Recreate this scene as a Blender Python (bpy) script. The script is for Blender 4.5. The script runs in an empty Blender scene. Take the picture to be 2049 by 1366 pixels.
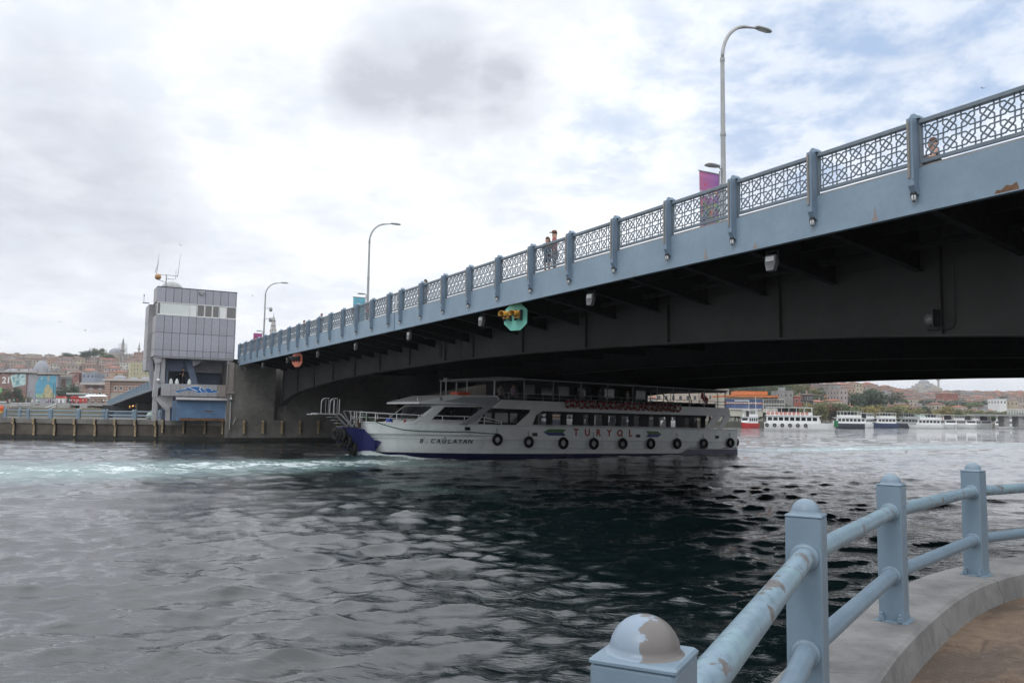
import bpy, math, random
import numpy as np
from mathutils import Vector, Matrix

random.seed(7)
rng = np.random.default_rng(7)
scene = bpy.context.scene
C = scene.collection
PI = math.pi

# ------------------------------------------------------------------ camera
EYE = 3.05
PITCH, ROLL = math.radians(5.085), 0.0145
_R = Vector((1, 0, 0)); _U = Vector((0, -math.sin(PITCH), math.cos(PITCH))); _F = Vector((0, math.cos(PITCH), math.sin(PITCH)))
_c, _s = math.cos(ROLL), math.sin(ROLL)
CR = _c * _R + _s * _U; CU = -_s * _R + _c * _U
cam_data = bpy.data.cameras.new('camera')
cam_data.sensor_width = 22.3; cam_data.lens = 18.0
cam_data.clip_start = 0.05; cam_data.clip_end = 12000
cam = bpy.data.objects.new('camera', cam_data); C.objects.link(cam)
cam.matrix_world = Matrix(((CR.x, CU.x, -_F.x, 0), (CR.y, CU.y, -_F.y, 0), (CR.z, CU.z, -_F.z, EYE), (0, 0, 0, 1)))
scene.camera = cam

# ------------------------------------------------------------------ light and sky
SUN_EL, SUN_AZ = math.radians(48), math.radians(215)      # azimuth clockwise from +Y: behind and to one side of the camera
scene.view_settings.view_transform = 'Standard'
scene.view_settings.look = 'None'
scene.view_settings.gamma = 1.0
scene.view_settings.use_curve_mapping = False
scene.view_settings.exposure = 0.38
sd = bpy.data.lights.new('sun', 'SUN'); sd.energy = 0.5; sd.angle = math.radians(14); sd.color = (1.0, 0.96, 0.9)
sun = bpy.data.objects.new('sun', sd); C.objects.link(sun)
_sd = Vector((math.sin(SUN_AZ) * math.cos(SUN_EL), math.cos(SUN_AZ) * math.cos(SUN_EL), math.sin(SUN_EL)))
sun.rotation_euler = _sd.to_track_quat('Z', 'Y').to_euler()

world = bpy.data.worlds.new('World'); scene.world = world; world.use_nodes = True
wt = world.node_tree; wn = wt.nodes; wl = wt.links
wn.clear()
SKY_STRENGTH = 0.1

class NT:
    """small helper for building node trees"""
    def __init__(s, tree): s.t = tree; s.n = tree.nodes; s.l = tree.links
    def new(s, typ, **kw):
        nd = s.n.new(typ)
        for k, v in kw.items(): setattr(nd, k, v)
        return nd
    def put(s, sock, v):
        if hasattr(v, 'links') or isinstance(v, bpy.types.NodeSocket): s.l.new(v, sock)
        else: sock.default_value = v
    def m(s, op, a, b=None, c=None, clamp=False):
        nd = s.new('ShaderNodeMath', operation=op, use_clamp=clamp)
        s.put(nd.inputs[0], a)
        if b is not None: s.put(nd.inputs[1], b)
        if c is not None: s.put(nd.inputs[2], c)
        return nd.outputs[0]
    def vm(s, op, a, b=None, scale=None):
        nd = s.new('ShaderNodeVectorMath', operation=op)
        s.put(nd.inputs[0], a)
        if b is not None: s.put(nd.inputs[1], b)
        if scale is not None: s.put(nd.inputs['Scale'], scale)
        return nd.outputs['Value'] if op in ('DOT_PRODUCT', 'LENGTH', 'DISTANCE') else nd.outputs[0]
    def mix(s, f, a, b):
        nd = s.new('ShaderNodeMix', data_type='RGBA')
        s.put(nd.inputs['Factor'], f); s.put(nd.inputs[6], a); s.put(nd.inputs[7], b)
        return nd.outputs[2]
    def noise(s, vec, scale, detail=4, rough=.55, dist=0.0):
        nd = s.new('ShaderNodeTexNoise')
        s.put(nd.inputs['Vector'], vec); nd.inputs['Scale'].default_value = scale
        nd.inputs['Detail'].default_value = detail; nd.inputs['Roughness'].default_value = rough
        nd.inputs['Distortion'].default_value = dist
        return nd.outputs[0]
    def ramp(s, f, lo, hi, a=0.0, b=1.0):
        nd = s.new('ShaderNodeMapRange', interpolation_type='SMOOTHSTEP')
        s.put(nd.inputs[0], f); nd.inputs[1].default_value = lo; nd.inputs[2].default_value = hi
        nd.inputs[3].default_value = a; nd.inputs[4].default_value = b
        return nd.outputs[0]
    def scale(s, vec, xyz):
        nd = s.new('ShaderNodeMapping'); s.put(nd.inputs[0], vec); nd.inputs['Scale'].default_value = xyz
        return nd.outputs[0]

def pix_dir(x, y):
    """direction of a sky feature, read off the photograph"""
    d = _F + CR * ((x - 1024.5) / 1654.0) - CU * ((y - 683.0) / 1654.0)
    return d.normalized()

def build_sky():
    N = NT(wt)
    out = N.new('ShaderNodeOutputWorld'); bg = N.new('ShaderNodeBackground')
    bg.inputs['Strength'].default_value = SKY_STRENGTH
    wl.new(bg.outputs[0], out.inputs[0])
    sky = N.new('ShaderNodeTexSky', sky_type='NISHITA')
    sky.sun_disc = False; sky.sun_elevation = SUN_EL; sky.sun_rotation = SUN_AZ
    sky.air_density = 1.0; sky.dust_density = 2.0; sky.ozone_density = 1.0
    tc = N.new('ShaderNodeTexCoord'); D = tc.outputs['Generated']
    sep = N.new('ShaderNodeSeparateXYZ'); wl.new(D, sep.inputs[0])
    z = N.m('MAXIMUM', sep.outputs[2], 0.0)
    k = N.m('DIVIDE', 1.0, N.m('ADD', z, 0.22))
    P = N.vm('SCALE', D, scale=k)                                   # cloud-deck coordinates: flatter near the horizon
    warp = N.noise(P, 2.2, 3)
    Pw = N.vm('ADD', P, N.vm('SCALE', tc.outputs['Generated'], scale=N.m('MULTIPLY', warp, 0.25)))
    n1 = N.noise(Pw, 2.6, 9, .6)
    n2 = N.noise(Pw, 1.1, 6, .5)
    n3 = N.noise(N.scale(Pw, (1.0, 1.0, 2.2)), 6.5, 8, .62)
    def blob(px, py, radx, soft=1.0):
        d = pix_dir(px, py)
        dist = N.vm('DISTANCE', D, tuple(d))
        w = N.m('ADD', dist, N.m('MULTIPLY', N.m('SUBTRACT', n1, 0.5), 0.72 * radx))
        return N.ramp(w, radx * (1 - .75 * soft), radx * (1 + .45 * soft), 1.0, 0.0)
    # grey cloud bases
    g = None
    for a in ((760, 165, .07, 1.0), (880, 160, .08, 1.0), (1010, 175, .065, 1.0), (900, 225, .07, 1.0), (170, 350, .11, 1.0), (40, 400, .12, 1.0), (250, 430, .10, 1.1), (90, 260, .09, 1.1), (640, 440, .08, 1.2), (1000, 400, .05, 1.3), (420, 110, .08, 1.3)):
        b = blob(*a)
        wgt = 1.0 if a[0] in (760, 880, 1010, 870) else (.82 if a[0] in (170, 40, 250, 90) else .3)
        b = N.m('MULTIPLY', b, wgt)
        g = b if g is None else N.m('MAXIMUM', g, b)
    g_all = N.m('MAXIMUM', g, N.m('MULTIPLY', N.ramp(n2, .46, .74), .34))
    g_all = N.m('MULTIPLY', g_all, N.ramp(n3, .25, .72, .55, 1.12))
    base = N.mix(N.ramp(N.m('ADD', N.m('MULTIPLY', n1, .6), N.m('MULTIPLY', n3, .4)), .36, .62), (7.0, 7.4, 8.1, 1), (9.7, 9.9, 10.2, 1))
    cloud = N.mix(g_all, base, (4.9, 5.15, 5.8, 1))
    hz = N.ramp(sep.outputs[2], 0.0, 0.2, .8, 0.0)
    cloud = N.mix(hz, cloud, (6.8, 7.05, 7.45, 1))
    cloud = N.vm('SCALE', cloud, scale=N.ramp(sep.outputs[2], .40, .85, 1.0, 1.55))        # an overcast sky brightens towards the zenith
    # openings of blue
    op = None
    for a in ((1700, 60, .17, 1.2), (1900, 150, .14, 1.2), (1600, 210, .14, 1.3), (1240, 250, .08, 1.4), (1980, 20, .16, 1.2), (1340, 130, .09, 1.4)):
        b = N.m('MULTIPLY', blob(*a), 1.0 if a[0] > 1500 else .55)
        op = b if op is None else N.m('MAXIMUM', op, b)
    wisps = N.ramp(n3, .36, .62)
    op = N.m('MULTIPLY', op, N.m('SUBTRACT', 1.0, N.m('MULTIPLY', wisps, .6)))
    op = N.m('ADD', op, N.m('MULTIPLY', N.ramp(n2, .36, .27), .5), clamp=True)
    blue = N.mix(.82, N.vm('SCALE', sky.outputs[0], scale=.95), (3.75, 5.0, 7.1, 1))
    final = N.mix(N.m('MULTIPLY', op, .95), cloud, blue)
    low = N.ramp(sep.outputs[2], -0.02, 0.0, 0.0, 1.0)
    final = N.mix(low, (1.2, 1.3, 1.3, 1), final)
    wl.new(final, bg.inputs['Color'])
build_sky()

# ------------------------------------------------------------------ mesh helpers
class MB:
    """collects shapes and links them as ONE mesh object"""
    def __init__(s): s.v = []; s.f = []; s.m = []; s.sm = []
    def add(s, vs, fs, mi=0, smooth=False):
        o = len(s.v); s.v.extend(tuple(p) for p in vs)
        for f in fs: s.f.append(tuple(i + o for i in f)); s.m.append(mi); s.sm.append(smooth)
        return s
    def box(s, lo, hi, mi=0):
        (a, b, c), (d, e, f) = lo, hi
        vs = [(a, b, c), (d, b, c), (d, e, c), (a, e, c), (a, b, f), (d, b, f), (d, e, f), (a, e, f)]
        return s.add(vs, [(3, 2, 1, 0), (4, 5, 6, 7), (0, 1, 5, 4), (1, 2, 6, 5), (2, 3, 7, 6), (3, 0, 4, 7)], mi)
    def bbox(s, lo, hi, r=.01, mi=0):
        """box with chamfered vertical and top edges"""
        (a, b, c), (d, e, f) = lo, hi
        def ring(i, z): return [(a + i, b, z), (d - i, b, z), (d, b + i, z), (d, e - i, z), (d - i, e, z), (a + i, e, z), (a, e - i, z), (a, b + i, z)]
        top = [(x + (r if x < (a + d) / 2 else -r), y + (r if y < (b + e) / 2 else -r), z) for x, y, z in ring(r, f)]
        vs = ring(r, c) + ring(r, f - r) + top
        fs = [tuple(range(7, -1, -1)), tuple(range(16, 24))]
        for k in (0, 8):
            fs += [(k + i, k + (i + 1) % 8, k + 8 + (i + 1) % 8, k + 8 + i) for i in range(8)]
        return s.add(vs, fs, mi)
    def prism(s, poly, z0, z1, mi=0, fr=None):
        """polygon (list of 2D) extruded z0..z1; fr maps (x, y, z) to the mesh frame"""
        n = len(poly); g = fr or (lambda x, y, z: (x, y, z))
        vs = [g(x, y, z0) for x, y in poly] + [g(x, y, z1) for x, y in poly]
        fs = [tuple(range(n - 1, -1, -1)), tuple(range(n, 2 * n))] + [(i, (i + 1) % n, n + (i + 1) % n, n + i) for i in range(n)]
        return s.add(vs, fs, mi)
    def tube(s, pts, r, n=8, mi=0, cap=True, smooth=True, ph=0.0):
        pts = [Vector(p) for p in pts]; m = len(pts)
        rs = r if isinstance(r, (list, tuple)) else [r] * m
        vs = []; up = None
        for i, p in enumerate(pts):
            d = (pts[min(i + 1, m - 1)] - pts[max(i - 1, 0)]).normalized()
            if up is None:
                up = Vector((0, 0, 1)) if abs(d.z) < .9 else Vector((1, 0, 0))
            a = d.cross(up)
            if a.length < 1e-4: a = d.cross(Vector((1, .3, 0)))
            a.normalize(); b = a.cross(d).normalized(); up = b
            for k in range(n):
                t = 2 * PI * k / n + ph
                vs.append(p + (a * math.cos(t) + b * math.sin(t)) * rs[i])
        fs = [(i * n + k, i * n + (k + 1) % n, (i + 1) * n + (k + 1) % n, (i + 1) * n + k) for i in range(m - 1) for k in range(n)]
        s.add(vs, fs, mi, smooth)
        if cap:
            s.add(vs[:n], [tuple(range(n - 1, -1, -1))], mi); s.add(vs[-n:], [tuple(range(n))], mi)
        return s
    def bar(s, a, b, t, mi=0): return s.tube([a, b], t * .7071, 4, mi, True, False, PI / 4)
    def lathe(s, prof, n=16, c=(0, 0, 0), mi=0, smooth=True, axis='z', sc=(1, 1)):
        vs = []
        for r, z in prof:
            for k in range(n):
                t = 2 * PI * k / n
                x, y = r * math.cos(t) * sc[0], r * math.sin(t) * sc[1]
                p = (x, y, z) if axis == 'z' else ((z, x, y) if axis == 'x' else (x, z, y))
                vs.append((p[0] + c[0], p[1] + c[1], p[2] + c[2]))
        m = len(prof)
        fs = [(i * n + k, i * n + (k + 1) % n, (i + 1) * n + (k + 1) % n, (i + 1) * n + k) for i in range(m - 1) for k in range(n)]
        s.add(vs, fs, mi, smooth)
        s.add(vs[:n], [tuple(range(n - 1, -1, -1))], mi); s.add(vs[-n:], [tuple(range(n))], mi)
        return s
    def torus(s, c, R, r, axis='y', n=18, k=8, mi=0):
        vs = []
        for i in range(n):
            a = 2 * PI * i / n
            for j in range(k):
                b = 2 * PI * j / k
                x, z, y = (R + r * math.cos(b)) * math.cos(a), (R + r * math.cos(b)) * math.sin(a), r * math.sin(b)
                p = {'y': (x, y, z), 'x': (y, x, z), 'z': (x, z, y)}[axis]
                vs.append((p[0] + c[0], p[1] + c[1], p[2] + c[2]))
        fs = [(i * k + j, i * k + (j + 1) % k, ((i + 1) % n) * k + (j + 1) % k, ((i + 1) % n) * k + j) for i in range(n) for j in range(k)]
        return s.add(vs, fs, mi, True)
    def quad(s, a, b, c, d, mi=0): return s.add([a, b, c, d], [(0, 1, 2, 3)], mi)
    def mesh(s, name, mats):
        me = bpy.data.meshes.new(name); me.from_pydata(s.v, [], s.f)
        for mm in (mats if isinstance(mats, (list, tuple)) else [mats]): me.materials.append(mm)
        me.polygons.foreach_set('material_index', s.m); me.polygons.foreach_set('use_smooth', s.sm)
        me.update(); return me
    def build(s, name, mats, parent=None, loc=(0, 0, 0), rz=0.0):
        return place(name, s.mesh(name, mats), parent, loc, rz)

def place(name, me, parent=None, loc=(0, 0, 0), rz=0.0, rot=None, sc=None):
    o = bpy.data.objects.new(name, me); C.objects.link(o)
    if parent is not None: o.parent = parent
    o.location = loc; o.rotation_euler = rot or (0, 0, rz)
    if sc is not None: o.scale = (sc, sc, sc) if isinstance(sc, (int, float)) else sc
    return o

def tag(o, label=None, cat=None, group=None, kind=None):
    if label: o['label'] = label
    if cat: o['category'] = cat
    if group: o['group'] = group
    if kind: o['kind'] = kind
    return o

def thing(name, label, cat, loc=(0, 0, 0), rz=0.0, group=None):
    return tag(place(name, None, None, loc, rz), label, cat, group)

def fix_normals(o):
    import bmesh
    bm = bmesh.new(); bm.from_mesh(o.data); bmesh.ops.recalc_face_normals(bm, faces=bm.faces); bm.to_mesh(o.data); bm.free()
    return o

def copy_tree(o, parent=None, label=None):
    c = o.copy(); C.objects.link(c)
    if parent is not None: c.parent = parent
    if label: c['label'] = label
    for ch in list(o.children): copy_tree(ch, c)
    return c

def text_mesh(body, size, extrude, m, name, shear=0.0, bold=0.0):
    cu = bpy.data.curves.new(name, 'FONT'); cu.body = body; cu.size = size; cu.extrude = extrude; cu.align_x = 'CENTER'; cu.align_y = 'CENTER'; cu.shear = shear; cu.offset = bold; cu.resolution_u = 3
    o = bpy.data.objects.new(name, cu); C.objects.link(o); bpy.context.view_layer.update()
    me = bpy.data.meshes.new_from_object(o.evaluated_get(bpy.context.evaluated_depsgraph_get()))
    bpy.data.objects.remove(o); me.materials.clear(); me.materials.append(m); return me

# ------------------------------------------------------------------ materials
def mat(name, col, rough=.6, var=.12, vscale=3.0, metal=0.0, bump=0.0, bscale=30.0, streak=0.0, streak_col=(.12, .09, .06), spec=.5, chips=0.0, chip_col=(.3, .26, .23), chip_scale=6.0, coords='Object', objvar=0.0, older=None, trans=0.0, alpha=1.0):
    m = bpy.data.materials.new(name); m.use_nodes = True
    N = NT(m.node_tree); p = N.n['Principled BSDF']
    tc = N.new('ShaderNodeTexCoord'); v = tc.outputs[coords]
    c0 = tuple(col) + (1,)
    f = N.noise(v, vscale, 6, .6)
    f2 = N.noise(v, vscale * 7.3, 3, .6)
    f = N.m('ADD', N.m('MULTIPLY', f, .7), N.m('MULTIPLY', f2, .3))
    lo = tuple(max(0, x * (1 - 2 * var)) for x in col) + (1,); hi = tuple(min(1, x * (1 + 2 * var)) for x in col) + (1,)
    color = N.mix(N.ramp(f, .25, .75), lo, hi)
    if streak:
        sv = N.scale(v, (1, 1, .09))
        sn = N.noise(sv, vscale * 2.2, 5, .65)
        blot = N.noise(v, vscale * .55, 3)
        sf = N.m('MULTIPLY', N.ramp(sn, .5, .78), N.ramp(blot, .38, .7))
        color = N.mix(N.m('MULTIPLY', sf, streak), color, tuple(streak_col) + (1,))
    rsock = rough
    if objvar:
        oi = N.new('ShaderNodeObjectInfo'); color = N.vm('SCALE', color, scale=N.m('MULTIPLY_ADD', oi.outputs['Random'], 2 * objvar, 1 - objvar))
    if older:                                                          # an earlier coat showing through in brushed patches
        on = N.noise(N.scale(v, (1, 1, 1)), 5.5, 6, .65, .8); color = N.mix(N.m('MULTIPLY', N.ramp(on, .50, .62), .6), color, tuple(older) + (1,))
    if chips:
        cn = N.noise(v, chip_scale, 7, .58); cb = N.noise(v, chip_scale * .3, 2)
        cf = N.ramp(N.m('ADD', N.m('MULTIPLY', cn, .55), N.m('MULTIPLY', cb, .45)), .62 - .12 * chips, .635 - .12 * chips)
        color = N.mix(cf, color, tuple(chip_col) + (1,))
    m.node_tree.links.new(color, p.inputs['Base Color'])
    rn = N.ramp(f2, .3, .7, max(.03, rough - .08), min(1, rough + .08))
    m.node_tree.links.new(rn, p.inputs['Roughness'])
    p.inputs['Metallic'].default_value = metal
    p.inputs['Specular IOR Level'].default_value = spec
    if trans: p.inputs['Transmission Weight'].default_value = trans
    if alpha < 1: p.inputs['Alpha'].default_value = alpha
    if bump:
        b = N.new('ShaderNodeBump'); b.inputs['Strength'].default_value = bump; b.inputs['Distance'].default_value = .02
        m.node_tree.links.new(N.noise(v, bscale, 5, .6), b.inputs['Height'])
        m.node_tree.links.new(b.outputs[0], p.inputs['Normal'])
    return m

def glow(name, col, e):
    m = mat(name, col); p = m.node_tree.nodes['Principled BSDF']
    p.inputs['Emission Color'].default_value = tuple(col) + (1,); p.inputs['Emission Strength'].default_value = e
    return m

M = {}
M['bridge_blue'] = mat('bridge_blue_paint', (.21, .29, .365), .5, .07, .9, streak=.35, streak_col=(.15, .17, .19), bump=.05, bscale=14)
M['post_blue'] = mat('post_blue_paint', (.175, .24, .315), .45, .08, 1.5)
M['rail_grey'] = mat('grey_blue_paint', (.145, .185, .22), .5, .1, 2.5)
M['strip'] = mat('bronze_strip', (.24, .22, .19), .4, .12, 3)
M['cage'] = mat('dark_lamp_cage', (.03, .032, .035), .5)
M['glass_white'] = mat('frosted_lamp_glass', (.62, .63, .62), .25, .05)
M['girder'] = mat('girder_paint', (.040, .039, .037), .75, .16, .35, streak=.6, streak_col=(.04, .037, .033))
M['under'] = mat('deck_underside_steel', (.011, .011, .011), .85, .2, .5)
M['asphalt'] = mat('asphalt', (.055, .055, .055), .9, .15, 4)
M['rust'] = mat('rust', (.16, .085, .045), .85, .3, 6)
M['bare'] = mat('bare_primer', (.27, .235, .215), .7, .1, 3)
M['concrete'] = mat('stained_concrete', (.165, .158, .146), .85, .22, .28, streak=.75, streak_col=(.06, .055, .05), bump=.25, bscale=5)
M['concrete_dark'] = mat('damp_and_shaded_concrete', (.115, .105, .085), .8, .35, .5, streak=.8, streak_col=(.05, .035, .02), bump=.3, bscale=4)  # damp on the quay wall; its dark tone is painted shade on the second pier
M['concrete_light'] = mat('kerb_concrete', (.31, .305, .295), .8, .16, 1.3, streak=.2, streak_col=(.15, .15, .14), bump=.18, bscale=60)
M['weed'] = mat('tide_mark_weed', (.02, .02, .017), .6, .3, 2)
M['fender_yellow'] = mat('weathered_yellow_fender', (.40, .30, .16), .75, .3, 1.6, streak=.8, streak_col=(.13, .08, .045))
M['fender_dark'] = mat('dark_rubber', (.016, .015, .014), .65, .25, 5)
M['galv'] = mat('galvanised_steel', (.36, .37, .37), .45, .1, 2, metal=.3)
M['panel'] = mat('tower_metal_panel', (.33, .335, .375), .42, .08, .6, streak=.5, streak_col=(.15, .145, .14), objvar=.07, bump=.05, bscale=3)
M['panel_side'] = mat('tower_side_panel', (.34, .34, .35), .5, .12, .6, objvar=.07, streak=.6, streak_col=(.2, .19, .17))
M['joint'] = mat('panel_joint', (.035, .035, .042), .7)
M['white'] = mat('white_paint', (.74, .75, .74), .4, .04, 2, streak=.12, streak_col=(.45, .42, .36))
M['blind'] = mat('pale_window_blind', (.66, .69, .66), .5, .05, 1)
M['winglass'] = mat('dim_window_glass', (.16, .155, .15), .15, .08, 1)
M['glass'] = mat('dark_window_glass', (.014, .015, .017), .06, .1, 1)
M['black'] = mat('black_rubber', (.007, .007, .0075), .65, .25, 8, spec=.25)
M['kiosk_blue'] = mat('faded_blue_panel', (.11, .20, .33), .55, .1, 1, streak=.55, streak_col=(.2, .12, .07))
M['graf_blue'] = mat('graffiti_blue', (.025, .15, .42), .6, .1, 2)
M['rail_blue'] = mat('railing_blue_paint', (.165, .232, .292), .38, .05, 2.5, bump=.06, bscale=28, spec=.5)
M['rail_blue_worn'] = mat('worn_railing_blue_paint', (.19, .27, .33), .35, .09, 4, chips=.5, chip_col=(.145, .137, .132), chip_scale=12, older=(.215, .335, .365), bump=.05, bscale=30)
M['dome_chipped'] = mat('chipped_dome_paint', (.21, .27, .34), .4, .05, 3, bump=.06, bscale=30)
M['orange'] = mat('orange_paint', (.62, .09, .02), .5)
M['red'] = mat('red_paint', (.5, .03, .025), .5, .1)
M['darkred'] = mat('dark_red_plastic', (.33, .02, .02), .5, .15, 4)
M['letter_red'] = mat('letter_red', (.42, .035, .025), .5)
M['letter_dark'] = mat('letter_dark', (.03, .035, .05), .5)
M['green'] = mat('arrow_green', (.06, .2, .045), .5)
M['blue'] = mat('arrow_blue', (.035, .06, .24), .5)
M['navy'] = mat('navy_hull', (.012, .016, .07), .4, .15, 1)
M['bow_blue'] = mat('bow_blue', (.009, .012, .11), .4, .12, 1)
M['hull'] = mat('ferry_white_hull', (.84, .88, .87), .4, .06, .5, streak=.5, streak_col=(.38, .38, .34))
M['ferry_white'] = mat('ferry_white_paint', (.82, .83, .82), .4, .04, 1, streak=.2, streak_col=(.42, .42, .4))
M['ferry_grey'] = mat('ferry_grey_paint', (.36, .38, .39), .5, .06, 1)
M['canopy'] = mat('canopy_canvas', (.42, .43, .42), .7, .08, 2)
M['dark'] = mat('dark_interior', (.02, .02, .022), .7)
M['seat'] = mat('dark_blue_seat', (.02, .024, .035), .6)
M['rope'] = mat('green_rope', (.06, .13, .09), .9, .2, 8)
M['wood'] = mat('brown_wood', (.1, .06, .035), .7, .2, 3)
M['yellow'] = mat('signal_yellow', (.62, .33, .055), .45, .1, 4)
M['turq'] = mat('turquoise_board', (.17, .53, .43), .5, .06, 2)
M['salmon'] = mat('salmon_board', (.6, .17, .1), .5, .1, 2)
def chipped_dome():
    m = M['dome_chipped']; N = NT(m.node_tree); p = N.n['Principled BSDF']; base = p.inputs['Base Color'].links[0].from_socket
    v = N.new('ShaderNodeTexCoord').outputs['Object']; s = N.new('ShaderNodeSeparateXYZ'); N.l.new(v, s.inputs[0])
    # the bare patch lies on one side of the dome, with a ragged edge
    side_ = N.m('ADD', N.m('MULTIPLY', s.outputs[0], 9.0), N.m('MULTIPLY', N.m('SUBTRACT', N.noise(v, 26, 6, .6), .5), 1.5))
    c = N.mix(N.ramp(side_, .05, .09), base, (.135, .125, .118, 1))
    N.l.new(c, p.inputs['Base Color'])
chipped_dome()
M['dusk'] = mat('dusky_blue_panel', (.13, .16, .23), .6, .1, 1)
M['skin'] = mat('skin', (.42, .25, .18), .6, .05)
M['hair'] = mat('dark_hair', (.02, .016, .013), .6)

# ------------------------------------------------------------------ frames of the big things
BU = np.array([-.4877, .873]); BW = np.array([.873, .4877]); BP = np.array([8.85, 17.79])   # along the bridge (away), across it, its origin
BRIDGE_RZ = math.atan2(-.873, .4877)
def bw(t, o, h=0.0):
    q = BP + BU * t + BW * o
    return (float(q[0]), float(q[1]), h)
BA = np.array([.837, .548]); BA /= np.linalg.norm(BA); BS = np.array([-11.3, 55.8])           # the near ferry: bow to stern
FERRY_RZ = math.atan2(BA[1], BA[0])
def fw(s, b, h=0.0):
    q = BS + BA * s + np.array([-BA[1], BA[0]]) * b
    return (float(q[0]), float(q[1]), h)

# ------------------------------------------------------------------ water
def seg_dist(X, Y, pts):
    best = np.full(X.shape, 1e9); tt = np.zeros(X.shape); L = 0
    for (x0, y0), (x1, y1) in zip(pts[:-1], pts[1:]):
        dx, dy = x1 - x0, y1 - y0; l2 = dx * dx + dy * dy
        t = np.clip(((X - x0) * dx + (Y - y0) * dy) / l2, 0, 1)
        d = np.hypot(X - x0 - t * dx, Y - y0 - t * dy)
        m = d < best; best = np.where(m, d, best); tt = np.where(m, L + t, tt); L += 1
    return best, tt

def water_material():
    m = bpy.data.materials.new('sea_water'); m.use_nodes = True
    N = NT(m.node_tree); p = N.n['Principled BSDF']; L = m.node_tree.links
    geo = N.new('ShaderNodeNewGeometry'); P = geo.outputs['Position']
    def attr(nm):
        a = N.new('ShaderNodeAttribute'); a.attribute_name = nm; return a.outputs['Fac']
    churn, foam, calm = attr('churn'), attr('foam'), attr('calm')
    Ps = N.scale(P, (.75, 1.0, 1.0))
    n1 = N.noise(Ps, .55, 8, .68, .6); n2 = N.noise(Ps, 2.3, 6, .7, .9); n3 = N.noise(Ps, 7.5, 3, .6)
    fine = N.m('ADD', N.m('MULTIPLY', n1, .45), N.m('ADD', N.m('MULTIPLY', n2, .4), N.m('MULTIPLY', n3, .15)))
    fo = N.m('ADD', fine, N.m('MULTIPLY', N.m('SUBTRACT', foam, .5), .62))
    fmask = N.ramp(fo, .515, .59)
    cm = N.m('ADD', churn, N.m('MULTIPLY', N.m('SUBTRACT', fine, .5), 1.1))
    cmask = N.m('MULTIPLY', N.ramp(cm, .2, .95), N.m('MULTIPLY', churn, 1.5, clamp=True), clamp=True)
    deep = N.mix(N.noise(P, .05, 3), (.0014, .0048, .0056, 1), (.0034, .0095, .0105, 1))
    col = N.mix(N.m('MULTIPLY', cmask, .85), deep, (.20, .31, .305, 1))
    col = N.mix(fmask, col, (.6, .68, .69, 1))
    L.new(col, p.inputs['Base Color'])
    L.new(N.m('MULTIPLY_ADD', N.m('MAXIMUM', fmask, N.m('MULTIPLY', cmask, .35)), .45, .02), p.inputs['Roughness'])
    p.inputs['IOR'].default_value = 1.75
    # fine ripples
    rot = N.new('ShaderNodeMapping'); L.new(P, rot.inputs[0]); rot.inputs['Rotation'].default_value = (0, 0, .45); rot.inputs['Scale'].default_value = (.55, 1.35, 1)
    def ridged(vec, sc, det):
        n_ = N.noise(vec, sc, det, .62, .7)
        return N.m('SUBTRACT', 1.0, N.m('ABSOLUTE', N.m('MULTIPLY_ADD', n_, 2.0, -1.0)))
    r1 = ridged(rot.outputs[0], 1.5, 4); r2 = N.noise(rot.outputs[0], 4.6, 4, .62, .5); r3 = N.noise(rot.outputs[0], 15.0, 3, .6, .4)
    patch = N.ramp(N.noise(P, .12, 3), .35, .65, .55, 1.25)
    h = N.m('ADD', N.m('MULTIPLY', r1, .018), N.m('ADD', N.m('MULTIPLY', r2, .016), N.m('MULTIPLY', r3, .0065)))
    h = N.m('MULTIPLY', h, patch)
    h = N.m('ADD', h, N.m('MULTIPLY', fine, N.m('MULTIPLY', churn, .14)))
    b = N.new('ShaderNodeBump'); b.inputs['Strength'].default_value = 1.0; b.inputs['Distance'].default_value = 1.0
    L.new(h, b.inputs['Height'])
    # beyond the reach of the fine mesh the same chop tilts the normal directly
    nz = N.new('ShaderNodeTexNoise'); L.new(rot.outputs[0], nz.inputs['Vector']); nz.inputs['Scale'].default_value = .55; nz.inputs['Detail'].default_value = 6; nz.inputs['Roughness'].default_value = .62
    tilt = N.vm('MULTIPLY', N.vm('SUBTRACT', nz.outputs['Color'], (.5, .5, .5)), (.75, 1.15, 0))
    nn = N.vm('NORMALIZE', N.vm('ADD', b.outputs[0], N.vm('SCALE', tilt, scale=N.m('MULTIPLY', calm, .62))))
    L.new(nn, p.inputs['Normal'])
    return m

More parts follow.
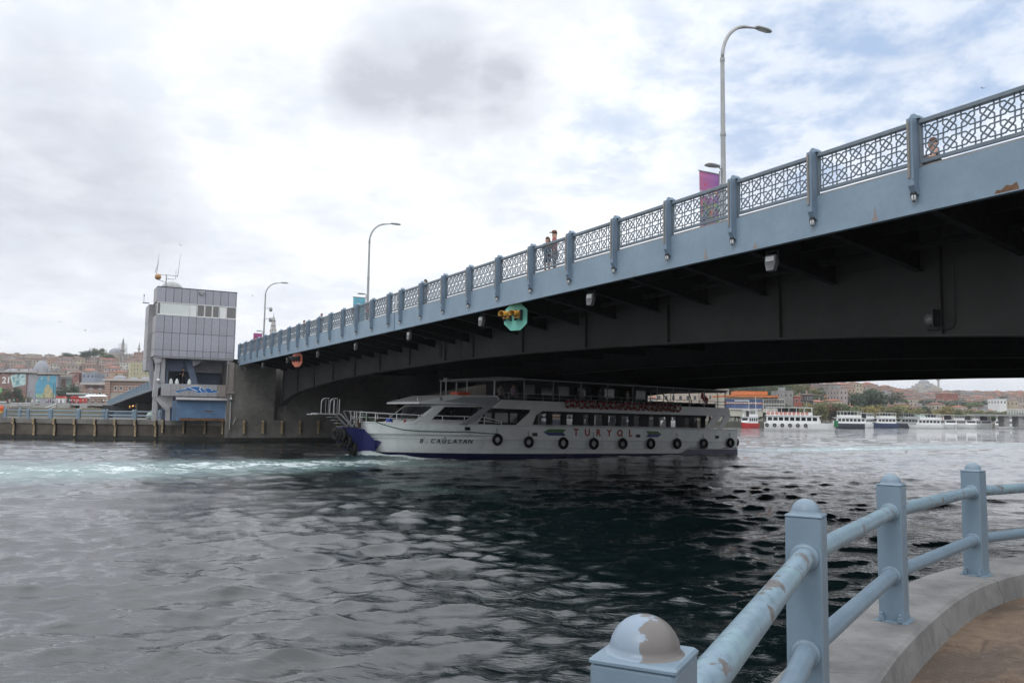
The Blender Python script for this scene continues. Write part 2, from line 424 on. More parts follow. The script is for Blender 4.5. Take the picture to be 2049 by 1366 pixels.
def build_water():
    r0, r1, nr, nth = 2.4, 150.0, 640, 1000
    ext = np.array([185, 215, 260, 330, 430, 600, 900, 1400, 2400, 4500.])
    rr = np.concatenate([r0 * (r1 / r0) ** (np.arange(nr) / (nr - 1)), ext]); nr = len(rr)
    th = np.linspace(-math.radians(76), math.radians(76), nth)
    T, Rr = np.meshgrid(th, rr)
    X, Y = Rr * np.sin(T), Rr * np.cos(T) - 1.0
    dr = np.gradient(rr)[:, None] * np.ones_like(T)
    cell = np.maximum(dr, Rr * (th[1] - th[0]))
    g = np.random.default_rng(3)
    Z = np.zeros_like(X); DX = np.zeros_like(X); DY = np.zeros_like(X)
    # slow patches that gust the short waves up and down
    gust = .8 + .35 * np.sin(X * .11 + 1.3 + .8 * np.sin(Y * .07)) * np.sin(Y * .09 + .4) + .2 * np.sin(X * .23 - Y * .19)
    churn = np.zeros_like(X); foam = np.zeros_like(X)
    def band(pts, widths, kc, kf, sharp=1.0):
        nonlocal churn, foam
        d, t = seg_dist(X, Y, pts)
        wdt = np.interp(t, np.arange(len(pts)), widths)
        kk = np.interp(t, np.arange(len(pts)), kc) if isinstance(kc, (list, tuple)) else kc
        kff = np.interp(t, np.arange(len(pts)), kf) if isinstance(kf, (list, tuple)) else kf
        v = np.exp(-(d / wdt) ** 2 * sharp)
        churn = np.maximum(churn, v * kk); foam = np.maximum(foam, v * kff)
    band([(-60, 33), (-26, 39.0), (-20, 43), (-13, 48.5), (-9.5, 51.5), (-7, 53.0)], [13, 11.5, 9.8, 7.6, 4.6, 2.2], [.85, .9, .95, 1, 1, 1], [.47, .5, .55, .6, .62, .64])
    band([(-10, 51.5), (-5, 50.5), (1, 49.5), (6, 51)], [3.0, 2.4, 1.7, 1.2], [.9, .7, .5, .1], [.5, .4, .25, 0])
    near_side = [fw(s, b)[:2] for s, b in ((.6, -.3), (1.5, -1.2), (3.5, -2.6), (6, -3.6), (9, -4.15), (14, -4.1), (20, -4.1), (28, -4.1), (34, -4.0))]
    band(near_side, [.8, 1.0, .9, .75, .6, .45, .4, .45, .8], [1, 1, .9, .7, .4, .3, .3, .4, .8], [.9, .95, .85, .75, .66, .58, .5, .55, .7], 1.3)
    band([fw(34.5, -.5)[:2], fw(44, 0)[:2], fw(70, 2)[:2], fw(120, 6)[:2]], [2.6, 4.0, 5.5, 7], [1, 1, .85, .5], [.68, .6, .52, .35])
    band([(20, 66), (45, 74), (90, 90)], [3, 4, 6], [.5, .5, .3], [.4, .42, .3])
    band([(-7, 38), (-2.5, 33), (1.5, 29)], [3.2, 2.4, 1.5], [.4, .42, .2], [.3, .34, .2])
    band([(-10, 28), (-5, 26), (0, 24)], [2.0, 2.0, 1.5], [.2, .25, .1], [.2, .26, .1])
    band([(-45, 60), (-30, 63), (-20, 66)], [2.5, 2.2, 1.5], [.3, .4, .2], [.38, .36, .2])
    band([(70, 215), (88, 226), (96, 233)], [3, 3, 2], [.3, .3, .3], [.6, .8, .9])
    band([(-70, 20), (-30, 24), (-14, 30)], [18, 17, 10], [.34, .34, .15], [.1, .1, .05])  # broad churn added to lighten the water colour where sky reflection falls short
    band([(-75, 70), (-40, 70), (-24, 72)], [16, 13, 6], [.34, .34, .2], [.2, .2, .1])  # likewise farther out: brightness put into the colour, not a wake
    nw = 124
    lam = np.exp(np.linspace(np.log(.26), np.log(10.0), nw)) * g.uniform(.94, 1.06, nw)
    ang = g.normal(math.radians(-62), math.radians(30), nw)         # travelling mostly towards and across the viewer
    ang[::4] += g.normal(0, 1.2, len(ang[::4]))
    for i in range(nw):
        k = 2 * PI / lam[i]; dx, dy = math.cos(ang[i]), math.sin(ang[i])
        slope = (.036 if lam[i] < .9 else .029) * (1.0 if lam[i] < 1.5 else (1.5 / lam[i]) ** 1.05)
        A = slope / k
        att = np.clip((lam[i] / cell - 2.0) / 1.5, 0, 1)
        if att.max() <= 0: continue
        ph = k * (X * dx + Y * dy) + g.uniform(0, 2 * PI)
        amp = A * att * (gust if lam[i] < 2.2 else 1.0)
        s_, c_ = np.sin(ph), np.cos(ph)
        Z += amp * s_; DX += 1.05 * amp * dx * c_; DY += 1.05 * amp * dy * c_
    Z += .10 * churn * np.sin(X * 2.1 + 1.7 * np.sin(Y * 1.3)) * np.sin(Y * 1.9 + 1.1 * np.sin(X * .8)) * np.clip(1.2 - cell, 0, 1)
    # bow wave heaped up along the near side of the ferry, and the trough after it
    d, t = seg_dist(X, Y, near_side)
    Z += np.exp(-(d / .9) ** 2) * np.interp(t, [0, 1, 2, 3, 4, 5, 6, 8], [.35, .5, .3, .05, -.15, -.1, .05, .05]) * (d < 5)
    Xd, Yd = X + DX, Y + DY
    nv = nr * nth
    co = np.stack([Xd, Yd, Z], -1).reshape(-1, 3).astype(np.float32)
    i = np.arange(nr - 1)[:, None] * nth + np.arange(nth - 1)[None, :]
    q = np.stack([i, i + 1, i + nth + 1, i + nth], -1).reshape(-1, 4)[:, ::-1]
    me = bpy.data.meshes.new('water')
    me.vertices.add(nv); me.vertices.foreach_set('co', co.ravel())
    me.loops.add(q.size); me.loops.foreach_set('vertex_index', q.astype(np.int32).ravel())
    me.polygons.add(len(q)); me.polygons.foreach_set('loop_start', np.arange(0, q.size, 4, dtype=np.int32))
    me.polygons.foreach_set('use_smooth', np.ones(len(q), bool))
    me.update(calc_edges=True)
    for nm, arr in (('churn', churn), ('foam', foam), ('calm', np.clip((Rr - 55) / 110, 0, 1))):
        at = me.attributes.new(nm, 'FLOAT', 'POINT'); at.data.foreach_set('value', arr.reshape(-1).astype(np.float32))
    me.materials.append(water_material())
    o = bpy.data.objects.new('water', me); C.objects.link(o); tag(o, kind='structure')
    tag(o, 'choppy grey green harbour water with foam and wake')
build_water()

# ------------------------------------------------------------------ near quay: wall, kerb, pavement
QH, PH = 1.67, 1.46           # kerb top, pavement
posts_xy = [(-.95, -.75), (.26, 1.61), (1.40, 3.96), (2.69, 5.90), (4.25, 7.66), (6.35, 9.02), (8.72, 9.82), (11.2, 10.2)]
def tangent(i):
    a = Vector(posts_xy[max(i - 1, 0)] + (0,)); b = Vector(posts_xy[min(i + 1, len(posts_xy) - 1)] + (0,))
    return (b - a).normalized()
def smooth_line(pts, n=8):
    out = []
    P = [Vector(p + (0,)) for p in pts]
    for i in range(len(P) - 1):
        p0, p1, p2, p3 = P[max(i - 1, 0)], P[i], P[i + 1], P[min(i + 2, len(P) - 1)]
        for k in range(n):
            t = k / n
            out.append(.5 * ((2 * p1) + (p2 - p0) * t + (2 * p0 - 5 * p1 + 4 * p2 - p3) * t * t + (3 * p1 - p0 - 3 * p2 + p3) * t ** 3))
    out.append(P[-1]); return out
line = smooth_line([(-3.2, -6.5)] + posts_xy + [(14.5, 10.4), (20, 10.4)], 10)
def offset(ln, d):
    o = []
    for i, p in enumerate(ln):
        t = (ln[min(i + 1, len(ln) - 1)] - ln[max(i - 1, 0)]).normalized()
        o.append(p + Vector((-t.y, t.x, 0)) * d)
    return o
def strip(a, ha, b, hb, mb, mi=0):
    n = len(a); vs = [(p.x, p.y, ha) for p in a] + [(p.x, p.y, hb) for p in b]
    mb.add(vs, [(i, n + i, n + i + 1, i + 1) for i in range(n - 1)], mi, False)
outer, inner = offset(line, .30), offset(line, -.20)
kb = MB()
ci, co_ = offset(line, -.175), offset(line, .27)
strip(co_, QH, ci, QH, kb); strip(ci, QH, inner, QH - .02, kb)
strip(inner, QH - .02, offset(line, -.235), PH - .05, kb)
strip(outer, QH - .03, co_, QH, kb); strip(offset(line, .305), 1.1, outer, QH - .03, kb)
def kerb_material():
    m = mat('quay_kerb_concrete', (.185, .183, .18), .85, .2, 1.6, streak=.5, streak_col=(.1, .098, .094), bump=.22, bscale=70)
    N = NT(m.node_tree); p = N.n['Principled BSDF']; base = p.inputs['Base Color'].links[0].from_socket
    tc = N.new('ShaderNodeTexCoord'); v = tc.outputs['Object']
    crack = N.new('ShaderNodeTexVoronoi', feature='DISTANCE_TO_EDGE'); m.node_tree.links.new(N.vm('ADD', v, N.vm('SCALE', N.new('ShaderNodeTexNoise').outputs['Color'], scale=.25)), crack.inputs['Vector']); crack.inputs['Scale'].default_value = .55
    ck = N.m('MULTIPLY', N.ramp(crack.outputs['Distance'], .006, .001), N.ramp(N.noise(v, 2.0, 3), .48, .6))
    spl = N.new('ShaderNodeTexVoronoi'); m.node_tree.links.new(v, spl.inputs['Vector']); spl.inputs['Scale'].default_value = 2.6
    drop = N.m('MULTIPLY', N.ramp(N.m('ADD', spl.outputs['Distance'], N.m('MULTIPLY', N.noise(v, 22, 3), .12)), .125, .105), N.ramp(N.noise(v, .9, 2), .55, .6))
    blk = N.ramp(N.noise(N.scale(v, (1, 2.2, 1)), 9, 4, .6), .70, .74)
    c = N.mix(N.m('MULTIPLY', ck, .8), base, (.08, .075, .07, 1))
    c = N.mix(N.m('MULTIPLY', blk, .7), c, (.11, .105, .1, 1))
    c = N.mix(drop, c, (.62, .62, .6, 1))
    m.node_tree.links.new(c, p.inputs['Base Color'])
    return m
tag(kb.build('quay_kerb', kerb_material()), 'grey concrete kerb carrying the blue railing', kind='structure')
qw = MB(); strip(offset(line, .26), -3.0, offset(line, .26), 1.3, qw)
tag(qw.build('quay_wall', M['concrete_dark']), kind='structure')
pv = MB()
far_in = [Vector((p.x + 40, p.y - 22, 0)) for p in line]
strip(offset(line, -.15), PH, offset(line, -1.2), PH, pv); strip(offset(line, -1.2), PH, far_in, PH, pv)
def pavement_material():
    m = bpy.data.materials.new('wet_brown_pavement'); m.use_nodes = True
    N = NT(m.node_tree); p = N.n['Principled BSDF']; L = m.node_tree.links
    tc = N.new('ShaderNodeTexCoord'); v = tc.outputs['Object']
    f = N.noise(v, 1.3, 7, .65, .4); g = N.noise(v, 14, 5, .6); s = N.noise(v, 90, 2)
    c = N.mix(N.ramp(f, .3, .7), (.07, .043, .027, 1), (.165, .112, .073, 1))
    c = N.mix(N.m('MULTIPLY', N.ramp(g, .45, .7), .5), c, (.185, .14, .1, 1))
    wet = N.ramp(N.noise(v, .62, 4, .55, .5), .5, .58)
    c = N.mix(N.m('MULTIPLY', wet, .55), c, (.04, .026, .017, 1))
    c = N.mix(N.m('MULTIPLY', N.ramp(s, .6, .72), .35), c, (.45, .4, .34, 1))
    crack = N.new('ShaderNodeTexVoronoi', feature='DISTANCE_TO_EDGE'); L.new(N.vm('ADD', v, N.vm('SCALE', tc.outputs['Object'], scale=0.0)), crack.inputs['Vector']); crack.inputs['Scale'].default_value = .8
    c = N.mix(N.m('MULTIPLY', N.ramp(N.m('ADD', crack.outputs['Distance'], N.m('MULTIPLY', g, .02)), .017, .011), .6), c, (.05, .035, .025, 1))
    L.new(c, p.inputs['Base Color']); L.new(N.ramp(wet, 0, 1, .9, .42), p.inputs['Roughness'])
    b = N.new('ShaderNodeBump'); b.inputs['Strength'].default_value = .35; b.inputs['Distance'].default_value = .02
    L.new(N.m('ADD', g, N.m('MULTIPLY', s, .6)), b.inputs['Height']); L.new(b.outputs[0], p.inputs['Normal'])
    return m
tag(pv.build('pavement', pavement_material()), 'brown patchy pavement inside the kerb', kind='structure')

# fender blocks bolted to the outside of the near quay
def quay_point(f):
    i = min(int(f), len(line) - 2); p = line[i].lerp(line[i + 1], f - i); t = (line[i + 1] - line[i]).normalized(); return p, t
fb = MB(); fb.bbox((-.11, -.02, -2.2), (.11, .2, 0), .012, 0); fb.box((-.118, -.03, -2.2), (-.112, .205, .004), 1)
fme = fb.mesh('fender_block', [M['fender_dark'], M['bare']])
first = None
for k, (x, y) in enumerate(((.93, 3.72), (2.02, 5.72), (3.55, 7.5), (5.6, 9.3), (-.6, 1.0))):
    i = min(range(len(outer) - 1), key=lambda j: (outer[j] - Vector((x, y, 0))).length)
    t = (outer[i + 1] - outer[i - 1]).normalized()
    p = outer[i]
    o = place('fender_block', fme, None, (p.x, p.y, 1.50), math.atan2(t.y, t.x))
    tag(o, ['dark fender block beside the second railing post', 'dark fender block below the third railing post', 'dark fender block short of the fourth railing post', 'dark fender block beyond the fourth railing post', 'dark fender block beside the chipped railing post'][k], 'fender', 'fender blocks on the near quay')

# ------------------------------------------------------------------ near railing
TOPH = 2.67
def railing_post_mesh(worn):
    b = MB(); b.bbox((-.081, -.081, 0), (.081, .081, .928), .007)
    return b.mesh('railing_post', M['rail_blue'])
pm = railing_post_mesh(False)
cap = MB(); cap.bbox((-.083, -.083, .928), (.083, .083, .938), .005)
capm = cap.mesh('cap', M['rail_blue'])
dm = MB(); prof = [(.076, .936), (.072, .941)] + [(.067 * math.cos(a), .941 + .066 * math.sin(a)) for a in np.linspace(0, PI / 2 - .05, 9)]
dm.lathe(prof, 28); dome_m = dm.mesh('dome', M['rail_blue'])
dm2 = MB(); dm2.lathe(prof, 28); dome_chip = dm2.mesh('dome', M['dome_chipped'])
ft = MB(); ft.bbox((-.108, -.108, 0), (.108, .108, .01), .004); foot_m = ft.mesh('base_plate', M['rail_blue'])
bt = MB(); bt.lathe([(.021, .0), (.021, .028), (.013, .03), (.013, .05), (.004, .055)], 6, smooth=False); bolt_m = bt.mesh('bolt', M['rail_blue'])
railing = thing('railing', 'light blue tube railing with square domed posts along the near kerb', 'railing', (0, 0, 0))
for i, (x, y) in enumerate(posts_xy):
    t = tangent(i); a = math.atan2(t.y, t.x)
    r = place('post', pm, railing, (x, y, QH), a)
    if i == 1: r['label'] = 'railing post with chipped paint on its dome'
    place('cap', capm, r); place('dome', dome_chip if i == 1 else dome_m, r, rz=(-1.45 if i == 1 else i * 1.3)); place('base_plate', foot_m, r)
    for sx, sy in ((.098, .06), (-.098, .06), (.098, -.06), (-.098, -.06)): place('bolt', bolt_m, r, (sx, sy, .01))
for i in range(len(posts_xy) - 1):
    for lev in (2.415, 1.985):
        a, b = Vector(posts_xy[i] + (lev,)), Vector(posts_xy[i + 1] + (lev,))
        d = (b - a).normalized()
        t_a, t_b = tangent(i), tangent(i + 1)
        p0, p1 = a + d * (.083 / max(.7, d.dot(t_a))), b - d * (.083 / max(.7, d.dot(t_b)))
        mb = MB(); mid = (p0 + p1) / 2
        mb.tube([p0 - mid - d * .01, p1 - mid + d * .01], .047, 20)
        o = mb.build('rail', M['rail_blue_worn'] if lev > 2.2 else M['rail_blue'], railing, mid)
        for q, tt, sg in ((p0, t_a, 1), (p1, t_b, -1)):
            cb = MB(); dd = tt * sg
            cb.tube([-dd * .004, dd * .012, dd * .018, dd * .02], [.064, .064, .059, .047], 20)
            cb.build('collar', M['rail_blue'], o, q - mid)

# ------------------------------------------------------------------ the bascule bridge. Local frame: x = -t (t runs away from the viewer), y = o (across), z = height
LB = 2.76                                                  # bay between parapet posts
T_JOINT, T_END, T_NEAR = 31.4, 73.8, -11.0
bridge = thing('bascule_bridge', 'long blue grey bascule bridge with star lattice parapet over the channel', 'bridge', bw(0, 0), BRIDGE_RZ)
def soffit(t):
    d = abs(t - T_JOINT)
    return float(np.interp(d, [0, 8, 14, 21.5, 27, 31, 35, 37.5, 39.3, 40.5, 42.4], [6.19, 6.12, 6.0, 5.75, 5.47, 5.2, 4.86, 4.5, 4.15, 3.8, 3.6]))
WID = 44.0
leaves = ((T_NEAR, T_JOINT - .05), (T_JOINT + .05, T_END))
for ta, tb in leaves:
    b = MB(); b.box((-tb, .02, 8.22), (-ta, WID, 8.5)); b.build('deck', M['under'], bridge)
    b = MB(); b.box((-tb, 3.4, 8.504), (-ta, WID - 3.4, 8.62)); b.build('roadway', M['asphalt'], bridge)
    b = MB(); b.box((-tb, .06, 8.504), (-ta, 3.39, 8.64)); b.build('footway', M['concrete_light'], bridge)
    # fascia plate with a lip and welded plate seams
    b = MB(); b.box((-tb, -.02, 7.6), (-ta, .02, 8.575)); b.box((-tb, -.05, 7.575), (-ta, .10, 7.6))
    b.build('fascia', M['bridge_blue'], bridge)
    b = MB(); b.box((-tb - (.1 if tb < 40 else 0), WID - .02, 7.0), (-ta, WID + .02, 8.575)); b.build('fascia', M['bridge_blue'], bridge)
    for o in (4.1, 16.5, 27.5, 40.0):
        b = MB(); n = 40
        ts = np.linspace(max(ta, T_JOINT - 42.3), min(tb, T_JOINT + 41.2) + (.1 if o > 5 and tb < 40 else 0), n)
        for w0, w1, lo, hi in ((-.02, .02, .0, None), (-.28, .28, -.05, .0)):
            vs = []
            for t in ts:
                z = soffit(t); top = 8.22 if hi is None else z
                vs += [(-t, o + w0, z + lo), (-t, o + w1, z + lo), (-t, o + w1, top), (-t, o + w0, top)]
            fs = [(0, 1, 2, 3), tuple(4 * (n - 1) + k for k in (3, 2, 1, 0))]
            for i in range(n - 1):
                for k in range(4): fs.append((4 * i + k, 4 * i + 4 + k, 4 * i + 4 + (k + 1) % 4, 4 * i + (k + 1) % 4))
            b.add(vs, fs)
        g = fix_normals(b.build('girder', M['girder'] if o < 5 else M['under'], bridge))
        if o < 5:
            st = MB()
            for t in np.arange(ts[0] + 2.0, ts[-1], 5.52):
                z = soffit(t)
                st.box((-t - .012, o - .14, z + .02), (-t + .012, o - .022, 8.2))
            st.box((-ts[-1], o - .06, 7.35), (-ts[0], o - .022, 7.39))
            st.build('stiffener', M['girder'], g)
# brackets carrying the footway: one below each parapet post
br = MB()
br.add([(-.02, .1, 8.2), (-.02, 4.05, 8.2), (-.02, 4.05, 7.1), (-.02, .1, 7.78), (.02, .1, 8.2), (.02, 4.05, 8.2), (.02, 4.05, 7.1), (.02, .1, 7.78)],
       [(0, 1, 2, 3), (7, 6, 5, 4), (0, 4, 5, 1), (1, 5, 6, 2), (2, 6, 7, 3), (3, 7, 4, 0)])
br.add([(-.11, .1, 7.76), (.11, .1, 7.76), (.11, 4.05, 7.08), (-.11, 4.05, 7.08), (-.11, .1, 7.785), (.11, .1, 7.785), (.11, 4.05, 7.105), (-.11, 4.05, 7.105)],
       [(0, 1, 2, 3), (7, 6, 5, 4), (0, 4, 5, 1), (1, 5, 6, 2), (2, 6, 7, 3), (3, 7, 4, 0)])
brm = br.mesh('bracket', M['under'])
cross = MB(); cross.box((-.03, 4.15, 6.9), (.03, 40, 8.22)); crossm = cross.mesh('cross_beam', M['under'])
post_t = [k * LB for k in range(-3, 12)] + [T_JOINT + .76 + .02 + j * LB for j in range(0, 16)]
for k, t in enumerate(post_t):
    if t > T_END - .5: continue
    place('bracket', brm, bridge, (-t, 0, 0))
    if k % 2 == 0: place('cross_beam', crossm, bridge, (-t, 0, 0))

for o_ in (1.3, 2.6):
    for ta, tb in leaves:
        b = MB(); b.box((-tb, o_ - .01, 7.92), (-ta, o_ + .01, 8.22)); b.box((-tb, o_ - .08, 7.9), (-ta, o_ + .08, 7.92)); b.build('stringer', M['under'], bridge)
pp = MB(); pp.tube([(0, 0, 0), (-T_END + T_NEAR, 0, 0)], .09, 10)
pp.build('service_pipe', M['under'], bridge, (-T_NEAR, 3.3, 7.62))

# parapet posts
def post_meshes():
    b = MB()
    # main box in front of the fascia with a sloped foot
    w = .072
    pts = [(-.2, 9.68), (-.0, 9.68), (-.0, 8.6), (-.022, 8.6), (-.022, 7.98), (-.08, 7.98), (-.2, 8.17)]
    b.prism(pts, -w, w, 0, lambda o, h, x: (x, o, h))
    b.prism([(-.215, 9.66), (-.202, 9.66), (-.202, 8.30), (-.215, 8.30)], w - .03, w + .006, 0, lambda o, h, x: (x, o, h))
    body = fix_normals_mesh(b.mesh('post', M['post_blue']))
    i = MB(); i.box((-.09, .002, 8.5), (.09, .08, 9.67)); inner_m = i.mesh('inner_post', M['rail_grey'])
    c = MB(); c.prism([(-.14, 9.68), (.14, 9.68), (.14, 9.725), (.09, 9.745), (.06, 9.785), (.025, 9.805), (-.025, 9.805), (-.06, 9.785), (-.09, 9.745), (-.14, 9.725)], -.07, .1, 0, lambda x, z, y: (x, y, z))
    capm2 = fix_normals_mesh(c.mesh('cap', M['bridge_blue']))
    s = MB(); s.box((-.06, -.222, 8.34), (-.005, -.2015, 9.62)); strip_m = s.mesh('light_strip', M['strip'])
    l = MB(); l.lathe([(.0, -.105), (.035, -.098), (.055, -.07), (.06, -.02), (.055, .03), (.04, .05)], 14)
    lamp = l.mesh('lamp_glass', M['glass_white'])
    g = MB()
    g.lathe([(.062, .03), (.07, .045), (.07, .09), (.03, .1)], 14, smooth=False)
    for a in (0, PI / 3, 2 * PI / 3):
        arc = [(.066 * math.cos(a) * math.cos(q), .066 * math.sin(a) * math.cos(q), .03 - .145 * math.sin(q)) for q in np.linspace(0, PI, 9)]
        g.tube(arc, .008, 4)
    cage = g.mesh('lamp_cage', M['cage'])
    return body, inner_m, capm2, strip_m, lamp, cage
def fix_normals_mesh(me):
    import bmesh
    bm = bmesh.new(); bm.from_mesh(me); bmesh.ops.recalc_face_normals(bm, faces=bm.faces); bm.to_mesh(me); bm.free(); return me
PM = post_meshes()
for t in post_t:
    p = place('parapet_post', PM[0], bridge, (-t, 0, 0))
    place('inner_post', PM[1], p); place('cap', PM[2], p); place('light_strip', PM[3], p)
    l = place('bulkhead_lamp', PM[4], p, (0, -.115, 7.935)); place('lamp_cage', PM[5], p, (0, -.115, 7.935))

# parapet panels: two rows of interlaced star cells
def lattice_mesh(clear):
    ncol = max(1, round(clear / .392)); p = clear / ncol; ph = .39
    b = MB(); w = .03; z0 = 9.155
    a, c = .353, .13
    for i in range(ncol):
        for r in (0, 1):
            cx, cz = -clear / 2 + p * (i + .5), z0 + ph * (.5 - r)
            top = .5 if r == 1 else .5 + .03; bot = .5 if r == 0 else .5 + .03
            S = [[(-a, top), (-a, c), (c, -a), (.5, -a)], [(-.5, a), (-c, a), (a, -c), (a, -bot)],
                 [(a, top), (a, c), (-c, -a), (-.5, -a)], [(.5, a), (c, a), (-a, -c), (-a, -bot)]]
            for q, s_ in enumerate(S):
                dy = .004 if q % 2 else -.004
                b.tube([(cx + x * p, .045 + dy, cz + z * ph) for x, z in s_], .0195, 5, 0, False, False)
    return b.mesh('lattice', M['rail_grey'])
lat_cache = {}
allp = sorted(post_t)
for t0, t1 in zip(allp[:-1], allp[1:]):
    gap = t1 - t0
    segs = [(t0, t1)] if not (t0 < T_JOINT < t1) else [(t0, T_JOINT - .08), (T_JOINT + .08, t1)]
    for a_, b_ in segs:
        la = .12 if a_ == t0 else .0; lb2 = .12 if b_ == t1 else .0
        clear = round((b_ - a_) - la - lb2 - .07, 3)
        if clear < .2: continue
        mid = (a_ + la + b_ - lb2) / 2; half = clear / 2 + .035
        key = round(clear, 2)
        if key not in lat_cache:
            lm = lattice_mesh(clear)
            f = MB(); f.box((-half, .03, 8.76), (-half + .035, .06, 9.56)); f.box((half - .035, .03, 8.76), (half, .06, 9.56))
            f.box((-half, .015, 8.68), (half, .085, 8.755))
            tr = MB(); tr.bbox((-half - .01, -.03, 9.565), (half + .01, .12, 9.655), .012)
            lat_cache[key] = (lm, f.mesh('bottom_rail', M['rail_grey']), tr.mesh('top_rail', M['rail_grey']))
        lm, fm, tm = lat_cache[key]
        r = place('parapet_panel', fm, bridge, (-mid, 0, 0))
        place('top_rail', tm, r); place('lattice', lm, r)

# bare-metal scars and rust on the fascia
def scar(t, h, w, hh, m, pts=None):
    b = MB(); g = random.Random(int(t * 100))
    if pts is None:
        pts = [(-.5, 0), (-.3, .1 + g.uniform(0, .1)), (-.16, .5), (-.02, .96), (.03, 1), (.12, .55), (.28, .2), (.5, 0)]
    b.prism([(x * w, y * hh) for x, y in pts], -.003, 0, 0, lambda x, y, z: (x, z, y))
    o = fix_normals(b.build('paint_scar', m, bridge, (-t, -.0215, h)))
for t, h, w, hh in ((1.05, 7.61, .2, .36), (6.68, 7.605, .22, .42), (4.75, 7.61, .26, .2), (10.0, 7.61, .12, .16)): scar(t, h, w, hh, M['bare'])
scar(-1.95, 7.601, .5, .16, M['rust'], [(-.5, 0), (-.4, .5), (-.2, .4), (0, .9), (.2, .7), (.4, 1), (.5, 0)])
# recess plate and conduit on the face of the first girder
b = MB(); b.box((-.55, 4.02, 0), (.55, 4.075, .95)); b.box((-.4, 3.98, .1), (.4, 4.018, .85)); b.build('access_hatch', M['girder'], bridge, (-34.6, 0, 6.35))
b = MB(); b.tube([(-1.25, 4.03, 8.1), (-1.25, 4.03, 5.5), (-1.32, 4.03, 5.36), (-1.45, 4.03, 5.34), (-2.0, 4.03, 5.36)], .016, 6); b.build('conduit', M['cage'], bridge, (-.55, 0, .12))

# approach span running on behind the control tower and sloping down to the far quay
app = thing('approach_span', 'approach span sloping down to the shore behind the control tower', 'bridge', bw(0, 0), BRIDGE_RZ)
def app_top(t): return float(np.interp(t, [76, 110, 150, 190, 230, 271, 300], [8.55, 8.3, 7.35, 6.6, 5.7, 4.75, 4.2]))
def ribbon(o0, o1, lo, hi, name, m, parent):
    b = MB(); ts = np.linspace(78, 274, 30); vs = []
    for t in ts:
        z = app_top(t); vs += [(-t, o0, z + lo), (-t, o1, z + lo), (-t, o1, z + hi), (-t, o0, z + hi)]
    n = len(ts); fs = [(0, 1, 2, 3), tuple(4 * (n - 1) + k for k in (3, 2, 1, 0))]
    for i in range(n - 1):
        for k in range(4): fs.append((4 * i + k, 4 * i + 4 + k, 4 * i + 4 + (k + 1) % 4, 4 * i + (k + 1) % 4))
    b.add(vs, fs); return fix_normals(b.build(name, m, parent))
ribbon(.0, 42, -.9, -.1, 'deck', M['under'], app)
ribbon(-.05, .0, -.75, .0, 'fascia', M['rail_grey'], app)
ribbon(.05, .15, 1.0, 1.08, 'top_rail', M['rail_grey'], app)
ap = MB(); ap.box((-.1, -.2, -.3), (.1, .1, 1.15)); apm = ap.mesh('parapet_post', M['bridge_blue'])
pl = MB()
for q in np.linspace(-2.4, 2.4, 9): pl.box((q - .03, .08, .05), (q + .03, .12, 1.0))
plm = pl.mesh('parapet_panel', M['rail_grey'])
for t in np.arange(80, 274, 5.52):
    place('parapet_post', apm, app, (-float(t), 0, app_top(t)))
    sl = (app_top(t + 5.5) - app_top(t)) / 5.5
    place('parapet_panel', plm, app, (-float(t) - 2.76, 0, app_top(t + 2.76)))
for t in (112, 150, 188, 228): 
    b = MB(); b.box((-1, 4, -2), (1, 38, app_top(t) - .95)); b.build('pier', M['concrete'], app, (-t, 0, 0))

# ------------------------------------------------------------------ pier of the bascule span
def pier(t0, t1, label, sgn):
    p = thing('bridge_pier', label, 'bridge pier', bw(0, 0), BRIDGE_RZ)
    def wall(o0, o1, z0, z1, ta, tb, name='wall', m=M['concrete']):
        b = MB(); lo, hi = min(-ta, -tb), max(-ta, -tb)
        b.box((lo, o0, z0), (hi, o1, z1)); return b.build(name, m, p)
    for o0, o1 in ((-.9, 3.7), (4.75, 18.0)):
        wall(o0, o1, 2.2, 7.72 if o0 < 0 else 7.3, t0, t1)
        wall(o0, o1 if o0 > 0 else 18.0, -3, 2.198, t0 - sgn * .0, t1) if o0 != 4.75 else None
    wall(3.702, 4.748, 2.2, 3.55, t0 + sgn * .5, t1, 'girder_seat')
    wall(3.702, 4.748, 3.552, 7.6, t0 + sgn * 2.2, t1, 'recess')
    wall(-.93, 18.02, -3, .42, t0 - sgn * .03, t1 - sgn * .1, 'tide_band', M['weed'])
    wall(18.03, 36.0, -3, 7.2, t0 + sgn * 1.5, t1, 'recess', M['concrete_dark'])  # second pier: darker concrete paints in the deep shade under the bridge
    # pour joints
    b = MB()
    for z in (4.3, 6.1):
        b.box((min(-t0, -t0 + sgn * .012), -.9, z), (max(-t0, -t0 + sgn * .012), 3.7, z + .03)); b.box((min(-t0, -t0 + sgn * .012), 4.75, z + .4), (max(-t0, -t0 + sgn * .012), 18, z + .43))
    b.build('pour_joint', M['concrete_dark'], p)
    return p
pier_far = pier(73.95, 84, 'stained concrete pier under the far end of the bridge', 1)
pier_near = pier(-11.2, -20, 'concrete pier under the near end of the bridge, out of frame', -1)
ff = MB(); ff.box((-.1, -.02, 0), (.1, .22, 1.28)); ff2 = MB(); ff2.box((-.07, -.025, 0), (.07, -.0201, 1.28), 0)
for z in (.25, .6, .95): ff2.box((-.03, -.04, z), (.03, -.0251, z + .06), 1)
ffm = ff.mesh('fender', M['fender_dark'])
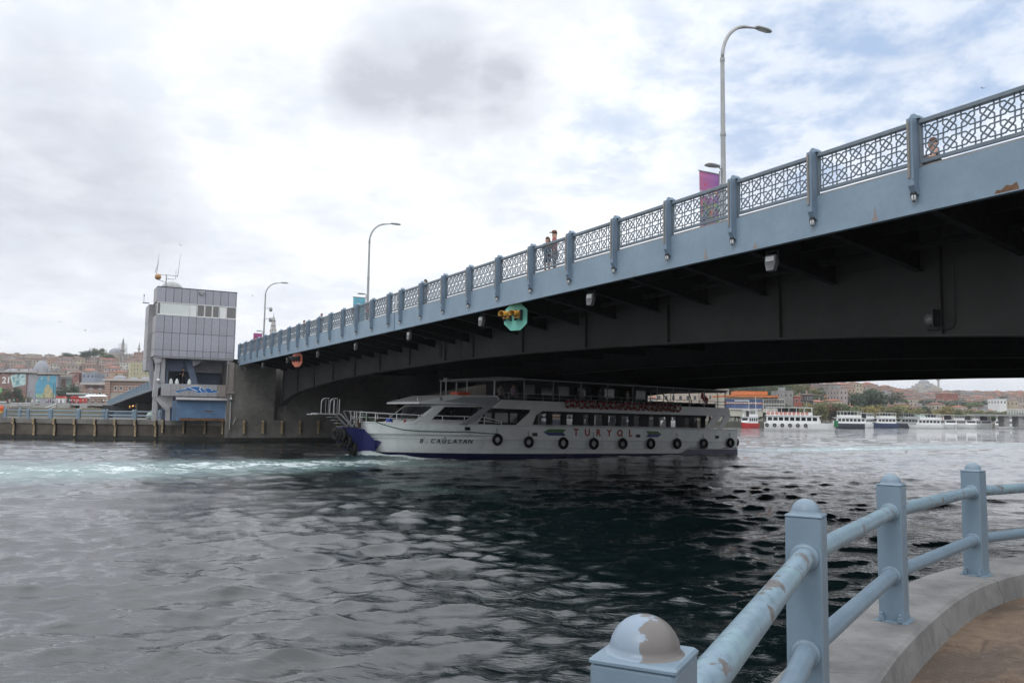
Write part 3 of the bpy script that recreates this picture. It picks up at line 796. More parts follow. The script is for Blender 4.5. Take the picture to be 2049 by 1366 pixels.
# slender timber-faced fenders, two pieces each where the wall has a coping
fnd = MB()
fnd.box((-.09, -.16, 0), (.09, 0, 1.3), 0)
fnd.box((.092, -.15, 0), (.17, 0, 1.3), 1)
for z in (.2, .62, 1.02): fnd.box((-.03, -.175, z), (.03, -.161, z + .09), 1)
fndm = fnd.mesh('fender', [M['fender_yellow'], M['fender_dark']])
fns = MB(); fns.box((-.09, -.16, 0), (.09, 0, .55), 0); fns.box((.092, -.15, 0), (.17, 0, .55), 1); fns.box((-.03, -.175, .2), (.03, -.161, .3), 1)
fnsm = fns.mesh('fender', [M['fender_yellow'], M['fender_dark']])
for o in (.75, 2.6, 4.5, 6.35, 8.25, 10.2): place('fender', fndm, pier_far, (-73.92, o, .85), PI / 2)
# brackets and pipe at the outer corner of the pier
b = MB(); b.box((-74.6, -.85, 5.0), (-73.9, -.42, 7.85)); b.box((-74.7, -.95, 4.75), (-73.8, -.32, 4.98)); b.build('bracket', M['bare'], pier_far, (0, 0, 0))
b = MB(); b.tube([(-73.85, -.62, 1.2), (-73.85, -.62, 4.7)], .07, 8); b.tube([(-73.8, -.35, 1.7), (-73.7, -.1, 2.4)], .05, 6); b.build('drain_pipe', M['concrete_light'], pier_far)
b = MB(); b.box((-74.0, -.72, 4.0), (-73.7, -.52, 4.18), 0); b.box((-73.98, -.7, 4.182), (-73.72, -.54, 4.4), 1); b.build('navigation_light', [M['cage'], M['white']], pier_far)

# ------------------------------------------------------------------ control tower (in the bridge frame)
tower = thing('control_tower', 'grey panelled bridge control tower on legs over a blue kiosk', 'control tower', bw(0, 0), BRIDGE_RZ)
TF = 74.6                                                   # plane of the face towards the channel
O0, O1, Z0, Z1 = -7.75, -.33, 8.2, 14.95
def tp(name, lo, hi, m, parent=None, lbl=None):
    """box given as (t, o, h) corners"""
    b = MB(); b.box((-hi[0], lo[1], lo[2]), (-lo[0], hi[1], hi[2]))
    o = b.build(name, m, parent or tower)
    if lbl: o['label'] = lbl
    return o
tp('wall', (TF + .06, O0 + .06, Z0 + .03), (TF + 3.0, O1 - .06, Z1 - .06), M['joint'])
tp('roof', (TF - .02, O0 - .02, Z1 - .058), (TF + 3.1, O1 + .02, Z1 + .03), M['cage'])
tp('wall', (TF + 3.002, O0 - .35, 6.9), (TF + 6.2, O1 - .3, 13.5), M['panel_side'])
rows = [(Z0 + .02, 8.82), (8.86, 10.5), (10.54, 12.2), (13.48, Z1 - .06)]
cols = [(O0 + .02, -7.02)] + [(-7.0 + i * .73 + .015, -7.0 + (i + 1) * .73 - .015) for i in range(9)] + [(-.43 + .015, O1)]
pan_cache = {}
def panel(name, w, h, d, m):
    k = (name, round(w, 3), round(h, 3), m.name)
    if k not in pan_cache:
        b = MB(); b.bbox((-w / 2, -d, 0), (w / 2, d, h), .012); pan_cache[k] = b.mesh(name, m)
    return pan_cache[k]
for z0, z1 in rows:
    for a, c in cols:
        place('panel', panel('panel', c - a, z1 - z0, .05, M['panel']), tower, (-TF - .03, (a + c) / 2, z0), PI / 2)
# ribbon windows: pale blinds, then glass and open casements
wz0, wz1 = 12.26, 13.42
b = MB()
for z in (wz0 - .05, wz1): b.box((-TF - .05, O0 + .02, z), (-TF + .035, O1, z + .05))
b.build('window_band_frame', M['white'], tower)
winspec = [(-7.7, -7.42, 'winglass'), (-7.38, -4.78, 'blind'), (-4.7, -4.15, 'white'), (-4.05, -3.4, 'winglass'), (-3.32, -2.67, 'winglass'), (-2.59, -2.0, 'winglass'), (-1.9, -1.35, 'white'), (-1.27, O1 - .03, 'winglass')]
for a, c, k in winspec:
    w = c - a
    b = MB(); b.box((-w / 2 - .03, -.03, 0), (w / 2 + .03, .03, .045)); b.box((-w / 2 - .03, -.03, wz1 - wz0 - .047), (w / 2 + .03, .03, wz1 - wz0 - .002))
    b.box((-w / 2 - .03, -.03, .046), (-w / 2 + .02, .03, wz1 - wz0 - .048)); b.box((w / 2 - .02, -.03, .046), (w / 2 + .03, .03, wz1 - wz0 - .048))
    f = b.build('window', M['white'], tower, (-TF - .02, (a + c) / 2, wz0), PI / 2)
    g = MB(); g.box((-w / 2 + .021, -.008, .047), (w / 2 - .021, .008, wz1 - wz0 - .05)); g.build('pane', M[k], f)
# the outer side: narrow chamfer with its own panels
for z0, z1 in rows:
    for a, c in ((TF + .02, TF + 1.0), (TF + 1.03, TF + 2.0), (TF + 2.03, TF + 3.0)):
        place('panel', panel('side_panel', c - a, z1 - z0, .05, M['panel_side']), tower, (-(a + c) / 2, O0 + .02, z0))
for a, c in ((TF + .06, TF + 1.3), (TF + 1.36, TF + 2.9)):
    place('window', panel('side_window', c - a, 1.1, .03, M['winglass']), tower, (-(a + c) / 2, O0 + .03, wz0 + .02))
for i, (z0, z1) in enumerate(((6.95, 8.2), (8.24, 9.8), (9.84, 11.6), (11.64, 13.5))):
    for a, c in ((TF + 3.1, TF + 4.6), (TF + 4.63, TF + 6.15)):
        place('panel', panel('side_panel', c - a, z1 - z0, .05, M['panel_side']), tower, (-(a + c) / 2, O0 - .36, z0))
# underside, lower body, legs
tp('underside', (TF + .02, O0 + .1, 8.08), (TF + 6.1, O1 - .1, 8.19), M['panel_side'])

fr = lambda o, h, t: (-t, o, h)
def ohp(name, polys, m, parent=None):
    b = MB()
    for pts, t0, t1 in polys: b.prism(pts, TF + t0, TF + t1, 0, fr)
    return fix_normals(b.build(name, m, parent or tower))
ohp('leg', [([(-7.53, 7.5), (-7.14, 7.62), (-7.24, 4.29), (-7.67, 4.29)], .2, .9)], M['panel_side'])
ohp('gusset', [([(-7.75, 8.09), (-7.05, 8.09), (-7.1, 7.63), (-7.55, 7.47)], .1, 1.0)], M['panel_side'])
ohp('leg', [([(-8.0, 7.7), (-7.62, 7.9), (-7.3, 5.6), (-7.6, 5.0), (-7.72, 5.6)], 2.4, 3.1)], M['panel'])
ohp('jamb', [([(-7.12, 5.62), (-6.66, 5.62), (-6.7, 8.08), (-7.04, 8.08)], .3, 1.0)], M['panel_side'])
ohp('strut', [([(-7.66, 4.28), (-7.2, 4.28), (-6.07, 3.4), (-6.07, 3.05), (-6.5, 3.05)], .16, .8)], M['panel_side'])
ohp('foot', [([(-6.42, 2.05), (-6.05, 2.05), (-6.05, 3.04), (-6.42, 3.04)], .2, .8)], M['panel_side'])
ohp('column', [([(-7.62, 2.05), (-7.26, 2.05), (-7.24, 4.27), (-7.6, 4.27)], .3, .9)], M['panel_side'])
ohp('column', [([(-7.2, 2.05), (-6.85, 2.05), (-6.95, 3.6), (-7.2, 3.9)], 2.2, 3.0)], M['panel'])
ohp('base_panel', [([(-7.15, 3.9), (-6.5, 3.35), (-5.85, 3.3), (-5.85, 4.41), (-7.15, 4.41)], .3, .4)], M['panel_side'])
tp('back_wall', (TF + 4.0, -6.4, 2.05), (TF + 4.3, O1 - .1, 8.07), M['dusk'])
tp('side_wall', (TF + .3, O1 - .42, 2.05), (TF + 4.0, O1 - .12, 8.07), M['panel'])
tp('column', (TF + .1, O1 - .62, 2.05), (TF + .28, O1 - .44, 8.07), M['panel_side'])
tp('floor', (TF + .1, -6.4, 5.45), (TF + 4.0, O1 - .45, 5.6), M['panel_side'])
b = MB(); b.prism([(-4.85, 8.05), (-4.15, 8.05), (-3.45, 5.62), (-4.05, 5.62)], TF + 1.2, TF + 1.6, 0, fr); fix_normals(b.build('slanted_column', M['dusk'], tower))
b = MB(); b.prism([(-4.3, 8.06), (-2.9, 8.06), (-4.0, 7.4)], TF + .9, TF + 1.1, 0, fr); fix_normals(b.build('gusset', M['panel_side'], tower))
b = MB(); b.box((-TF - 1.9, -6.4, 6.9), (-TF - 1.75, -4.4, 8.05)); b.box((-TF - 1.9, -6.4, 5.62), (-TF - 1.75, -6.2, 6.9)); b.build('window_frame', M['dusk'], tower)
tp('pane', (TF + 1.8, -6.19, 5.62), (TF + 1.82, -4.6, 6.89), M['glass'])
# balcony panel with the blue painted figure
for i in range(7):
    a = -7.0 + i * .86
    place('panel', panel('parapet', .84, 1.16, .05, M['panel_side'] if i < 6 else M['bare']), tower, (-TF - .0, a + .43, 4.43), PI / 2)
def flat(name, pts, o_c, h_c, m, t=TF - .058, th=.004, parent=None):
    b = MB(); b.prism([(o_c + x, h_c + y) for x, y in pts], t, t + th, 0, fr); return fix_normals(b.build(name, m, parent or tower))
body = [(-2.05, -.22), (-1.7, -.1), (-1.35, -.02), (-1.0, .17), (-.72, .22), (-.5, .31), (.0, .33), (.25, .3), (.45, .22), (.62, .05), (.85, .12), (1.05, .22), (1.32, .12), (1.42, -.08), (1.62, .05), (1.88, -.02), (1.98, -.2), (1.7, -.16), (1.5, -.25), (1.1, -.24), (.6, -.2), (.3, -.3), (.05, -.26), (-.4, -.08), (-.8, -.02), (-1.15, -.1), (-1.5, -.2), (-1.75, -.3)]
wide = [(x * 1.025, y * 1.18) for x, y in body]
flat('graffiti_outline', wide, -3.75, 5.05, M['white'])
flat('graffiti_figure', body, -3.75, 5.05, M['graf_blue'], TF - .064)
for seg in ([(-.75, .2), (-.68, .22), (-.2, .03), (.1, -.1), (.05, -.14), (-.3, -.02)], [(.3, .3), (.36, .28), (.3, .05), (.5, -.18), (.44, -.2), (.22, .04)], [(.6, .05), (.65, .06), (.95, -.12), (1.0, -.22), (.94, -.22), (.86, -.1)], [(-1.35, 0), (-1.25, -.02), (-1.1, .08), (-.95, .04), (-1.0, 0), (-1.15, .02)]):
    flat('graffiti_line', seg, -3.75, 5.05, M['white'], TF - .07)
# blue kiosk below
tp('kiosk', (TF + .15, -5.5, 2.05), (TF + 3.6, -.8, 4.0), M['kiosk_blue'])
b = MB(); b.prism([(.15, 4.0), (-.22, 4.02), (-.28, 4.1), (.15, 4.40)], -5.62, -.72, 0, lambda t, h, o: (-TF - t, o, h)); fix_normals(b.build('canopy', M['panel_side'], tower))
for o0, o1 in ((-3.0, -2.05), (-4.9, -3.9)):
    tp('door' if o0 > -3.5 else 'panel', (TF + .12, o0, 2.35), (TF + .149, o1, 3.85), M['kiosk_blue'])
tp('rust_patch', (TF + .13, -5.2, 2.06), (TF + .1495, -.9, 2.3), M['rust'])
tp('rust_patch', (TF + .1, -2.9, 2.95), (TF + .119, -2.1, 3.05), M['rust'])
# roof things: dome cover, antenna mast with a buoy ball, small boom
b = MB(); b.lathe([(1.0 * math.cos(a), .75 * math.sin(a)) for a in np.linspace(0, PI / 2 - .02, 8)], 20, (-TF - 1.6, -6.3, Z1 + .03)); b.build('radome', M['galv'], tower)
b = MB()
mx, my = -TF - .3, -7.0
b.tube([(mx, my, Z1), (mx, my, Z1 + 1.25)], .05, 6)
b.tube([(mx, my - .9, Z1 + 1.2), (mx, my + 1.0, Z1 + 1.2)], .03, 5); b.tube([(mx, my, Z1 + .85), (mx, my + .8, Z1 + .85)], .03, 5)
b.tube([(mx, my - 1.0, Z1 + .8), (mx, my, Z1 + .45)], .03, 5)
for dy, h0, h1, lean in ((-.9, 1.2, 3.3, .1), (-1.05, 1.3, 2.9, .2), (1.0, 1.1, 3.4, .12), (.85, .9, 1.9, 0)):
    b.tube([(mx, my + dy, Z1 + h0), (mx, my + dy + lean, Z1 + (h0 + h1) / 2), (mx, my + dy + 1.4 * lean, Z1 + h1)], [.035, .022, .012], 5)
b.build('antenna', M['galv'], tower)
b = MB(); b.lathe([(.3 * math.cos(a), .3 * math.sin(a)) for a in np.linspace(-PI / 2 + .01, PI / 2 - .01, 12)], 18, (mx, my - .75, Z1 + .95)); b.build('ball', mat('weathered_orange_ball', (.45, .25, .11), .5, .15, 2), tower)
b = MB(); b.tube([(-TF - 4.2, O0 - .3, 13.75), (-TF - 4.2, O0 - .9, 13.75)], .05, 5); b.tube([(-TF - 4.2, O0 - .8, 13.75), (-TF - 4.2, O0 - .8, 14.5)], .02, 5); b.lathe([(.02, 14.4), (.07, 14.5), (.02, 14.6)], 8, (-TF - 4.2, O0 - .8, 0)); b.build('wind_sensor', M['cage'], tower)
b = MB(); b.lathe([(.06, -.25), (.14, -.2), (.14, 0), (.05, .02)], 10, (0, 0, 0), axis='y'); b.build('floodlight', M['white'], tower, (-TF - .1, -7.15, 5.9))
b = MB(); b.box((-TF - .0, -4.0, 14.62), (-TF + .22, -3.45, 14.8)); b.box((-TF + .06, -3.9, 14.45), (-TF + .2, -3.55, 14.615)); b.build('camera_housing', M['galv'], tower)

# ------------------------------------------------------------------ far quay below the tower
def yq(x): return 84.6 + .004 * (x + 40)
QZ = 2.05
fq_front = [(-52.6, 84.3), (-46, 84.5), (-40, 84.7), (-34, 84.9)]
p_in = bw(75.4, -.95); p_mid = bw(79.6, -6.4)
poly = [(-52.9, 84.3), (-46, 84.55), (-40, 84.75), (p_mid[0] - .6, 84.9), (p_in[0], p_in[1]), bw(84, -.95)[:2], bw(96, -3)[:2], bw(98, -8)[:2], (-46, 93.5), (-46.2, 89.8), (-53.2, 89.4)]
b = MB(); b.prism(poly, -3, QZ - .5, 0); o = fix_normals(b.build('quay', mat('brown_stained_quay', (.085, .072, .058), .85, .35, .4, streak=.85, streak_col=(.03, .024, .018), bump=.3, bscale=4))); tag(o, 'low stained concrete quay round the control tower', kind='structure')
def shrink(pl, d):
    c = Vector((sum(p[0] for p in pl) / len(pl), sum(p[1] for p in pl) / len(pl), 0))
    return [(p[0] + (p[0] - c.x) / abs((Vector(p + (0,)) - c).length) * d, p[1] + (p[1] - c.y) / abs((Vector(p + (0,)) - c).length) * d) for p in [tuple(q[:2]) for q in pl]]
b = MB(); b.prism(shrink(poly, .16), QZ - .498, QZ, 0); cop = fix_normals(b.build('quay_coping', M['concrete'], o))
b = MB(); b.prism(shrink(poly, .03), -3, .42, 0); fix_normals(b.build('tide_band', M['weed'], o))
k = 0
xs = np.linspace(-52.4, -36.2, 9)
for i, x in enumerate(xs):
    y = float(np.interp(x, [-52.9, -46, -40, -35], [84.3, 84.55, 84.75, 84.9])) - .02
    place('fender', fndm, o, (float(x), y, .35), 0); place('fender', fnsm, o, (float(x) - .05, y - .12, 1.46), 0)
dirx = Vector((p_in[0] - (p_mid[0] - .6), p_in[1] - 84.9, 0)); a_ = math.atan2(dirx.y, dirx.x)
for f in (.1, .42, .74, 1.0):
    place('fender', fndm, o, (p_mid[0] - .6 + dirx.x * f, 84.9 + dirx.y * f - .03, .75), a_)

fr_root = thing('railing', 'blue post and tube railing along the low quay by the control tower', 'railing', (0, 0, 0))
rp = MB(); rp.bbox((-.13, -.13, 0), (.13, .13, .92), .02); rpm = rp.mesh('post', M['rail_blue'])
rd = MB(); rd.lathe([(.1, .92), (.09, .97), (.05, 1.01), (.01, 1.03)], 10); rdm = rd.mesh('dome', M['rail_blue'])
path = [(-51.6, 84.75), (-49.3, 84.83), (-47.0, 84.9), (-44.2, 85.0), (-41.4, 85.1), (-38.5, 85.15), (p_mid[0] + .6, 85.15), (p_mid[0] + 3.4, 84.55), (p_in[0] - .25, p_in[1] + .35)]
back = [(-52.6, 88.9), (-49.5, 89.1), (-46.6, 89.3), (-45.6, 93), (-42.5, 93.4), (-39.6, 93.6), (-36.6, 94)]
for pth in (path, back):
    for i, (x, y) in enumerate(pth):
        place('dome', rdm, place('post', rpm, fr_root, (x, y, QZ)))
        if i + 1 < len(pth):
            x2, y2 = pth[i + 1]
            for z in (QZ + .78, QZ + .36):
                t_ = MB(); d_ = Vector((x2 - x, y2 - y, 0)).normalized() * .1
                t_.tube([Vector((x, y, z)) + d_, Vector((x2, y2, z)) - d_], .05, 8); t_.build('rail', M['rail_blue'], fr_root)
# marker lamp, wrapped bundle, second railing on the platform behind the tower legs
mk = thing('marker_lamp', 'small red and yellow marker lamp on a concrete block at the quay end', 'lamp', (-52.3, 85.2, QZ))
b = MB(); b.prism([(-.45, -.4), (.45, -.4), (.38, .4), (-.38, .4)], 0, .45); b.build('block', M['concrete'], mk)
b = MB(); b.tube([(0, 0, .45), (0, 0, .75)], .16, 10); b.build('lamp_base', M['yellow'], mk)
b = MB(); b.lathe([(.2, .75), (.22, .9), (.17, 1.05), (.12, 1.2), (.02, 1.25)], 12); b.build('lamp_body', M['orange'], mk)
b = MB(); g = random.Random(4); prof = [(.2, 0), (.52, .08), (.6, .3), (.5, .62), (.3, .8), (.1, .9), (.02, .93)]
b.lathe(prof, 12); b.v = [(x * g.uniform(.85, 1.1), y * g.uniform(.85, 1.1), z * g.uniform(.95, 1.05)) for x, y, z in b.v]
tag(b.build('wrapped_bundle', mat('pale_green_tarpaulin', (.36, .45, .4), .6, .15, 3, bump=.5, bscale=6), None, (-37.3, 86.3, QZ)), 'pale green tarpaulin bundle lying beside the tower leg', 'bundle')

# ------------------------------------------------------------------ street lamps, banners, lights
def lamp_at(t, lbl, gr='tall street lamps on the bridge', banner=None, blbl=None):
    root = thing('street_lamp', lbl, 'street lamp', bw(t, 3.0, 8.64), BRIDGE_RZ, gr)
    b = MB(); b.tube([(0, 0, 0), (0, 0, 6.6)], [.1, .07], 12); b.lathe([(.14, 0), (.14, .5), (.105, .55)], 12); b.lathe([(.085, 6.5), (.085, 6.62)], 12); b.lathe([(.1, 3.9), (.1, 4.0)], 12); b.build('pole', M['galv'], root)
    pts = [(0, 0, 6.6)]
    for q in np.linspace(0, 1, 12):
        an = q * math.radians(86); pts.append((0, 1.3 * (1 - math.cos(an)), 6.6 + 1.42 * math.sin(an)))
    pts.append((0, 1.7, 8.1))
    b = MB(); b.tube(pts, [.062] * (len(pts) - 2) + [.045, .035], 10); b.build('arm', M['galv'], root)
    b = MB(); b.lathe([(.03, -.42), (.1, -.34), (.125, -.1), (.12, .15), (.07, .33), (.02, .38)], 14, (0, 0, 0), axis='y', sc=(1.1, .62)); h = b.build('lamp_head', M['galv'], root, (0, 1.98, 8.12))
    b = MB(); b.lathe([(.02, -.3), (.08, -.2), (.08, .1), (.02, .2)], 12, (0, 0, 0), axis='y', sc=(1, .4)); b.build('lens', M['glass_white'], h, (0, 0, -.05))
    b = MB(); b.tube([(0, -.06, 2.2), (0, -.1, 2.72), (0, -.2, 2.78)], .025, 6); b.lathe([(.02, -.62), (.13, -.55), (.15, -.35), (.1, -.08), (.02, 0)], 12, (0, -.16, 2.8), axis='y', sc=(1.2, .4)); b.build('footway_light', M['galv'], root)
    b = MB()
    for z in (.4, 1.1, 1.8, 2.2): b.tube([(0, -.17, z), (0, 0, z)], .02, 6)
    b.tube([(0, -.17, .2), (0, -.17, 2.65)], .022, 6); b.build('bracket', M['galv'], root)
    if banner:
        r = thing('banner', blbl, 'banner', bw(t, 3.0, 8.64), BRIDGE_RZ, 'banners on the bridge lamps')
        n = 10; vs = []; fs = []
        for i in range(n + 1):
            for j in range(n + 1):
                y = -1.06 + .86 * j / n; z = .12 + 2.4 * i / n
                vs.append((.03 * math.sin(3.2 * j / n + .4) * math.sin(PI * i / n + .3), y, z))
        m_ = n + 1
        fs = [(i * m_ + j, i * m_ + j + 1, (i + 1) * m_ + j + 1, (i + 1) * m_ + j) for i in range(n) for j in range(n)]
        b = MB(); b.add(vs, fs, 0, True); c_ = b.build('cloth', banner, r)
        sm = c_.modifiers.new('thick', 'SOLIDIFY'); sm.thickness = .006
        b = MB(); b.tube([(0, -1.1, 2.54), (0, -.14, 2.54)], .02, 6); b.tube([(0, -1.1, .1), (0, -.14, .1)], .02, 6); b.build('rod', M['galv'], r)
    return root
def banner_print():
    m = bpy.data.materials.new('purple_event_banner'); m.use_nodes = True
    N = NT(m.node_tree); p = N.n['Principled BSDF']; L = m.node_tree.links
    tc = N.new('ShaderNodeTexCoord'); v = tc.outputs['Generated']
    s = N.new('ShaderNodeSeparateXYZ'); L.new(v, s.inputs[0])
    z, y = s.outputs[2], s.outputs[1]
    c = N.mix(y, (.42, .13, .25, 1), (.27, .12, .36, 1))
    c = N.mix(N.ramp(N.vm('DISTANCE', v, (.5, .28, .87)), .09, .05), c, (.55, .05, .09, 1))
    arc = N.m('ABSOLUTE', N.m('SUBTRACT', N.m('ADD', z, N.m('MULTIPLY', N.m('POWER', N.m('SUBTRACT', y, .6), 2.0), .45)), .765))
    c = N.mix(N.ramp(arc, .022, .012), c, (.6, .32, .1, 1))
    wb = N.m('MULTIPLY', N.ramp(N.m('ABSOLUTE', N.m('SUBTRACT', z, .69)), .05, .045), N.ramp(y, .86, .82))
    letters = N.m('GREATER_THAN', N.noise(N.scale(v, (1, 26, 18)), 1.0, 1), .53)
    c = N.mix(wb, c, N.mix(letters, (.62, .6, .62, 1), (.3, .17, .3, 1)))
    vo = N.new('ShaderNodeTexVoronoi'); L.new(N.scale(v, (1, 5, 9)), vo.inputs['Vector']); vo.inputs['Scale'].default_value = 1.3
    pic = N.mix(.55, vo.outputs['Color'], (.2, .1, .14, 1)); pic = N.mix(.45, pic, (.13, .07, .1, 1))
    c = N.mix(N.m('MULTIPLY', N.ramp(z, .60, .57), N.ramp(z, .05, .07)), c, pic)
    L.new(c, p.inputs['Base Color']); p.inputs['Roughness'].default_value = .7
    return m
BPR = banner_print()
lamp_at(9.1, 'tall curved street lamp with a purple banner, the nearest one', banner=BPR, blbl='purple event banner with pictures on the nearest bridge lamp')
lamp_at(44.6, 'tall curved street lamp with a turquoise banner, midway along the bridge', banner=mat('turquoise_banner', (.13, .36, .45), .7, .12, 2), blbl='turquoise banner on the middle bridge lamp')
l3 = lamp_at(77.0, 'tall curved street lamp with cameras on its pole beside the control tower', banner=mat('magenta_banner', (.4, .08, .25), .7, .15, 2), blbl='magenta banner on the lamp beside the control tower')
b = MB()
for z in (4.1, 5.2):
    b.tube([(0, 0, z), (0, .5, z + .1)], .03, 6); b.lathe([(.02, -.3), (.17, -.2), (.17, .1), (.06, .2)], 10, (0, .62, z))
b.build('camera_dome', M['galv'], l3)

fl = MB(); fl.prism([(-.17, 0), (.17, 0), (.17, -.2), (.11, -.42), (-.11, -.42), (-.17, -.2)], -.08, .07, 0, lambda x, z, y: (x, y, z))
flm = fix_normals_mesh(fl.mesh('housing', mat('weathered_floodlight_grey', (.15, .155, .155), .5, .15, 4)))
gl = MB(); gl.box((-.13, -.1, -.17), (.13, -.082, -.04)); glm = gl.mesh('lens', M['glass_white'])
arm = MB(); arm.box((-.2, -.02, -.12), (-.172, .02, .12)); arm.box((.172, -.02, -.12), (.2, .02, .12)); arm.box((-.2, -.02, .12), (.2, .02, .14)); armm = arm.mesh('yoke', M['cage'])
fll = ['floodlight under the fascia nearest the rust streaked plates', 'floodlight under the fascia before the turquoise signal board', 'floodlight under the fascia just past the turquoise signal board', 'floodlight hanging just before the bridge joint', 'floodlight a little past the bridge joint', 'floodlight before the salmon signal board', 'floodlight beside the salmon signal board, on the tower side', 'floodlight under the fascia approaching the pier', 'floodlight under the fascia at the pier']
for (t, lb) in zip((4.56, 13.08, 21.64, 30.17, 39.04, 47.47, 56.16, 64.9, 72.6), fll):
    r = thing('floodlight', lb, 'floodlight', bw(t, .4, 7.42), BRIDGE_RZ, 'floodlights under the bridge edge')
    r.rotation_euler = (-.1, 0, BRIDGE_RZ + .12 * math.sin(t * 3))
    place('housing', flm, r); place('lens', glm, r); place('yoke', armm, r)
r = thing('floodlight', 'round dark floodlight on the face of the girder with its conduit', 'floodlight', bw(2.3, 3.95, 5.72), BRIDGE_RZ)
b = MB(); b.lathe([(.16, -.25), (.16, -.05), (.1, .02)], 16, axis='y'); b.build('housing', M['cage'], r); b = MB(); b.lathe([(.0, -.262), (.13, -.262), (.13, -.25)], 16, axis='y'); b.build('lens', M['winglass'], r)
b = MB(); b.box((.12, -.3, -.2), (.15, .05, .26)); b.build('visor', M['cage'], r)

def signal(t, lbl, m, lamp_m):
    base = Vector(bw(t, .25, 7.08))
    yaw = math.atan2(-.835, -.55)                       # facing down the channel towards approaching boats
    r = thing('signal_board', lbl, 'traffic signal', base, yaw + PI / 2, 'boat signals hung under the bridge')
    b = MB(); R_ = .56; c8 = [(R_ * 1.0 * x, R_ * y) for x, y in ((-.42, 1), (.42, 1), (1, .5), (1, -.5), (.42, -1), (-.42, -1), (-1, -.5), (-1, .5))]
    b.prism(c8, -.02, .02, 0, lambda x, z, y: (x, y, z)); fix_normals(b.build('board', m, r))
    for x in (-.33, .2):
        b = MB(); b.bbox((-.13, -.3, -.15), (.13, -.03, .15), .03); l = b.build('lamp_housing', lamp_m, r, (x, 0, .08))
        h = MB(); n = 14; vs = []; fs = []
        for i in range(n + 1):
            a = math.radians(-35) + math.radians(250) * i / n
            for yy, rr_ in ((-.3, .135), (-.62, .14)):
                lo_ = 0 if yy > -.5 else .0
                vs += [(rr_ * math.cos(a), yy, rr_ * math.sin(a)), ((rr_ - .012) * math.cos(a), yy, (rr_ - .012) * math.sin(a))]
        for i in range(n):
            k_ = 4 * i
            fs += [(k_, k_ + 4, k_ + 6, k_ + 2), (k_ + 1, k_ + 3, k_ + 7, k_ + 5), (k_ + 2, k_ + 6, k_ + 7, k_ + 3)]
        h.add(vs, fs, 0, True); fix_normals(h.build('hood', lamp_m, l))
        q = MB(); q.lathe([(.0, -.318), (.1, -.312), (.12, -.302)], 14, axis='y'); q.build('lens', M['glass'], l)
        q = MB(); q.box((.131, -.2, -.24), (.16, -.05, .2)); q.box((-.16, -.2, -.24), (-.131, -.05, .2)); q.build('clamp', M['cage'], l)
    b = MB(); b.tube([(0, 0, .55), (0, .1, 1.1)], .03, 6); b.build('hanger', M['cage'], r)
signal(18.3, 'turquoise octagonal signal board with two yellow hooded lamps', M['turq'], M['yellow'])
signal(52.6, 'salmon octagonal signal board with two dark hooded lamps', M['salmon'], M['cage'])

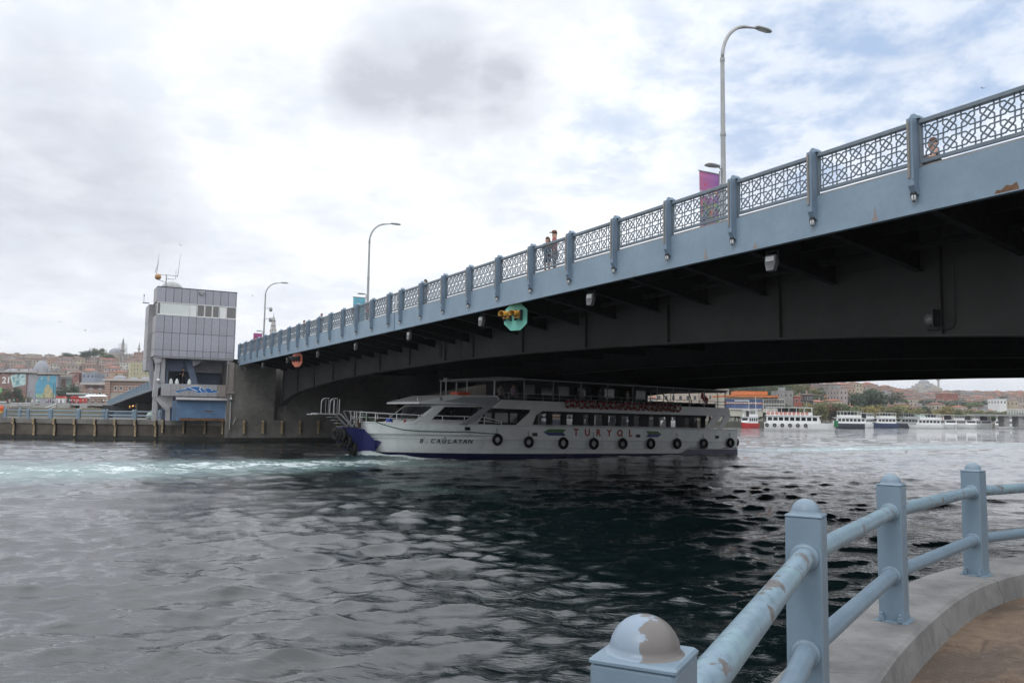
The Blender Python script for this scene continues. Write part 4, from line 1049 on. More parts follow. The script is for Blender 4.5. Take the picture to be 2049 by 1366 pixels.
# ------------------------------------------------------------------ people
PCOL = {}
def pm_(name, col):
    if name not in PCOL: PCOL[name] = mat(name, col, .8, .12, 6)
    return PCOL[name]
def skin_mesh(name, verts, edges, radii, m, parent, root=0, sub=1):
    me = bpy.data.meshes.new(name); me.from_pydata(verts, edges, []); me.materials.append(m)
    o = place(name, me, parent)
    sk = o.modifiers.new('skin', 'SKIN'); sk.use_smooth_shade = True
    for i, r in enumerate(radii):
        sv = me.skin_vertices[0].data[i]; rr = r if isinstance(r, tuple) else (r, r)
        sv.radius = rr; sv.use_root = (i == root)
    ss = o.modifiers.new('smooth', 'SUBSURF'); ss.levels = sub; ss.render_levels = sub
    return o
def person(label, loc, rz, pose, shirt, trousers, hair=(.02, .016, .013), cap=None, group=None, shorts=False, sunglasses=False, longhair=False, sleeve=True, h=1.72, bag=None):
    """pose: joint positions in metres, x to the figure's right, -y the way it faces"""
    k = h / 1.72
    P = dict(pelvis=(0, 0, .93), waist=(0, 0, 1.06), chest=(0, -.01, 1.28), neck=(0, 0, 1.45), headb=(0, -.015, 1.535), headt=(0, -.02, 1.645),
             shL=(-.18, 0, 1.40), shR=(.18, 0, 1.40), elL=(-.24, .03, 1.12), elR=(.24, .03, 1.12), wrL=(-.25, -.06, .88), wrR=(.25, -.06, .88),
             hipL=(-.09, 0, .90), hipR=(.09, 0, .90), knL=(-.10, -.02, .50), knR=(.10, -.02, .50), anL=(-.10, .02, .09), anR=(.10, .02, .09), toL=(-.11, -.16, .04), toR=(.11, -.16, .04))
    P.update(pose)
    P = {a: tuple(c * k for c in b) for a, b in P.items()}
    R = dict(pelvis=(.135, .10), waist=(.125, .095), chest=(.158, .118), neck=.062, headb=(.095, .108), headt=(.098, .115), shL=.058, shR=.058, elL=.043, elR=.043, wrL=.03, wrR=.03,
             hipL=.085, hipR=.085, knL=.058, knR=.058, anL=.04, anR=.04, toL=.034, toR=.034)
    E = [('pelvis', 'waist'), ('waist', 'chest'), ('chest', 'neck'), ('neck', 'headb'), ('headb', 'headt'), ('chest', 'shL'), ('chest', 'shR'), ('shL', 'elL'), ('shR', 'elR'), ('elL', 'wrL'), ('elR', 'wrR'),
         ('pelvis', 'hipL'), ('pelvis', 'hipR'), ('hipL', 'knL'), ('hipR', 'knR'), ('knL', 'anL'), ('knR', 'anR'), ('anL', 'toL'), ('anR', 'toR')]
    names = list(P); idx = {n: i for i, n in enumerate(names)}
    vs = [P[n] for n in names]; es = [(idx[a], idx[b]) for a, b in E]; rs = [tuple(x * k for x in (R[n] if isinstance(R[n], tuple) else (R[n], R[n]))) for n in names]
    for s in 'LR':                                                     # palm, four fingers and a thumb
        w = Vector(P['wr' + s]); d = (w - Vector(P['el' + s])).normalized(); side = d.cross(Vector((0, 1, .2))).normalized()
        pi = len(vs); vs.append(tuple(w + d * .06)); es.append((idx['wr' + s], pi)); rs.append((.034, .02))
        for q in range(4):
            b0 = w + d * .085 + side * (.028 - .018 * q); L_ = (.07, .08, .075, .06)[q]
            i0 = len(vs); vs += [tuple(b0), tuple(b0 + d * L_ * .55), tuple(b0 + d * L_ * .9 + Vector((0, -.02, 0)))]
            es += [(pi, i0), (i0, i0 + 1), (i0 + 1, i0 + 2)]; rs += [(.01, .01), (.009, .009), (.007, .007)]
        i0 = len(vs); tb = w + d * .035 + side * .035
        vs += [tuple(tb), tuple(tb + side * .02 + d * .035)]; es += [(idx['wr' + s], i0), (i0, i0 + 1)]; rs += [(.012, .012), (.009, .009)]
    root = thing('person', label, 'person', loc, rz, group)
    skin_mesh('body', vs, es, rs, M['skin'], root, 0, 1)
    def cloth(name, nodes, edges, m, f, extra=None):
        ids = {n: i for i, n in enumerate(nodes)}
        v = [P[n] for n in nodes]; e = [(ids[a], ids[b]) for a, b in edges]
        r = [tuple(x * k * f for x in (R[n] if isinstance(R[n], tuple) else (R[n], R[n]))) for n in nodes]
        if extra:
            for frm, pt, rad in extra:
                v.append(pt); e.append((ids[frm], len(v) - 1)); r.append((rad, rad))
        return skin_mesh(name, v, e, r, m, root, 0, 1)
    lerp = lambda a, b, t: tuple(P[a][i] + (P[b][i] - P[a][i]) * t for i in range(3))
    ex = [('chest', lerp('chest', 'neck', .52), .098 * k)]
    if sleeve: ex += [('shL', lerp('shL', 'elL', .85), .062 * k), ('shR', lerp('shR', 'elR', .85), .062 * k)]
    cloth('shirt', ['waist', 'pelvis', 'chest', 'shL', 'shR'], [('waist', 'pelvis'), ('waist', 'chest'), ('chest', 'shL'), ('chest', 'shR')], shirt, 1.28, ex)
    # legs of the garment grow from one waist node
    v = [P['pelvis'], lerp('pelvis', 'waist', .75)]; e = [(0, 1)]; r = [(.15 * k, .118 * k), (.142 * k, .112 * k)]
    for s in 'LR':
        pts = [(lerp('hip' + s, 'kn' + s, .3), .10), (lerp('hip' + s, 'kn' + s, .8), .082)]
        if not shorts: pts += [(lerp('kn' + s, 'an' + s, .1), .068), (lerp('kn' + s, 'an' + s, .93), .058)]
        prev = 0
        for q, rad in pts:
            v.append(q); r.append((rad * k, rad * k)); e.append((prev, len(v) - 1)); prev = len(v) - 1
    skin_mesh('shorts' if shorts else 'trousers', v, e, r, trousers, root, 0, 1)
    for s in 'LR':
        a_, t_ = Vector(P['an' + s]), Vector(P['to' + s]); d_ = (t_ - a_); d_.z = 0; d_.normalize()
        skin_mesh('shoe', [tuple(a_ - d_ * .05 - Vector((0, 0, .04))), tuple(a_ + d_ * .06 - Vector((0, 0, .035))), tuple(t_ + d_ * .03)], [(0, 1), (1, 2)], [(.05, .05), (.052, .05), (.045, .035)], pm_('dark_shoe', (.03, .027, .025)), root)
    hb, ht = Vector(P['headb']), Vector(P['headt']); hc = (hb * .35 + ht * .65)
    b = MB(); b.lathe([(.088 * k * math.cos(a), .105 * k * math.sin(a)) for a in np.linspace(-.25, PI / 2 - .03, 8)], 14, (hc.x, hc.y + .016, hc.z + .02), sc=(1, 1.12))
    b.build('hair', pm_('hair_%d' % int(hair[0] * 1000), hair), root)
    if longhair:
        b = MB(); b.lathe([(.05, -.24), (.105, -.18), (.105, -.02), (.09, .05), (.02, .1)], 12, (hc.x, hc.y + .05, hc.z), sc=(1, .8)); b.build('long_hair', pm_('hair_%d' % int(hair[0] * 1000), hair), root)
    b = MB(); b.add([(hc.x - .014, hc.y - .075, hc.z - .02), (hc.x + .014, hc.y - .075, hc.z - .02), (hc.x, hc.y - .108, hc.z - .035), (hc.x, hc.y - .073, hc.z + .012)], [(0, 1, 2), (0, 2, 3), (1, 3, 2), (0, 3, 1)]); b.build('nose', M['skin'], root)
    b = MB()
    for sx in (-.031, .031): b.lathe([(.004, -.009), (.011, 0), (.004, .009)], 8, (hc.x + sx, hc.y - .076, hc.z + .002))
    b.build('eyes', M['glass'], root)
    b = MB()
    for sx in (-.082, .082): b.lathe([(.004, -.03), (.014, 0), (.004, .03)], 8, (hc.x + sx, hc.y + .005, hc.z - .005))
    b.build('ears', M['skin'], root)
    if cap is not None:
        b = MB(); b.lathe([(.1, -.005), (.098, .04), (.07, .085), (.02, .1)], 14, (hc.x, hc.y, hc.z + .055), sc=(1, 1.12)); b.prism([(-.08, -.08), (.08, -.08), (.06, -.2), (-.06, -.2)], hc.z + .05, hc.z + .062, 0, lambda x, y, z: (hc.x + x, hc.y + y, z)); fix_normals(b.build('cap', cap, root))
    if sunglasses:
        b = MB()
        for sx in (-.034, .034): b.box((hc.x + sx - .026, hc.y - .1, hc.z - .012), (hc.x + sx + .026, hc.y - .088, hc.z + .025))
        b.build('sunglasses', M['glass'], root)
    if bag is not None:
        b = MB(); b.bbox((.2, .02, .72), (.34, .3, 1.05), .02); b.tube([(.27, .1, 1.05), (.15, .02, 1.46), (-.1, .02, 1.3)], .012, 5); b.build('bag', bag, root)
    return root
STAND_L = dict(elL=(-.25, -.02, 1.14), wrL=(-.12, -.22, 1.08))
SIT = dict(pelvis=(0, .05, .5), waist=(0, .06, .63), chest=(0, .0, .86), neck=(0, -.03, 1.04), headb=(0, -.05, 1.12), headt=(0, -.05, 1.24), shL=(-.18, 0, .98), shR=(.18, 0, .98), elL=(-.26, -.08, .74), elR=(.26, -.06, .74), wrL=(-.12, -.26, .66), wrR=(.14, -.28, .64),
           hipL=(-.1, .02, .48), hipR=(.1, .02, .48), knL=(-.16, -.42, .52), knR=(.2, -.40, .54), anL=(-.15, -.40, .09), anR=(.19, -.44, .09), toL=(-.16, -.58, .04), toR=(.21, -.62, .04))
WALK = dict(knL=(-.1, -.2, .52), anL=(-.1, -.22, .1), toL=(-.11, -.4, .07), knR=(.1, .06, .5), anR=(.1, .3, .14), toR=(.1, .16, .05), wrR=(.22, -.22, .96), elR=(.24, -.03, 1.13))
def br_person(label, t, o, face, **kw):
    """face: turned towards this angle in the bridge frame (0 = looking out over the parapet)"""
    return person(label, bw(t, o, 8.64), BRIDGE_RZ + face, **kw)
br_person('person in a navy jacket with long dark hair beside the person in a red cap', 17.0, .95, .5, pose=STAND_L, shirt=pm_('navy_jacket', (.03, .045, .09)), trousers=pm_('navy_skirt', (.025, .035, .07)), longhair=True, h=1.64, hair=(.04, .03, .024), shorts=True, group='people on the bridge', bag=pm_('dark_bag', (.02, .02, .02)))
br_person('person in a red cap and red checked shirt standing at the parapet', 16.45, .95, -.7, pose=dict(elR=(.25, 0, 1.14), wrR=(.12, -.22, 1.1)), shirt=pm_('red_check_shirt', (.33, .09, .09)), trousers=pm_('dark_checked_trousers', (.10, .085, .08)), cap=pm_('maroon_cap', (.14, .05, .035)), h=1.78, group='people on the bridge')
FLOOR = {k_: (a_, b_, c_ - .40) for k_, (a_, b_, c_) in SIT.items()}
FLOOR.update(knL=(-.2, -.36, .44), knR=(.22, -.34, .46), anL=(-.14, -.46, .08), anR=(.2, -.5, .08), toL=(-.15, -.62, .04), toR=(.22, -.66, .04), hipL=(-.1, .02, .12), hipR=(.1, .02, .12), wrL=(-.16, -.36, .50), wrR=(.2, -.4, .5), elL=(-.27, -.1, .36), elR=(.28, -.08, .37))
br_person('person in a black vest and sunglasses sitting behind the parapet', .3, 1.15, -.9, pose=FLOOR, h=1.78, shirt=pm_('black_vest', (.015, .015, .017)), trousers=pm_('black_shorts', (.018, .018, .02)), shorts=True, sunglasses=True, sleeve=False, hair=(.09, .05, .035), group='people on the bridge')
br_person('person with dark hair passing behind the middle lamp post', 43.0, 1.6, PI / 2, pose=WALK, shirt=pm_('brown_shirt', (.12, .08, .06)), trousers=pm_('dark_jeans', (.03, .04, .06)), group='people on the bridge')
br_person('person in a dark coat leaning at the parapet past the bridge joint', 28.9, .7, .3, pose=STAND_L, shirt=pm_('dark_teal_coat', (.03, .05, .06)), trousers=pm_('dark_jeans', (.03, .04, .06)), h=1.5, longhair=True, group='people on the bridge')
br_person('person in a red top walking between the joint and the middle lamp', 38.8, 1.0, -PI / 2, pose=WALK, shirt=pm_('red_top', (.4, .04, .035)), trousers=pm_('black_trousers', (.02, .02, .02)), h=1.35, group='people on the bridge')
br_person('person in a blue top leaning over the parapet past the middle lamp', 47.6, .6, .1, pose=dict(elL=(-.2, -.12, 1.14), wrL=(-.08, -.3, 1.15), elR=(.2, -.12, 1.14), wrR=(.08, -.3, 1.18)), shirt=pm_('blue_top', (.05, .1, .2)), trousers=pm_('dark_jeans', (.03, .04, .06)), h=1.55, group='people on the bridge')
br_person('person in a grey shirt at the parapet near the salmon signal', 52.3, .6, .0, pose=STAND_L, shirt=pm_('grey_shirt', (.2, .2, .21)), trousers=pm_('black_trousers', (.02, .02, .02)), h=1.5, group='people on the bridge')
br_person('person in a pale pink top near the tower lamp', 69.8, .7, .2, pose=STAND_L, shirt=pm_('pink_top', (.4, .2, .22)), trousers=pm_('dark_jeans', (.03, .04, .06)), h=1.55, group='people on the bridge')
person('dark clothed person standing on the tower gallery by the slanted column', bw(TF + 1.0, -4.95, 5.6), BRIDGE_RZ, dict(STAND_L), pm_('black_vest', (.015, .015, .017)), pm_('black_trousers', (.02, .02, .02)), h=1.6)
for i, o_ in enumerate((-6.05, -5.5, -4.35)):
    b = MB(); b.lathe([(.17, 0), (.2, .1), (.17, .3), (.1, .45), (.08, .5), (.02, .53)], 10); tag(b.build('sack', M['blind'], None, bw(TF + .8, o_, 5.601)), ['white sack at the outer corner of the tower gallery', 'white sack just outside the person on the tower gallery', 'white sack at the foot of the slanted tower column'][i], 'sack', 'sacks on the tower gallery')

# ------------------------------------------------------------------ the near passenger ferry. Local frame: x from bow to stern, y to the far side, z up
ferry = thing('passenger_ferry', 'white two deck passenger ferry passing out from under the bridge', 'ferry', fw(0, 0, .12), FERRY_RZ)
ferry.rotation_euler = (0, .012, FERRY_RZ)
HW = 3.6
def half(s, h):
    sh = float(np.interp(h, [-.6, 0, 1.3, 2.3], [2.6, 2.0, 1.3, .9]))
    ln = float(np.interp(h, [-.6, 0, 1.3, 2.3], [12, 11, 9.6, 8.8]))
    q = max(0.0, min(1.0, (s - sh) / ln))
    f = float(np.interp(h, [-.6, 0, .5, 1.3, 2.3], [.78, .95, .985, 1.0, 1.0]))
    taper = 1 - .035 * max(0, (s - 30) / 4.6) ** 2
    return max(.02, HW * f * (1 - (1 - q) ** 2.1)) * taper
lv = [-.6, .0, .34, .75, 1.28, 1.34, 1.8, 2.32]
ss = list(np.linspace(.9, 12, 24)) + list(np.linspace(13, 34.6, 16))
b = MB()
for sg in (-1, 1):
    vs = [(s if s > .95 else np.interp(h, [-.6, 2.32], [2.4, .9]), sg * (half(s, h) if s > .95 else .02), h) for s in ss for h in lv]
    n = len(lv)
    for i in range(len(ss) - 1):
        for j in range(n - 1):
            q = (i * n + j, (i + 1) * n + j, (i + 1) * n + j + 1, i * n + j + 1)
            b.add([vs[k] for k in q], [(0, 1, 2, 3) if sg < 0 else (3, 2, 1, 0)], 1 if j < 2 else 0, False)
b.add([(34.6, sg * half(34.6, h), h) for h in lv for sg in (-1, 1)], [(2 * j, 2 * j + 1, 2 * j + 3, 2 * j + 2) for j in range(len(lv) - 1)], 0)
b.build('hull', [M['hull'], M['navy']], ferry)
b = MB(); top = [(s, -half(s, 2.3) + .03) for s in ss] + [(s, half(s, 2.3) - .03) for s in reversed(ss)]
b.prism(top, 1.55, 1.6); fix_normals(b.build('main_deck', M['ferry_grey'], ferry))
# blue prow block with its black tyre mattress
b = MB()
sec = [(-.25, .55), (.5, .7), (1.2, .8), (2.0, 1.0)]
prof = {-.25: (1.05, 1.97), .5: (.3, 1.93), 1.2: (-.3, 1.86), 2.0: (-.5, 1.04)}
vs = []
for s, w_ in sec:
    lo_, hi_ = prof[s]; vs += [(s, -w_ * .7, lo_), (s, -w_, hi_), (s, w_, hi_), (s, w_ * .7, lo_)]
fs = [(0, 1, 2, 3), (15, 14, 13, 12)]
for i in range(3):
    for k in range(4): fs.append((4 * i + k, 4 * i + 4 + k, 4 * i + 4 + (k + 1) % 4, 4 * i + (k + 1) % 4))
b.add(vs, fs); fix_normals(b.build('prow', M['bow_blue'], ferry))
b = MB(); b.prism([(1.5, .4), (1.5, 1.2), (1.9, 1.3), (2.5, 1.02), (2.1, .3)], 0, .05, 0, lambda x, z, y: (x, -half(x, .9) - .06 - y, z)); fix_normals(b.build('prow_flare', M['bow_blue'], ferry))
for i in range(12):
    b = MB(); a = -.75 + .36 * (i % 5); z = (1.5, 1.05, .6)[i // 5]
    b.torus((0, 0, 0), .31, .14, 'x', 16, 7)
    o = b.build('tyre', M['black'], None, fw(-.4 + .32 * (i // 5) + .25 * abs(a), a - .12 * (i // 5), z + .1), FERRY_RZ)
    tag(o, 'black tyre in the cluster hung round the blue prow', 'tyre', 'tyres hung round the ferry prow')
# bulwark cap and rubbing strakes
for sg in (-1, 1):
    b = MB(); b.tube([(s, sg * (half(s, 2.3) + .0), 2.33) for s in ss if s > 1.2], .05, 6); b.build('bulwark_cap', M['ferry_white'], ferry)
    for h_, r_, s0 in ((1.33, .05, 1.6), (.74, .045, 11)):
        b = MB(); b.tube([(s, sg * (half(s, h_) + .02), h_) for s in ss if s >= s0], r_, 6); b.build('rubbing_strake', M['ferry_white'] if h_ > 1 else M['hull'], ferry)
    b = MB(); b.prism([(27.7, .30), (28.9, .86), (34.66, .84), (34.66, .1), (28, .1)], 0, .03, 0, lambda x, z, y, sg=sg: (x, sg * (half(x, .5) + .03 + y), z)); fix_normals(b.build('stern_boot', M['navy'], ferry))
    for s_ in (7.7, 13.2, 23.1, 32.0):
        h_ = 2.05 if s_ < 9 else 1.72
        b = MB(); b.box((s_ - .24, -.02, -.14), (s_ + .24, .02, .14)); f = b.build('vent_port', M['galv'], ferry, (0, sg * (half(s_, h_) + .01), h_)); b = MB(); b.box((s_ - .19, -.03, -.1), (s_ + .19, .03, .1)); b.build('vent_hole', M['black'], f)
# side frames with the long openings
W_ = 3.52
def side(name, pts, m, y0=W_ - .07, y1=W_, both=True):
    for sg in ((-1, 1) if both else (-1,)):
        b = MB(); b.prism(pts, y0, y1, 0, lambda x, z, y, sg=sg: (x, sg * y, z)); fix_normals(b.build(name, m, ferry))
side('upper_band', [(9.55, 3.53), (10.3, 4.13), (33.5, 4.2), (33.75, 3.55), (32.6, 3.5), (13.9, 3.42), (12.9, 3.49)], M['ferry_white'])
side('band_patch', [(9.9, 3.56), (10.5, 4.1), (12.2, 4.1), (11.5, 3.56)], M['white'], W_ + .003, W_ + .012)
side('strut', [(12.9, 3.485), (13.9, 3.415), (13.35, 3.12), (13.0, 2.3), (11.55, 2.3), (12.75, 3.25)], M['ferry_white'])
side('strut', [(31.7, 3.49), (32.6, 3.49), (31.35, 2.3), (30.5, 2.3)], M['ferry_white'])
side('strut', [(33.0, 3.52), (33.74, 3.54), (33.6, 3.3), (32.6, 2.3), (32.1, 2.3)], M['ferry_white'])
side('strut', [(9.55, 3.525), (10.1, 3.95), (9.75, 4.1), (7.0, 2.3), (7.55, 2.3)], M['ferry_grey'])
side('sill_rail', [(13.1, 2.4), (30.6, 2.42), (30.6, 2.45), (13.1, 2.43)], M['white'], W_ - .05, W_ - .01)
b = MB(); b.box((9.6, -W_ + .08, 3.5), (33.6, W_ - .08, 3.58)); b.build('upper_deck', M['ferry_grey'], ferry)
# main saloon set back behind the openings
pane = mat('tinted_pane', (.03, .035, .04), .08, .05, 1, alpha=.35)
for sg in (-1, 1):
    y = sg * 2.75
    b = MB(); b.box((12.4, y - .03, 1.6), (31.6, y + .03, 2.42)); b.build('saloon_wall', M['ferry_grey'], ferry)
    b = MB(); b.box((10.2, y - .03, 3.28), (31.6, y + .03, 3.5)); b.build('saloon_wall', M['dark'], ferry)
    for i, s in enumerate(np.linspace(12.4, 31.2, 15)):
        wv = .26 if i not in (4, 9, 12) else .5
        b = MB(); b.box((s - wv, y - .04, 2.42), (s + wv, y + .04, 3.28)); b.build('pillar', M['dark'], ferry)
        if i < 14:
            f = MB(); f.box((s + wv, y - .02, 3.0), (s + 1.343 - .26, y + .02, 3.03)); fo = f.build('window', M['dark'], ferry)
            g_ = MB(); g_.box((s + wv + .005, y - .006, 2.42), (s + 1.343 - .262, y + .006, 3.28)); g_.build('pane', pane, fo)
            if i % 3 == 1 and sg < 0:
                c_ = MB(); c_.prism([(s + wv, 3.26), (s + wv + .5, 3.26), (s + wv + .25, 2.8), (s + wv + .36, 2.45), (s + wv, 2.45)], 2.6, 2.62, 0, lambda x, z, y_: (x, -y_, z)); fix_normals(c_.build('curtain', M['canopy'], fo))
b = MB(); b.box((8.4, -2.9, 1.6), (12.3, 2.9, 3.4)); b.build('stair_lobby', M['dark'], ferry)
for s0, s1 in ((9.3, 9.9), (10.2, 11.3), (11.5, 12.1)):
    b = MB(); b.box((s0, -2.93, 2.5), (s1, -2.905, 3.2)); b.build('window', M['winglass'], ferry)
b = MB(); b.box((31.9, -1.2, 1.6), (32.1, 1.2, 3.5)); b.build('saloon_end_wall', M['dark'], ferry)
for i in range(7):
    b = MB(); s_ = 9.5 - i * .33; z_ = 3.42 - i * .17
    b.box((s_ - .3, -3.45, z_ - .03), (s_ + .12, -2.95, z_)); b.build('stair_tread', mat('olive_tread', (.16, .15, .09), .7) if i == 0 else bpy.data.materials['olive_tread'], ferry)
# wheelhouse
def hexa(name, near, m, parent, yb):
    """near: (x, z, y) corner list on the near side, mirrored to the far side"""
    n = len(near); vs = [(x, -y, z) for x, z, y in near] + [(x, y, z) for x, z, y in near]
    b = MB(); b.add(vs, [tuple(range(n)), tuple(range(2 * n - 1, n - 1, -1))] + [(i, n + i, n + (i + 1) % n, (i + 1) % n) for i in range(n)])
    return fix_normals(b.build(name, m, parent))
wheel = hexa('wheelhouse', [(4.0, 2.3, 2.35), (5.8, 3.62, 2.6), (9.5, 3.66, 3.15), (8.6, 2.3, 3.15)], M['ferry_white'], ferry, 0)
def wh_y(x): return float(np.interp(x, [4.0, 5.8, 9.5], [2.35, 2.6, 3.15]))
for sg in (-1, 1):
    b = MB(); pts = [(5.35, 2.62), (6.25, 3.5), (9.05, 3.58), (8.25, 2.55)]
    b.add([(x, sg * (np.interp(x, [4, 9], [2.36, 3.15]) + .05), z) for x, z in pts] + [(x, sg * (np.interp(x, [4, 9], [2.36, 3.15]) - .2), z) for x, z in pts], [(0, 1, 2, 3), (7, 6, 5, 4), (0, 4, 5, 1), (1, 5, 6, 2), (2, 6, 7, 3), (3, 7, 4, 0)])
    fix_normals(b.build('window', M['glass'], wheel))
    b = MB(); b.bar((8.2, sg * 3.2, 2.6), (8.75, sg * 3.2, 3.5), .05); b.build('window_bar', M['galv'], wheel)
b = MB()
for y0, y1 in ((-2.1, -.75), (-.68, .68), (.75, 2.1)):
    b.add([(4.28, y0, 2.55), (4.28, y1, 2.55), (5.55, y1, 3.48), (5.55, y0, 3.48)], [(3, 2, 1, 0)])
b.v = [(x - .02, y, z + .03) for x, y, z in b.v]; ws = b.build('windscreen', M['glass'], wheel)
hexa('wheelhouse_roof', [(4.3, 3.66, 2.55), (4.35, 3.78, 2.6), (6.6, 4.34, 2.9), (10.2, 4.42, 3.2), (10.35, 4.13, 3.3), (9.6, 3.72, 3.3)], M['ferry_white'], ferry, 0)
side('roof_stripe', [(5.8, 3.84), (7.3, 4.22), (10.1, 4.3), (10.1, 4.1), (9.4, 3.76)], M['ferry_grey'], 3.31, 3.33, True)
b = MB(); b.box((6.5, -2.2, 4.36), (7.5, -1.2, 4.6)); b.box((6.48, -2.22, 4.47), (7.52, -1.18, 4.5), 1); tag(b.build('life_raft_box', [M['orange'], M['red']], None, fw(.6, -.8, .0), FERRY_RZ), 'orange life raft box on the wheelhouse roof', 'life raft')
b = MB(); b.tube([(6.9, -1.6, 4.3), (6.9, -1.6, 5.35)], .05, 8); b.lathe([(.1, 5.35), (.2, 5.4), (.2, 5.52), (.1, 5.58)], 12, (6.9, -1.6, 0)); b.build('radar_mast', M['galv'], ferry)
b = MB(); b.lathe([(.14, -.1), (.14, .1)], 12, (5.9, -2.7, 4.05), axis='x'); b.tube([(5.9, -2.7, 3.9), (5.9, -2.7, 3.75)], .04, 6); b.build('searchlight', M['galv'], ferry)
b = MB(); b.tube([(4.35, -2.4, 3.75), (4.3, -2.4, 4.1)], .03, 5); b.build('horn', M['white'], ferry)
# canopy over the upper deck
hexa('front_canopy', [(8.3, 5.46, 2.0), (8.3, 5.56, 2.0), (10.4, 5.78, 2.9), (12.2, 5.76, 3.4), (12.2, 5.6, 3.4), (10.4, 5.5, 2.8)], M['canopy'], ferry, 0)
b = MB(); b.box((12.22, -3.45, 5.62), (33.5, 3.45, 5.72)); b.build('canopy', M['canopy'], ferry)
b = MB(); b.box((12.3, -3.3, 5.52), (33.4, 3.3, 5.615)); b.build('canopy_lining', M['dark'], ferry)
for sg in (-1, 1):
    for s in (10.2,): b = MB(); b.tube([(s, sg * 2.75, 4.3), (s, sg * 2.75, 5.55)], .06, 8); b.build('canopy_post', M['white'], ferry)
    for s in (12.4, 15.0, 17.6, 20.2, 22.8, 25.4, 27.2, 29, 30.8, 32.4, 33.3):
        b = MB(); b.tube([(s, sg * 3.3, 4.2), (s, sg * 3.3, 5.62)], .035, 6); b.build('canopy_post', M['galv'] if s > 12 else M['white'], ferry)
    b = MB()
    for z in (4.45, 4.72): b.tube([(10.6, sg * 3.42, z - .1), (33.4, sg * 3.42, z)], .022, 5)
    for s in np.arange(11, 33.5, 1.5): b.tube([(s, sg * 3.42, 4.15), (s, sg * 3.42, 4.72)], .02, 5)
    b.build('upper_rail', M['galv'], ferry)
    b = MB(); b.tube([(25.6, sg * 3.2, 5.6), (27.0, sg * 3.2, 4.3)], .04, 6); b.tube([(29.5, sg * 3.2, 4.3), (29.0, sg * 3.2, 5.6)], .04, 6); b.build('brace', M['cage'], ferry)
for sg in (-1, 1):
    b = MB(); b.tube([(8.4, sg * 1.95, 4.35), (8.4, sg * 1.95, 5.5)], .035, 6); b.build('canopy_post', M['white'], ferry)
for s0, s1 in ((12.6, 19.4), (20.3, 22.4), (23.6, 25.3)):
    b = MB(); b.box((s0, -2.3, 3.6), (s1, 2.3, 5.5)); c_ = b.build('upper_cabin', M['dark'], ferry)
    for q in np.arange(s0 + .4, s1 - .6, 1.6):
        b = MB(); b.box((q, -2.33, 4.6), (q + 1.0, -2.305, 5.35)); b.build('window', M['winglass'] if int(q * 3) % 3 == 0 else M['glass'], c_)
for i, s in enumerate(np.arange(26.0, 33, 1.0)):
    for y in (-2.2, 0, 2.2):
        b = MB(); b.box((s, y - .8, 3.6), (s + .45, y + .8, 4.05)); b.box((s + .4, y - .8, 4.05), (s + .48, y + .8, 4.55)); b.build('bench', M['seat'], ferry)
# bow rail, gangway platform with hooped rails, steps
for sg in (-1, 1):
    b = MB(); pts = [(s, sg * max(.5, half(s, 2.3) - .12)) for s in (1.0, 2.0, 3.2, 4.5, 6.0, 7.5, 9.0, 10.4)]
    hh = [3.0, 2.98, 2.93, 2.9, 2.88, 2.88, 2.86, 2.6]
    b.tube([(x, y, z) for (x, y), z in zip(pts, hh)], .032, 6); b.tube([(x, y, 2.33 + (z - 2.33) * .5) for (x, y), z in zip(pts, hh)], .022, 6)
    for (x, y), z in zip(pts, hh): b.tube([(x, y, 2.3), (x, y, z)], .03, 6)
    b.build('bow_rail', M['white'], ferry)
gw = MB(); gw.box((-2.05, -.55, 2.78), (-.35, .55, 2.86)); gw.box((-2.35, -.5, 2.74), (-2.0, .5, 2.8)); gw.build('gangway', M['galv'], ferry)
for y in (-.5, .5):
    b = MB()
    for x0 in ((-1.75, -1.15) if y < 0 else ()):
        arc = [(x0, y, 2.86), (x0, y, 3.55)] + [(x0 + .3 * (1 - math.cos(a)), y, 3.55 + .3 * math.sin(a)) for a in np.linspace(.2, PI / 2, 6)] + [(x0 + .52, y, 3.85)]
        b.tube(arc, .03, 6)
        for q in (.3, .5): b.tube([(x0 + q, y, 2.86), (x0 + q, y, 3.8)], .012, 5)
    b.tube([(-.5, y, 2.86), (-.5, y, 3.8)], .03, 6); b.build('hoop_rail', M['galv'], ferry)
    b = MB(); b.bar((-.4, y, 2.84), (.5, y, 2.0), .09); b.bar((.2, y, 3.0), (.9, y, 2.0), .05); b.bar((.25, y, 3.05), (1.2, y, 3.05), .05); b.bar((.75, y, 2.0), (.75, y, 3.05), .06); b.bar((1.15, y, 2.0), (1.15, y, 3.05), .05); b.bar((.45, y, 2.0), (.95, y, 2.7), .05); b.build('gangway_frame', M['galv'], ferry)
for i in range(4):
    b = MB(); b.box((-1.0 + .25 * i, -.45, 2.6 - .2 * i), (-.55 + .25 * i, .45, 2.63 - .2 * i)); b.build('step', M['galv'], ferry)
b = MB(); b.box((.95, -.3, 1.95), (1.15, .0, 2.75)); b.build('bollard', M['wood'], ferry)
b = MB(); pts = [(1.2, -.55, 2.85), (1.6, -1.0, 2.5), (2.2, -1.45, 2.2), (2.9, -1.9, 1.98), (3.6, -half(3.6, 1.9) - .07, 1.83), (4.6, -half(4.6, 1.8) - .06, 1.76), (6, -half(6, 1.75) - .06, 1.73), (7.6, -half(7.6, 1.75) - .06, 1.74), (9.5, -half(9.5, 1.7) - .06, 1.62), (10, -half(10, 1.7) - .06, 1.62)]
tag(b.tube(pts, .035, 6).build('mooring_rope', M['rope'], None, fw(0, 0, .12), FERRY_RZ), 'green mooring rope hanging from the ferry bow along its side', 'rope')
